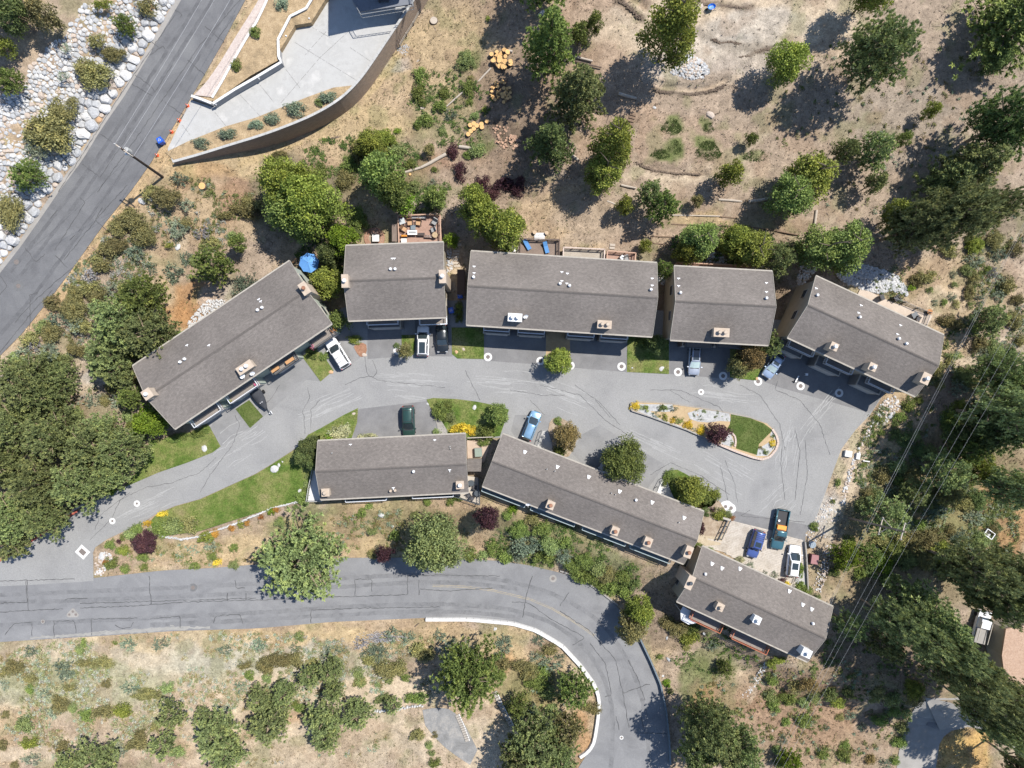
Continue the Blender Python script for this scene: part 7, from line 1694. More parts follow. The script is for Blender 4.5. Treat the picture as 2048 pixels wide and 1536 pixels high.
# ================================================================ TREES AND SHRUBS
def leafmat(name, c, var=.25, trans=.0):
    m = bpy.data.materials.new(name); m.use_nodes = True; t = m.node_tree; N = t.nodes; L = t.links; b = N['Principled BSDF']
    b.inputs['Roughness'].default_value = .62; b.inputs['Specular IOR Level'].default_value = .22
    at = N.new('ShaderNodeAttribute'); at.attribute_name = 'Col'; sp = N.new('ShaderNodeSeparateColor'); L.new(at.outputs['Color'], sp.inputs[0])
    r = N.new('ShaderNodeValToRGB'); e = r.color_ramp.elements; e[0].position = 0; e[1].position = 1; e.new(.5)
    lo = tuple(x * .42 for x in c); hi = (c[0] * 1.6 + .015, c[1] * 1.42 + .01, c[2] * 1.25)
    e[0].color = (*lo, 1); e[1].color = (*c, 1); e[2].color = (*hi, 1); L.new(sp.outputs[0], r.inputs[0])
    oi = N.new('ShaderNodeObjectInfo'); mr = N.new('ShaderNodeMapRange'); mr.inputs[3].default_value = 1 - var; mr.inputs[4].default_value = 1 + var; L.new(oi.outputs['Random'], mr.inputs[0])
    hs = N.new('ShaderNodeHueSaturation'); mh = N.new('ShaderNodeMapRange'); mh.inputs[3].default_value = .485; mh.inputs[4].default_value = .515; L.new(oi.outputs['Random'], mh.inputs[0])
    L.new(mh.outputs[0], hs.inputs['Hue']); L.new(mr.outputs[0], hs.inputs['Value']); L.new(r.outputs[0], hs.inputs['Color']); L.new(hs.outputs[0], b.inputs['Base Color'])
    tr = N.new('ShaderNodeBsdfTranslucent'); L.new(hs.outputs[0], tr.inputs[0]); mx = N.new('ShaderNodeMixShader'); mx.inputs[0].default_value = .3
    L.new(b.outputs[0], mx.inputs[1]); L.new(tr.outputs[0], mx.inputs[2]); L.new(mx.outputs[0], N['Material Output'].inputs[0])
    return m
TONE = {'g1': ('green', (.19, .25, .072)), 'g2': ('yellow-green', (.235, .28, .06)), 'g3': ('dark green', (.14, .19, .07)), 'g4': ('grey-green', (.235, .285, .115)), 'pn': ('dusty green', (.28, .33, .145)), 'ol': ('olive', (.25, .24, .105)), 'ru': ('rust-tinged', (.22, .17, .075)), 'sg': ('sage-grey', (.31, .36, .26)), 'bl': ('blue-green', (.235, .3, .215)),
        'sv': ('silvery lavender', (.38, .38, .40)), 'yl': ('golden yellow', (.62, .48, .06)), 'pu': ('dark purple', (.085, .04, .05)), 'wh': ('cream-flowered', (.5, .52, .32)), 'lg': ('light green', (.24, .3, .12)), 'br': ('bright green', (.165, .25, .03)), 'or': ('orange-flowered', (.42, .22, .06))}
LM = {k: leafmat(v[0].replace(' ', '_').replace('-', '_') + '_foliage', v[1]) for k, v in TONE.items()}
bark_p = nmat('tan_pine_bark', [(.2, .15, .1), (.32, .25, .18)], scale=5, rough=.95)
bark = nmat('grey_brown_bark', [(.1, .075, .055), (.18, .14, .11)], scale=5, rough=.95)
def cards(P_, D_, ln, wd, tint, r):
    """quads: base point P_, direction D_, lengths, widths"""
    n = len(P_); up = r.normal(size=(n, 3)); s = np.cross(D_, up); s /= np.linalg.norm(s, axis=1)[:, None] + 1e-9
    s *= wd[:, None]; e = P_ + D_ * ln[:, None]; mid = P_ + D_ * ln[:, None] * .5
    V = np.stack([P_ - s * .25, mid - s, e, mid + s], 1).reshape(-1, 3); F = np.arange(4 * n).reshape(n, 4)
    return V, F, np.repeat(tint, 4)
def norm(a): return a / (np.linalg.norm(a, axis=1)[:, None] + 1e-9)
def conifer(seed, R, H_, n, blade=.42, nb=15, shape='round', bw=.05):
    """boughs radiate from the stem, each carrying separate needle tufts that open towards its end"""
    r = np.random.default_rng(seed); C = []; Q = []; ph = r.random(4) * 6.28
    while len(C) < n * (.52 if shape == 'cone' else .66):
        t = r.random() ** .85
        if shape == 'cone': pf = (1 - t) ** .8 * 1.05 + .05
        elif shape == 'umbrella': pf = math.sqrt(max(.03, 1 - (t - .25) ** 2 / .64))
        else: pf = math.sqrt(max(.02, 1 - (t - .28) ** 2 / .56))
        th = r.random() * 6.283
        L = R * pf * (r.uniform(.5, 1.3) if shape == 'cone' else r.uniform(.62, 1.12)) * (1 + .13 * math.sin(3 * th + ph[0] + t * 4) + .09 * math.sin(5 * th + ph[1]))
        k = max(1, int(L * .78 / (blade * .8))); bend = r.normal(0, .16); dr = r.uniform(-.02, .22) if shape != 'cone' else r.uniform(.1, .3)
        for i in range(k):
            f = 1 - .78 * i / max(1, k); a = th + bend * f * f; sp = r.normal(0, .32 * blade * (1 + 1.2 * (1 - abs(f - .7))))
            x = L * f; C.append((x * math.cos(a) - sp * math.sin(a), x * math.sin(a) + sp * math.cos(a), t * H_ - dr * x + (.10 * x if f > .8 else 0) + r.normal(0, .07))); Q.append(f)
    C = np.array(C); Q = np.array(Q); keep = []; K = np.zeros((0, 3))
    for i in np.argsort(-C[:, 2]):                       # keep the tufts apart so that dark gaps show between them
        if len(K) == 0 or ((K - C[i]) ** 2).sum(1).min() > (blade * .66) ** 2: K = np.vstack([K, C[i:i + 1]]); keep.append(i)
    C = C[keep]; q = Q[keep]; n = len(keep)
    out = norm(norm(C * np.array([1, 1, 0]) + 1e-6) * .8 + np.array([0, 0, .7]))
    D = norm(np.repeat(out, nb, 0) * .85 + r.normal(size=(n * nb, 3)) * .6)
    ti = np.repeat(np.clip(.44 + .2 * r.normal(size=n) + .35 * (q - .75), 0, 1), nb) + r.normal(0, .1, n * nb)  # besides random tone, lit tips and shaded interior are put into the tint
    V, F, T_ = cards(np.repeat(C, nb, 0), D, r.uniform(.6, 1.15, n * nb) * blade, np.full(n * nb, bw), np.clip(ti, 0, 1), r)
    return V, F, T_, C
def leafy(seed, R, H_, lobes, leaf=.26, per=60, squat=1.0, lobr=(.22, .36)):
    r = np.random.default_rng(seed); th = r.random(lobes) * 6.283; t = r.random(lobes); ph = r.random(3) * 6.28
    prof = np.sqrt(np.clip(1 - (t - .35) ** 2 / .46, .04, 1)); lob = 1 + .14 * np.sin(3 * th + ph[0]) + .1 * np.sin(5 * th + ph[1])
    q = r.random(lobes) ** .45; rad = R * prof * lob * q * .84
    C = np.stack([rad * np.cos(th), rad * np.sin(th), t * H_ * squat], 1); lr = R * r.uniform(lobr[0], lobr[1], lobes)
    n = lobes * per; D = norm(r.normal(size=(n, 3)) + np.array([0, 0, .55])); ctr = np.repeat(C, per, 0); rr = np.repeat(lr, per) * r.uniform(.55, 1.12, n)
    Pn = ctr + D * rr[:, None] * np.array([1, 1, .8]); ld = norm(D * .5 + r.normal(size=(n, 3)) * .8)
    Pn[:, 2] = np.maximum(Pn[:, 2], .05)
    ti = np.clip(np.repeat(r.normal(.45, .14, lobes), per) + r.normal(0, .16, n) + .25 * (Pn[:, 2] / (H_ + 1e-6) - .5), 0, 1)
    V, F, T_ = cards(Pn, ld, r.uniform(.7, 1.2, n) * leaf, r.uniform(.28, .42, n) * leaf, ti, r)
    return V, F, T_, C
def limbs(C, H_, trunk, r0, k, seed, lr=.05):
    """tapered limbs reaching from the stem to leaf clusters (z measured from crown base)"""
    r = random.Random(seed); m = MB()
    far = sorted(range(len(C)), key=lambda i: -math.hypot(C[i][0], C[i][1]))
    pick = r.sample(far[:max(k, len(far) // 2)], min(k, len(far)))
    for i in pick:
        c = C[i]; z0 = max(-trunk * .2, c[2] - math.hypot(c[0], c[1]) * .45); a = Vector((0, 0, z0)); b = Vector((c[0], c[1], c[2] + .05)); mid = a.lerp(b, .5) + Vector((r.uniform(-.15, .15), r.uniform(-.15, .15), .12))
        b.z += .12; m.cyl(a, mid, lr * 1.5, lr, 5); m.cyl(mid, b, lr, lr * .4, 5)
    return m
KIND = {}
def reg(kind, R, H_, gen, nlimb, trunk, r0, variants):
    for s in variants:
        V, F, T_, C = gen(s); me = mesh_np('crown', V, F, bark, False, np.stack([T_, T_, T_], 1)); 
        m = limbs(C, H_, trunk, r0, nlimb, s, max(.03, r0 * .28))
        n = 5
        pts = [Vector((0, 0, -trunk)), Vector((.04 * R, .02 * R, -trunk * .4)), Vector((0, .03 * R, H_ * .25)), Vector((0, 0, H_ * .88))]; rr = [r0 * 1.25, r0, r0 * .72, r0 * .15]
        for i in range(3): m.cyl(pts[i], pts[i + 1], rr[i], rr[i + 1], 9)
        KIND.setdefault(kind, []).append((R, H_, trunk, me, m.mesh('trunk', bark if kind[:3] != 'pin' else bark_p)))
reg('pineL', 5.0, 6.5, lambda s: conifer(s, 5.0, 6.5, 2000, .5, 20, 'round', .075), 60, 6, .3, (1, 2, 3))
reg('pineM', 2.8, 4.4, lambda s: conifer(s, 2.8, 4.4, 800, .42, 20, 'round', .066), 26, 3, .18, (4, 5, 6))
reg('pineS', 1.5, 2.0, lambda s: conifer(s, 1.5, 2.0, 260, .34, 18, 'round', .058), 8, .9, .09, (7, 8))
reg('firL', 3.2, 10.5, lambda s: conifer(s, 3.2, 10.5, 1900, .46, 19, 'cone', .075), 40, 3, .22, (11, 12, 13))
reg('firS', 1.7, 4.6, lambda s: conifer(s, 1.7, 4.6, 420, .38, 17, 'cone', .06), 12, 1, .1, (14, 15))
reg('oakL', 5.2, 6.0, lambda s: leafy(s, 5.2, 6.0, 240, .34, 62, 1, (.11, .2)), 60, 4.5, .28, (21, 22))
reg('oakM', 3.0, 4.4, lambda s: leafy(s, 3.0, 4.4, 120, .28, 60, 1, (.14, .24)), 30, 2.2, .16, (23, 24, 25))
reg('oakS', 1.6, 2.3, lambda s: leafy(s, 1.6, 2.3, 46, .22, 55, 1, (.2, .32)), 12, .9, .08, (26, 27, 28))
reg('denM', 2.8, 5.6, lambda s: leafy(s, 2.8, 5.6, 150, .25, 62, 1, (.15, .26)), 20, 1.5, .16, (33, 34))
SHM = {}
def regs(kind, R, gen, variants):
    for s in variants: V, F, T_, C = gen(s); SHM.setdefault(kind, []).append((R, mesh_np('shrub_leaves', V, F, bark, False, np.stack([T_, T_, T_], 1))))
regs('L', 2.4, lambda s: leafy(s, 2.4, 1.5, 90, .22, 50, 1, (.13, .24)), (41, 42, 43))
regs('M', 1.2, lambda s: leafy(s, 1.2, .85, 34, .17, 42, 1, (.2, .33)), (44, 45, 46, 47))
regs('S', .6, lambda s: leafy(s, .6, .5, 14, .12, 36, 1, (.28, .42)), (48, 49, 50))
regs('wL', 2.4, lambda s: conifer(s, 2.4, 1.2, 700, .26, 16, 'umbrella', .04), (61, 62))
regs('wM', 1.2, lambda s: conifer(s, 1.2, .75, 240, .2, 14, 'umbrella', .034), (63, 64, 65))
PLANTS = []      # (obj, desc, cat, u, v, r)
pr_ = random.Random(99)
WORD = {'pine': 'pine tree', 'fir': 'conifer', 'oak': 'leafy tree', 'den': 'dense conical tree'}
NAME = {'pine': 'pine_tree', 'fir': 'conifer_tree', 'oak': 'broadleaf_tree', 'den': 'conifer_tree'}
ucnt = 0
def tree(kind, u, v, r, h, tone, word=None, ry=None):
    global ucnt
    g = 0.0; hc = h * (.6 if kind[:3] != 'fir' else .5)
    for _ in range(6): x, y = U(u, v, g + hc); g = float(zt(x, y))
    Rm = r / S * (H - g - hc) / H * {'fir': 1.22, 'den': 1.2, 'oak': 1.06}.get(kind[:3], .98)
    vs = KIND[kind]; R0, H0, T0, crown, trunk = vs[ucnt % len(vs)]; ucnt += 1
    s = Rm / R0; frac = .72 if kind[:3] in ('oak', 'den') else .78 if kind[:3] == 'fir' else .66
    zc = h * frac; th = h - zc                            # crown depth, clear trunk
    sz = zc / H0
    k4 = pr_.random() * 6.283
    o = link(NAME[kind[:-1]], None, None, (x, y, g), k4)
    ry_ = (ry / r) if ry else 1
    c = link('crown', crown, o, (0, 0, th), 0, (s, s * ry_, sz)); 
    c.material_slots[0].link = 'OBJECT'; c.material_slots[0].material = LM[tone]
    t_ = link('trunk', trunk, o, (0, 0, th), 0, (s, s, max(sz, (th + .4) / T0 if T0 else sz))) if th > T0 * sz else link('trunk', trunk, o, (0, 0, th), 0, (s, s, sz))
    sizew = 'giant' if r > 62 else 'large' if r > 46 else 'medium-sized' if r > 28 else 'small'
    PLANTS.append([o, f'{sizew} {TONE[tone][0]} {word or WORD[kind[:-1]]}', 'tree', u, v, r])
def shrub(u, v, ru, tone, rv=None, k=None, word='shrub', h=None):
    global ucnt
    rv = rv or ru; rm = math.sqrt(ru * rv) / S
    wisp = tone in ('sg', 'sv', 'bl') and not (380 < u < 720 and v < 300)
    fam = ('wL' if rm > 1.6 else 'wM') if wisp else ('L' if rm > 1.6 else 'M' if rm > .75 else 'S')
    R0, me = SHM[fam][ucnt % len(SHM[fam])]; ucnt += 1
    dz = rm * .35
    x, y = U(u, v, dz); g = float(zt(x, y)); x, y = U(u, v, g + dz); 
    if inpoly(np.array([u]), np.array([v]), BANKPX)[0]: g = float(zdr(x, y)) + .95; x, y = U(u, v, g)
    elif inpoly(np.array([u]), np.array([v]), DRV)[0] or inpoly(np.array([u]), np.array([v]), PLS)[0]: g = float(zdr(x, y)) + .08; x, y = U(u, v, g)
    o = link('sagebrush' if tone in ('sg', 'sv', 'bl') else 'flowering_shrub' if tone in ('yl', 'wh', 'or') else 'bitterbrush' if tone in ('ol', 'ru') else 'green_shrub', me, None, (x, y, g - .03), (ucnt % 4) * math.pi / 2 if rv == ru else (ucnt % 2) * math.pi)
    if rv == ru: o.scale = (ru / S / R0,) * 2 + ((h or rm * .75) / (.62 * R0 * .7 + .1) * .5 + .2 * 0,)
    else: o.scale = (ru / S / R0, rv / S / R0, rm / R0)
    o.scale.z = rm / R0 * (1.0 if h is None else h)
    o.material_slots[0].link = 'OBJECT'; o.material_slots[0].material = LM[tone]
    sizew = 'broad' if ru > 30 else 'large' if ru > 19 else 'medium' if ru > 11 else 'small'
    PLANTS.append([o, f'{sizew} {TONE[tone][0]} {word}', 'shrub', u, v, ru])
BANKPX = BANK
PLS = [(330, 305), (375, 283), (450, 253), (512, 235), (612, 195), (667, 175), (712, 170), (700, 185), (667, 207), (620, 232), (560, 256), (500, 276), (430, 297), (350, 322)]
TREES = '''firL 1100 90 41 17 g1|firL 1157 188 42 15 g4|firL 1100 287 34 12 g3|denM 1228 290 38 13 g2|denM 1208 345 34 9 g2|denM 1345 60 50 15 g2|oakM 1573 127 42 8 g2|pineL 1755 105 66 15 g4|firL 2022 50 58 11 g1|oakS 1158 70 23 5 g1|oakS 1190 48 18 5 g1|oakM 1752 -22 38 11 g2|firL 1092 -62 44 15 g1
pineL 2020 240 66 15 g3|pineM 1690 303 24 7 g4|pineM 1750 302 37 8 g4|oakS 1807 279 14 4 g1|oakS 1862 222 15 4 g2|firL 1945 335 42 14 g4|firL 1895 362 34 11 g4|denM 1622 352 42 9 g2|denM 1582 392 38 9 g1|oakS 1748 366 20 6 g4|oakS 1460 350 25 6 g2|oakS 1502 278 13 3 g1|oakS 1250 412 18 5 g2|pineM 1300 388 26 7 g4|pineM 1325 415 32 8 g1|oakS 1393 403 13 3 ol|oakS 1290 492 14 3 g2|pineM 1330 540 18 5 g1
denM 1400 478 33 8 g1|oakM 1372 505 24 6 g2|oakM 1470 480 32 7 g2|denM 1505 500 34 8 g2|pineM 1555 520 32 7 g4|denM 1640 500 40 9 g1|denM 1690 495 44 10 g1|pineL 1838 450 52 17 pn|pineL 1900 432 60 20 pn|pineL 1962 425 44 18 pn|oakM 1795 430 30 9 g2|oakM 1990 120 26 6 g3
oakL 575 368 58 11 g2|oakL 625 410 64 12 g2|oakL 590 420 60 10 g1|oakM 765 350 46 11 g1|oakM 740 290 30 6 g2|oakM 790 385 34 10 g1|oakS 870 397 24 5 g1|oakS 805 408 24 5 br|oakM 685 480 32 7 br|oakM 660 508 26 6 g3|oakM 655 566 33 7 g2|oakS 676 642 22 5 g1|oakM 948 405 36 9 g2|oakM 968 435 38 10 g2|oakM 1010 460 46 10 g2|oakS 902 482 16 3 br|oakS 858 300 12 2 ol
pineM 425 530 37 8 g1|oakS 478 487 18 5 g1|pineM 285 590 44 9 g1|pineL 245 640 56 10 g4|pineL 300 668 56 10 g4|pineM 215 712 46 8 g4|pineM 235 745 34 7 g4|pineM 55 352 30 5 g1|pineM 18 160 26 5 g1|oakM 20 25 40 8 g3|oakS 90 30 27 7 ol|oakS 8 95 20 5 g2|pineM 250 50 21 4 g1|oakM 300 842 33 6 br
pineL 50 762 56 9 g4|pineL 92 790 40 9 g4|pineL 30 850 52 10 g4|pineL 112 872 52 11 g4|pineL 190 890 50 11 g4|pineL 246 900 46 10 g4|pineL 165 965 52 11 g4|pineL 80 968 52 11 g4|pineL 20 1035 50 9 g4|pineL 95 1035 40 9 g4|pineL 10 930 50 10 g4|pineM 210 860 34 7 g4|pineM 262 795 24 5 g1|pineM 20 1085 36 6 g4|pineM 128 752 26 6 g4|pineM 225 950 34 8 g4
pineL 605 1118 82 12 g4|oakL 868 1088 62 11 lg|oakM 975 1035 25 6 pu|oakS 770 1107 18 4 pu|oakM 288 1085 24 3 pu|oakL 1250 922 47 7 g1|oakM 1118 722 29 5 g2|oakM 1385 982 33 5 g2|oakM 1133 872 27 5 ru|oakS 1436 868 23 3.2 pu|oakM 995 829 23 4 g1|oakM 1312 688 20 4 g3|oakM 1500 716 30 6 ru|oakM 1478 735 22 5 ol|oakS 810 703 15 4 ol|pineM 1540 690 24 6 g4|oakM 618 893 22 4 g3|oakM 606 912 19 4 g3|oakS 625 928 12 3 g3|oakM 1280 1222 30 7 g2|oakM 1262 1255 30 7 ol
pineL 940 1350 66 13 g1|pineM 660 1340 24 5 g4|pineM 668 1382 22 5 g4|pineM 620 1352 22 5 g4|pineM 570 1388 24 5 g4|pineM 650 1440 38 6 g4|pineM 652 1475 26 6 g4|pineM 715 1430 31 5 g4|pineS 786 1410 17 3 g4|pineM 540 1445 42 6 g4|pineM 520 1400 28 4 g4|pineM 430 1470 46 6 g4|pineM 455 1508 34 6 g4|pineS 345 1427 28 5 g4|pineS 404 1434 18 3 g4|pineS 325 1492 25 4 g4|pineM 190 1520 40 5 g4|pineM 145 1530 32 5 g4
pineM 1150 1378 34 8 g1|pineL 1075 1480 58 10 g4|pineL 1045 1520 50 9 g4|pineM 1135 1455 30 8 ol|pineM 1035 1412 22 5 g1|pineL 1120 1505 36 9 g4|pineM 1450 1335 15 3 g1|firL 1440 1480 44 12 g4|pineL 1410 1450 50 14 g4|pineL 1470 1500 50 12 g4|pineM 1395 1520 34 10 g4|pineM 1580 1520 22 4 br
pineL 2035 826 58 22 pn|firL 1990 860 46 16 g3|pineM 1890 938 42 9 g4|pineM 1930 905 30 8 g1|pineM 1965 945 26 6 g2|pineM 1770 1032 42 8 g4|pineM 1900 990 24 4 ol|pineL 2000 745 44 12 g4|pineM 2035 770 40 12 g4|pineM 1980 640 32 6 g4|pineM 1830 985 26 5 g4
firL 1850 1225 40 18 g4|pineL 1830 1260 50 18 pn|pineL 1790 1240 34 16 pn|pineL 1885 1290 42 20 pn|pineL 1920 1340 52 20 pn|pineL 1970 1380 50 20 pn|pineL 2020 1400 46 19 pn|pineL 1985 1440 38 18 pn|pineL 1950 1140 54 18 pn|pineL 2020 1150 56 19 pn|pineM 1700 1250 24 9 g4|pineM 1770 1290 26 10 g4|pineL 1990 1200 40 18 pn|pineL 2045 980 40 20 pn|pineM 1690 1115 28 5 br|pineM 1740 1110 22 5 g1|pineL 2040 1470 36 16 pn|pineL 2100 1500 44 19 pn|pineL 2075 1560 40 18 pn'''
for ln in TREES.replace('\n', '|').split('|'):
    if ln.strip():
        k, u, v, r, h, tn = ln.split(); tree(k, float(u), float(v), float(r), float(h), tn)
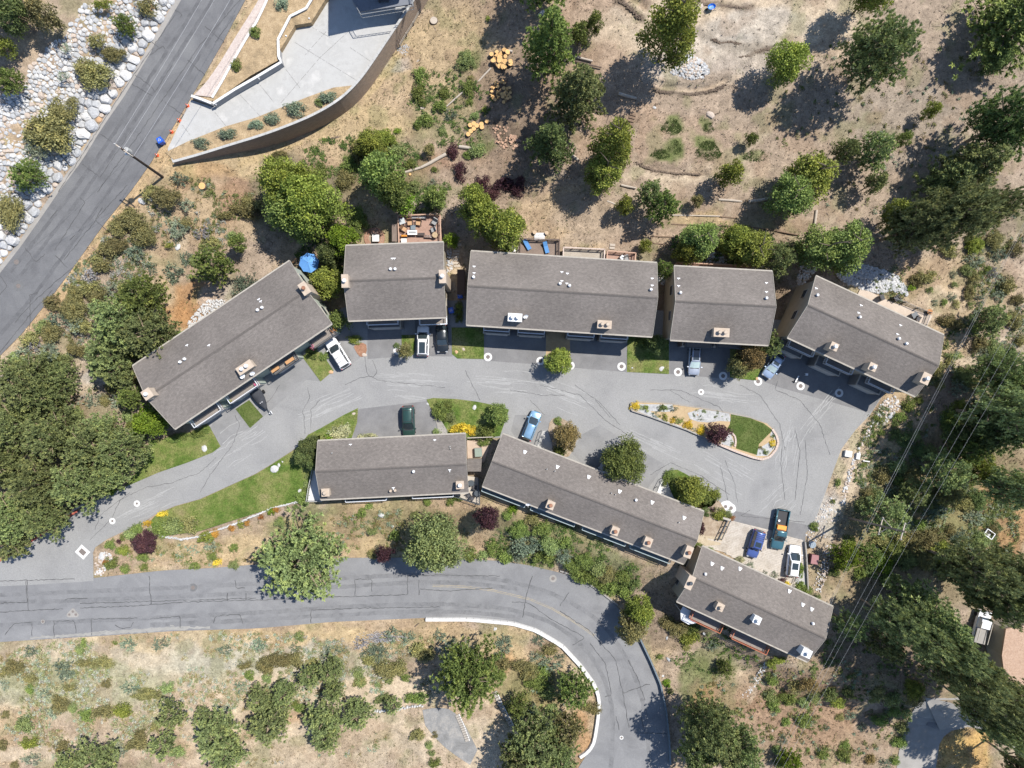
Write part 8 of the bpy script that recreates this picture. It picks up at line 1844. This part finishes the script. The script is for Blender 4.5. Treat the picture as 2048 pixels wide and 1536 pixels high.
SHR = '''95 262 52 ol 46|120 225 30 ol|70 290 30 sg|190 150 38 ol 32|165 135 20 ol|225 108 27 ol 18|193 80 20 ol 17|145 204 14 ol 10|125 152 10 sg|295 14 24 ol 17|205 8 24 g2 10|18 425 26 ol 44|45 355 18 lg|130 95 10 sg|565 11 15 bl|513 66 13 g1|474 132 13 g1|405 288 19 bl 11|457 269 21 bl 12|514 252 17 bl 10|546 239 19 bl 12|594 220 23 bl 15|657 196 21 bl 13|640 205 10 lg|545 283 7 bl
842 152 17 g1 20|836 183 16 g1 22|846 205 10 g1|888 185 14 g1|880 213 15 g1|900 228 14 bl|850 243 22 g1 15|835 250 10 g1|938 176 16 g1 17|938 205 10 g1|943 158 10 ol|970 218 8 g2|932 122 22 lg 24|955 300 20 lg 17|935 310 10 g1|885 262 10 lg|950 232 10 lg|975 38 6 g2|768 278 30 g2 22|795 262 8 br|720 305 26 ol 30|700 330 22 g1|690 360 24 ol|795 300 26 lg 16|865 365 9 sg|820 330 14 g1|870 340 8 g1
906 302 14 pu 18|921 342 15 pu 22|965 365 19 pu 20|1010 370 26 pu 16|985 385 20 pu 14|1035 380 18 pu 14|1040 362 12 pu|830 372 14 lg|640 345 20 g1|715 440 24 g1 30|712 468 16 g3|560 310 20 ol 9
358 355 20 bl 12|328 395 34 ol 26|300 388 20 ol|372 410 14 sg|262 440 34 ol 30|235 455 22 ol|285 470 26 ol|230 490 26 ol 18|270 505 18 bl|215 500 20 ol|300 480 14 ol|355 455 20 sg 22|372 445 18 ol 12|402 466 20 sv 14|417 464 9 g1|420 488 24 ol 16|338 491 8 g2|372 515 15 bl|346 541 24 bl 18|302 535 11 bl|385 520 12 lg|345 560 10 bl|490 566 26 bl 20|478 580 18 bl|475 415 22 ol 12|500 425 28 ol 14|450 430 22 ol 10|465 470 10 lg|495 400 16 ol|520 412 16 ol
205 530 22 ol 16|195 520 14 ol|190 515 10 bl|178 552 16 sv|180 575 24 ol 18|150 588 22 ol 20|190 590 24 ol 20|135 615 22 ol|150 620 26 ol|105 605 18 ol|118 640 26 bl 16|150 645 18 sg|85 655 18 lg|165 655 24 ol 16|68 690 15 sv|45 708 24 sg 15|60 680 20 ol|95 700 22 sg|145 695 14 ol|165 702 18 ol 13|100 665 24 ol|225 580 16 sg|248 575 16 ol|120 720 26 g4 18|85 730 24 g4|30 725 22 g4|265 700 22 g1|272 760 14 ol
190 800 24 sg 16|150 833 22 lg 18|255 832 14 lg|265 850 14 g1|235 800 18 sg|225 775 16 ol|210 800 14 ol|275 870 20 br|358 672 12 br|280 740 8 g2
345 878 18 g1 8|365 872 16 g1 8|395 868 16 g1 9|412 858 10 g1|620 986 5 g1|605 996 16 g1 15|612 970 8 lg|617 952 8 lg|222 979 13 br|710 679 17 g2 10|648 712 12 g1 11|625 705 14 g1|918 612 10 g1|918 625 10 g1|918 638 10 g1|795 692 8 g3|815 690 8 ol|1284 686 14 g1|1325 690 14 g1
923 858 25 yl 12|945 862 12 yl|975 862 20 g1 18|968 885 16 g1 9|955 868 14 g3|880 822 20 g1 24|900 835 14 lg|893 812 14 g1|874 864 9 lg|675 868 24 wh 15|690 860 14 wh|662 874 14 br|740 872 17 wh 6|722 874 8 wh|1430 990 14 g2 14|1415 1000 12 g1|1412 1023 11 g3|1438 1028 18 g2 14|1455 1030 11 lg|1462 1036 8 or|1402 1058 10 pu 17|1425 1018 7 pu|1340 950 13 g1|1333 965 12 g1|1117 842 10 g1|1120 900 16 g1|1395 1092 14 g1 8|1415 1100 16 g1 7|1480 1120 12 wh 8|1500 1133 10 sg|1548 1150 9 sg|1565 1160 8 pu|1575 1168 7 yl|1530 1145 6 bl|1600 1140 10 br 16|1600 1172 12 g1|1615 1185 16 g1|1632 1200 14 g3
1270 813 11 yl|1291 817 9 g2|1281 815 6 g1|1310 829 9 bl|1318 832 5 g1|1323 817 10 g3|1332 816 7 g1|1347 817 12 bl 8|1330 834 9 g2|1344 843 8 yl|1349 836 6 g3|1359 842 9 g1|1376 850 11 yl|1367 850 6 sg|1386 860 8 bl|1401 860 11 yl 12|1411 857 7 bl|1393 821 5 ol|1409 823 6 g1|1388 830 5 g3|1401 836 8 sg|1434 826 5 g3|1431 834 5 g3|1443 832 4 g1|1451 829 4 g3|1453 839 4 g1|1395 829 4 or|1545 884 9 yl|1545 871 6 g3|1543 893 6 g3|1522 896 6 ol|1531 903 8 g1|1519 907 4 g3|1463 889 6 g1|1449 882 5 g1|1461 880 4 lg
221 1090 12 g1|238 1083 6 pu|245 1075 7 g1|263 1068 19 lg 14|275 1058 14 g1|295 1046 9 yl|299 1064 11 lg|248 1100 15 g2 12|235 1102 7 g1|222 1126 17 g1 15|212 1125 8 or|250 1137 13 g1 11|287 1114 13 g1|288 1135 10 g1|320 1062 16 g1 22|345 1052 24 lg 18|382 1048 18 ol 20|325 1028 11 yl 8|412 1076 18 g2 14|430 1066 10 or|425 1113 11 g1|467 1096 11 g1|390 1133 13 g1 9|435 1125 9 yl|468 1130 12 lg|463 1056 8 or|481 1048 9 g2|495 1045 7 or|522 1033 7 or|542 1023 10 br|553 1020 8 or|610 985 10 g1|420 1088 14 sg|560 1040 8 g1
724 1026 10 g1 13|738 1013 8 g1 9|560 1045 12 lg|900 1005 10 g1|915 998 14 g1 7|855 1003 10 g1|830 1030 10 lg|745 1062 14 lg 10|790 1072 12 g1 14|940 1108 18 g1|985 1098 15 g1 18|965 1112 14 lg|745 1108 12 ol|1010 1110 20 g1|650 1155 12 ol
1040 1060 22 g1|1055 1085 34 bl 30|1035 1105 24 bl 20|1085 1060 20 g1|1100 1090 26 lg|1090 1115 26 g1 16|1125 1105 22 bl|1145 1130 26 g1 18|1130 1085 16 g1|1170 1120 22 g1|1195 1135 20 lg|1180 1155 20 g1|1215 1150 22 ol|1220 1178 22 g1 18|1250 1180 20 g1|1245 1155 18 g1|1270 1170 16 g3|1160 1150 20 g1|1015 1030 12 g1|1065 1040 16 ol|1025 1020 12 br|1205 1170 16 g1
1335 1245 20 ol 16|1355 1258 26 ol 20|1378 1275 24 g2 18|1390 1262 18 g1|1372 1292 12 ol|1425 1290 14 bl|1320 1313 8 g1|1335 1366 10 br|1340 1382 8 g1|1300 1050 0 ol|1290 1252 10 sg|1560 1320 18 g2 9|1545 1328 12 g2
1100 1298 20 ol 14|1068 1313 12 sg 13|1100 1330 26 bl 16|1120 1318 12 bl|1078 1282 13 bl|1040 1330 24 ol 14|1075 1365 30 g1 20|1060 1345 24 ol|1095 1385 22 lg 16|1065 1420 14 bl|1050 1398 16 ol|1105 1420 16 lg|1190 1417 17 ol 14|1175 1415 12 ol|1085 1345 18 g1|1005 1330 20 ol 18|1010 1290 18 bl 20|1000 1350 16 g1
170 1325 22 ol 10|205 1328 26 ol 14|160 1298 12 lg|168 1285 9 g1|60 1302 14 bl|255 1290 18 bl 14|320 1288 16 bl 16|230 1285 6 g1|135 1345 16 bl 12|125 1340 20 bl|450 1300 18 bl 12|515 1290 16 bl 16|490 1330 18 ol 10|500 1350 12 g1|260 1375 22 bl 12|213 1368 11 ol|140 1375 18 ol 9|88 1390 17 sg 13|60 1355 18 ol 12|30 1335 26 ol 18|10 1345 14 ol|10 1370 12 sg|60 1378 11 g1|293 1390 34 ol 14|335 1375 16 lg 14|210 1425 28 ol 14|245 1420 24 g2 16|175 1430 18 g1 14|120 1410 22 ol|108 1425 16 sg|145 1415 12 lg|50 1450 20 lg|60 1485 22 g2 14|5 1490 12 ol|65 1520 22 sg 13|30 1530 10 ol|125 1495 18 ol|275 1490 26 ol 15|240 1500 16 sg|282 1470 14 ol|308 1455 12 ol|355 1505 18 lg 12|443 1418 17 bl 10|325 1440 10 ol|10 1430 10 ol
560 1320 34 ol 18|530 1330 22 ol|590 1320 20 ol|625 1325 14 ol|535 1355 12 lg|560 1365 10 lg|600 1415 18 g1 10|590 1408 10 g1|720 1365 16 ol 14|715 1345 14 lg|740 1320 22 ol 12|730 1310 12 bl|775 1340 36 ol 22|800 1335 18 ol|755 1305 22 bl|665 1300 24 bl 13|650 1310 14 bl|590 1295 14 bl 10|765 1275 40 sv 12|720 1285 16 sv|785 1270 18 bl|815 1275 14 bl|850 1310 26 ol 18|835 1300 20 ol|770 1400 24 lg 12|720 1362 14 lg|811 1355 13 g1 9|778 1362 9 lg|757 1370 8 lg|720 1368 10 sg|838 1395 26 g1 13|818 1398 12 g1|835 1472 18 ol 14|858 1490 10 lg|862 1505 9 lg|870 1525 16 g1 12|480 1375 14 bl|505 1385 12 ol|870 1470 8 ol|1000 1310 12 bl|600 1272 12 lg|880 1270 14 bl|905 1290 14 bl
1855 553 26 ol 16|1835 560 16 ol|1823 576 9 br|1908 548 8 bl|1950 520 22 sg 16|1935 540 14 g4|1985 545 12 sv|2000 560 12 sg|1948 558 14 ol|1940 588 12 ol 20|1905 593 10 bl|1913 608 9 ol|1888 606 8 g1|1942 610 9 lg|2015 570 20 ol 20|2035 600 14 ol|2000 590 14 sg|1960 600 12 bl|1895 640 22 ol 14|1915 650 14 ol|1960 690 20 ol|1965 706 15 sg|1910 711 20 lg 9|1875 738 20 ol 18|1900 725 12 ol|1930 752 24 g4|1920 775 20 sg|1955 770 20 ol|1975 540 10 g1|2030 640 20 ol|2040 680 14 ol|1990 700 22 g4|2020 710 18 g3|1910 570 8 lg|1950 655 12 g1|1990 480 22 ol|1950 490 22 g2|1900 500 18 ol|2000 510 16 bl|2030 500 18 ol|1860 580 8 lg|1870 605 7 bl
1818 810 16 g1 15|1838 802 10 g1|1760 840 9 g1|1753 838 8 g1|1763 865 9 g1|1800 835 14 g1|1790 850 10 g3|1775 905 10 bl|1727 930 6 g1 8|1675 967 8 g1 10|1666 1003 6 g1|1630 1053 11 g1|1765 950 20 ol 20|1795 935 20 lg|1820 948 20 ol|1800 960 14 g1|1850 970 18 g4|1755 990 16 lg|1795 1000 16 ol|1730 1010 22 g4|1735 985 14 ol|1905 990 22 ol 18|1880 1025 14 bl|1855 1000 18 g4|1950 1035 22 sg 18|1930 1010 18 ol|1925 1080 28 bl 24|1960 1080 22 g4|1860 1075 34 ol 24|1880 1100 28 g2|1825 1085 24 ol|1790 1100 28 g1|1800 1075 20 ol|1760 1080 18 ol|1840 1050 14 g1|1865 1028 12 bl|1900 1060 14 ol|1815 1120 24 g4|1850 1120 26 ol|1900 1130 24 g1|1960 1000 24 g3|1985 1060 14 ol|1900 850 22 g1|1930 860 24 g3|1900 830 16 g2|1920 810 14 g2|1960 880 30 g1|1860 905 20 lg|1840 900 14 g3|1905 905 14 sg|1940 925 16 g1|1980 920 16 g2|2000 960 16 ol|1770 1130 22 br 18|1720 1150 16 g1|1745 1140 18 g3|1700 1090 16 g2 20|1670 1145 12 g3|1680 1130 14 g1|1780 1160 20 g1|1880 770 12 ol|1745 870 8 g1|1790 870 16 g3|1810 880 18 g3|1830 870 14 g4
1676 1405 22 g2 12|1660 1390 18 g3|1550 1410 16 g1|1545 1360 14 g1|1565 1395 12 g1|1580 1400 16 g1|1610 1405 14 g4|1630 1395 14 g4|1608 1440 22 g1 16|1572 1445 12 g1|1565 1480 12 bl|1653 1455 8 bl|1680 1435 10 ol|1700 1430 12 bl|1725 1455 10 bl|1760 1440 20 g1 14|1790 1425 14 g1|1785 1400 20 g4|1815 1430 14 g4|1805 1455 16 g4|1800 1485 16 g1|1740 1520 14 ru|1690 1510 18 g1|1645 1505 16 g1|1690 1490 12 g1|1615 1500 6 g1|1555 1500 12 lg|1540 1390 16 g4|1620 1370 20 ru|1590 1375 18 ol|1770 1530 14 bl|1790 1520 12 g1|1830 1400 18 ol|1750 1395 16 g4|1700 1385 14 g3|1560 1525 14 g1|1505 1360 8 sg|1830 1380 24 g2|1760 1385 14 ol'''
for ln in SHR.replace('\n', '|').split('|'):
    q = ln.split()
    if len(q) < 4 or float(q[2]) == 0: continue
    shrub(float(q[0]), float(q[1]), float(q[2]), q[3], float(q[4]) if len(q) > 4 else None, word='shrub' if q[3] not in ('sg', 'sv', 'bl') else 'sagebrush')
# patches of low green growth (grass islands on the bare slope)
for cu, cv, ru, rv, k, lb in [(1343, 254, 19, 16, 420, 'green weed patch below the stone heap, upper left one'), (1320, 308, 18, 10, 300, 'green weed patch, lower left pair, left one'), (1349, 295, 13, 15, 300, 'green weed patch, lower left pair, right one'), (1416, 302, 25, 20, 700, 'largest green weed patch on the bare slope'), (1417, 256, 12, 10, 200, 'small green weed patch above the largest one'), (1512, 311, 24, 13, 300, 'green weed patch right of the largest one')]:
    a = RNG.uniform(0, 6.283, k); q = np.sqrt(RNG.random(k)); u = cu + ru * q * np.cos(a) * (1 + .2 * np.sin(3 * a)); v = cv + rv * q * np.sin(a)
    x, y = U(u, v, 2.0); z = gz(x, y); x, y = U(u, v, z)
    blades('weed_patch', lb, x, y, z, np.tile(np.array((.07, .095, .03)), (k, 1)) * RNG.uniform(.6, 1.4, (k, 1)), RNG.uniform(.12, .25, k), 6, .25)

# ================================================================ LABELS OF THE PLANTS: each named by what it stands next to
LAND = [('the leaning pole', 325, 355), ('the riprap slope', 200, 120), ('the concrete driveway', 600, 130), ('the curved retaining wall', 560, 262), ('the zigzag wall', 540, 110), ('the upper firewood pile', 1000, 122), ('the second firewood pile', 1002, 188), ('the nine cut rounds', 955, 258), ('the orange stump', 406, 373), ('the blue umbrella', 617, 525), ('the crowded deck', 840, 460), ('the timber steps', 912, 510), ('the blue-lounger deck', 1078, 495), ('the pale empty deck', 1167, 512),
        ('the stone heap', 1385, 140), ('the blue wheelbarrow', 1421, 18), ('the tan boulder', 1421, 230), ('the straw path', 1400, 440), ('the dark timber steps', 1262, 240), ('the right riprap slope', 1750, 560), ('the pink patio', 1800, 620), ('the silver car', 1388, 722), ('the silver-blue car', 1546, 731), ('the island planter', 1380, 850), ('the island lawn', 1505, 870), ('the round end of the island', 1545, 885), ('the white sunroof car', 846, 682), ('the white wagon', 676, 707), ('the covered boat', 521, 797),
        ('the front left lawn', 360, 895), ('the storm drain', 165, 1104), ('the long lower lawn', 450, 1010), ('the dark green car', 817, 842), ('the pale blue wagon', 1062, 852), ('the tan court', 955, 900), ('the tan terrace', 948, 980), ('the white triangular terrace', 630, 975), ('the double manhole', 1456, 1014), ('the plank parking deck', 1530, 1110), ('the teal pickup', 1560, 1058), ('the white frame', 1972, 1066), ('the wire pole', 1750, 1050), ('the utility boxes', 1705, 910), ('the end of the drive', 1740, 830), ('the red-balcony house', 1500, 1210), ('the red balcony', 1530, 1290), ('the white awning', 1380, 1233),
        ('the guard rail', 1325, 1400), ('the concrete barrier', 1160, 1350), ('the start of the barrier', 870, 1250), ('the plank stair', 925, 1455), ('the gravel pad', 870, 1450), ('the service lane', 1850, 1460), ('the utility truck', 1955, 1250), ('the tan-roofed house', 2020, 1320), ('the highway manholes', 35, 548), ('the highway shoulder', 150, 570), ('the diagonal building', 430, 690), ('the red curb', 100, 1060), ('the lower road manhole', 386, 1175), ('the triple manhole', 146, 1227), ('the bottom left corner', 0, 1536), ('the top left corner', 0, 0), ('the top right corner', 2048, 0), ('the bottom right corner', 2048, 1536),
        ('the round brick patio', 749, 476), ('the red soil patch', 850, 360), ('the power line crossing', 1850, 850), ('the footpath', 1910, 720), ('the right edge', 2048, 640), ('the road bend', 1250, 1330), ('the white stone row', 800, 1418), ('the low row', 790, 935), ('the diagonal lower row', 1180, 1050), ('the road verge', 560, 1265), ('the left verge', 200, 1280), ('the bottom edge', 450, 1536), ('the yellow-green street tree', 1118, 722), ('the middle building', 1130, 580), ('the bare sandy patch', 490, 1410), ('the left edge', 0, 800), ('the shed with the blue bin', 924, 580), ('the square building', 790, 560), ('the silver car building', 1440, 610)]
def direc(dx, dy):
    a = math.degrees(math.atan2(-dy, dx)) % 360
    return ['right of', 'above right of', 'above', 'above left of', 'left of', 'below left of', 'below', 'below right of'][int((a + 22.5) // 45) % 8]
ORD = ['nearest', 'second nearest', 'third nearest', 'fourth nearest', 'fifth nearest', 'sixth nearest', 'seventh nearest', 'eighth nearest', 'ninth nearest', 'tenth nearest']
def label_all(rows, land, group):
    grp = {}
    for o, d, cat, u, v, r in rows:
        l0 = min(land, key=lambda l: math.hypot(l[1] - u, l[2] - v)); dist = math.hypot(l0[1] - u, l0[2] - v)
        grp.setdefault((d, 'beside' if dist < 14 else direc(u - l0[1], v - l0[2]), l0[0]), []).append((dist, o.name, o, cat))
    for (d, pos, l), qs in grp.items():
        qs.sort()
        for i, q in enumerate(qs):
            q[2]['label'] = f'{d} {pos} {l}' + ('' if len(qs) == 1 else f', farthest of {len(qs)}' if i == len(qs) - 1 else f', {ORD[i]} of {len(qs)}')
            q[2]['category'] = q[3]; q[2]['group'] = group or ('trees around the houses' if q[3] == 'tree' else 'shrubs and bushes on the slopes')
label_all(PLANTS, LAND, None)
RLAND = [('the top edge', 300, 5), ('the bright green shrub', 250, 50), ('the long olive shrub', 190, 150), ('the broadest olive shrub', 95, 262), ('the lower green shrub', 50, 355), ('the leaning pole', 190, 250), ('the left edge', 5, 205), ('the lower end of the gutter', 40, 450), ('the small olive shrub', 145, 204), ('the dirt slope', 100, 130), ('the gutter bend', 270, 130), ('the upper olive shrub', 193, 80), ('the gutter middle', 140, 320)]
label_all([(o, f"{'large' if r > 8.6 else 'middling' if r > 6.6 else 'small'} { {'orange_granite': 'orange', 'warm_granite': 'buff', 'cool_granite': 'blue-grey', 'white_granite': 'white'}[k] } boulder", 'boulder', u, v, r) for o, k, r, u, v in BOUL], RLAND, 'riprap boulders beside the highway')
print('objects', len(bpy.data.objects), 'plants', len(PLANTS))
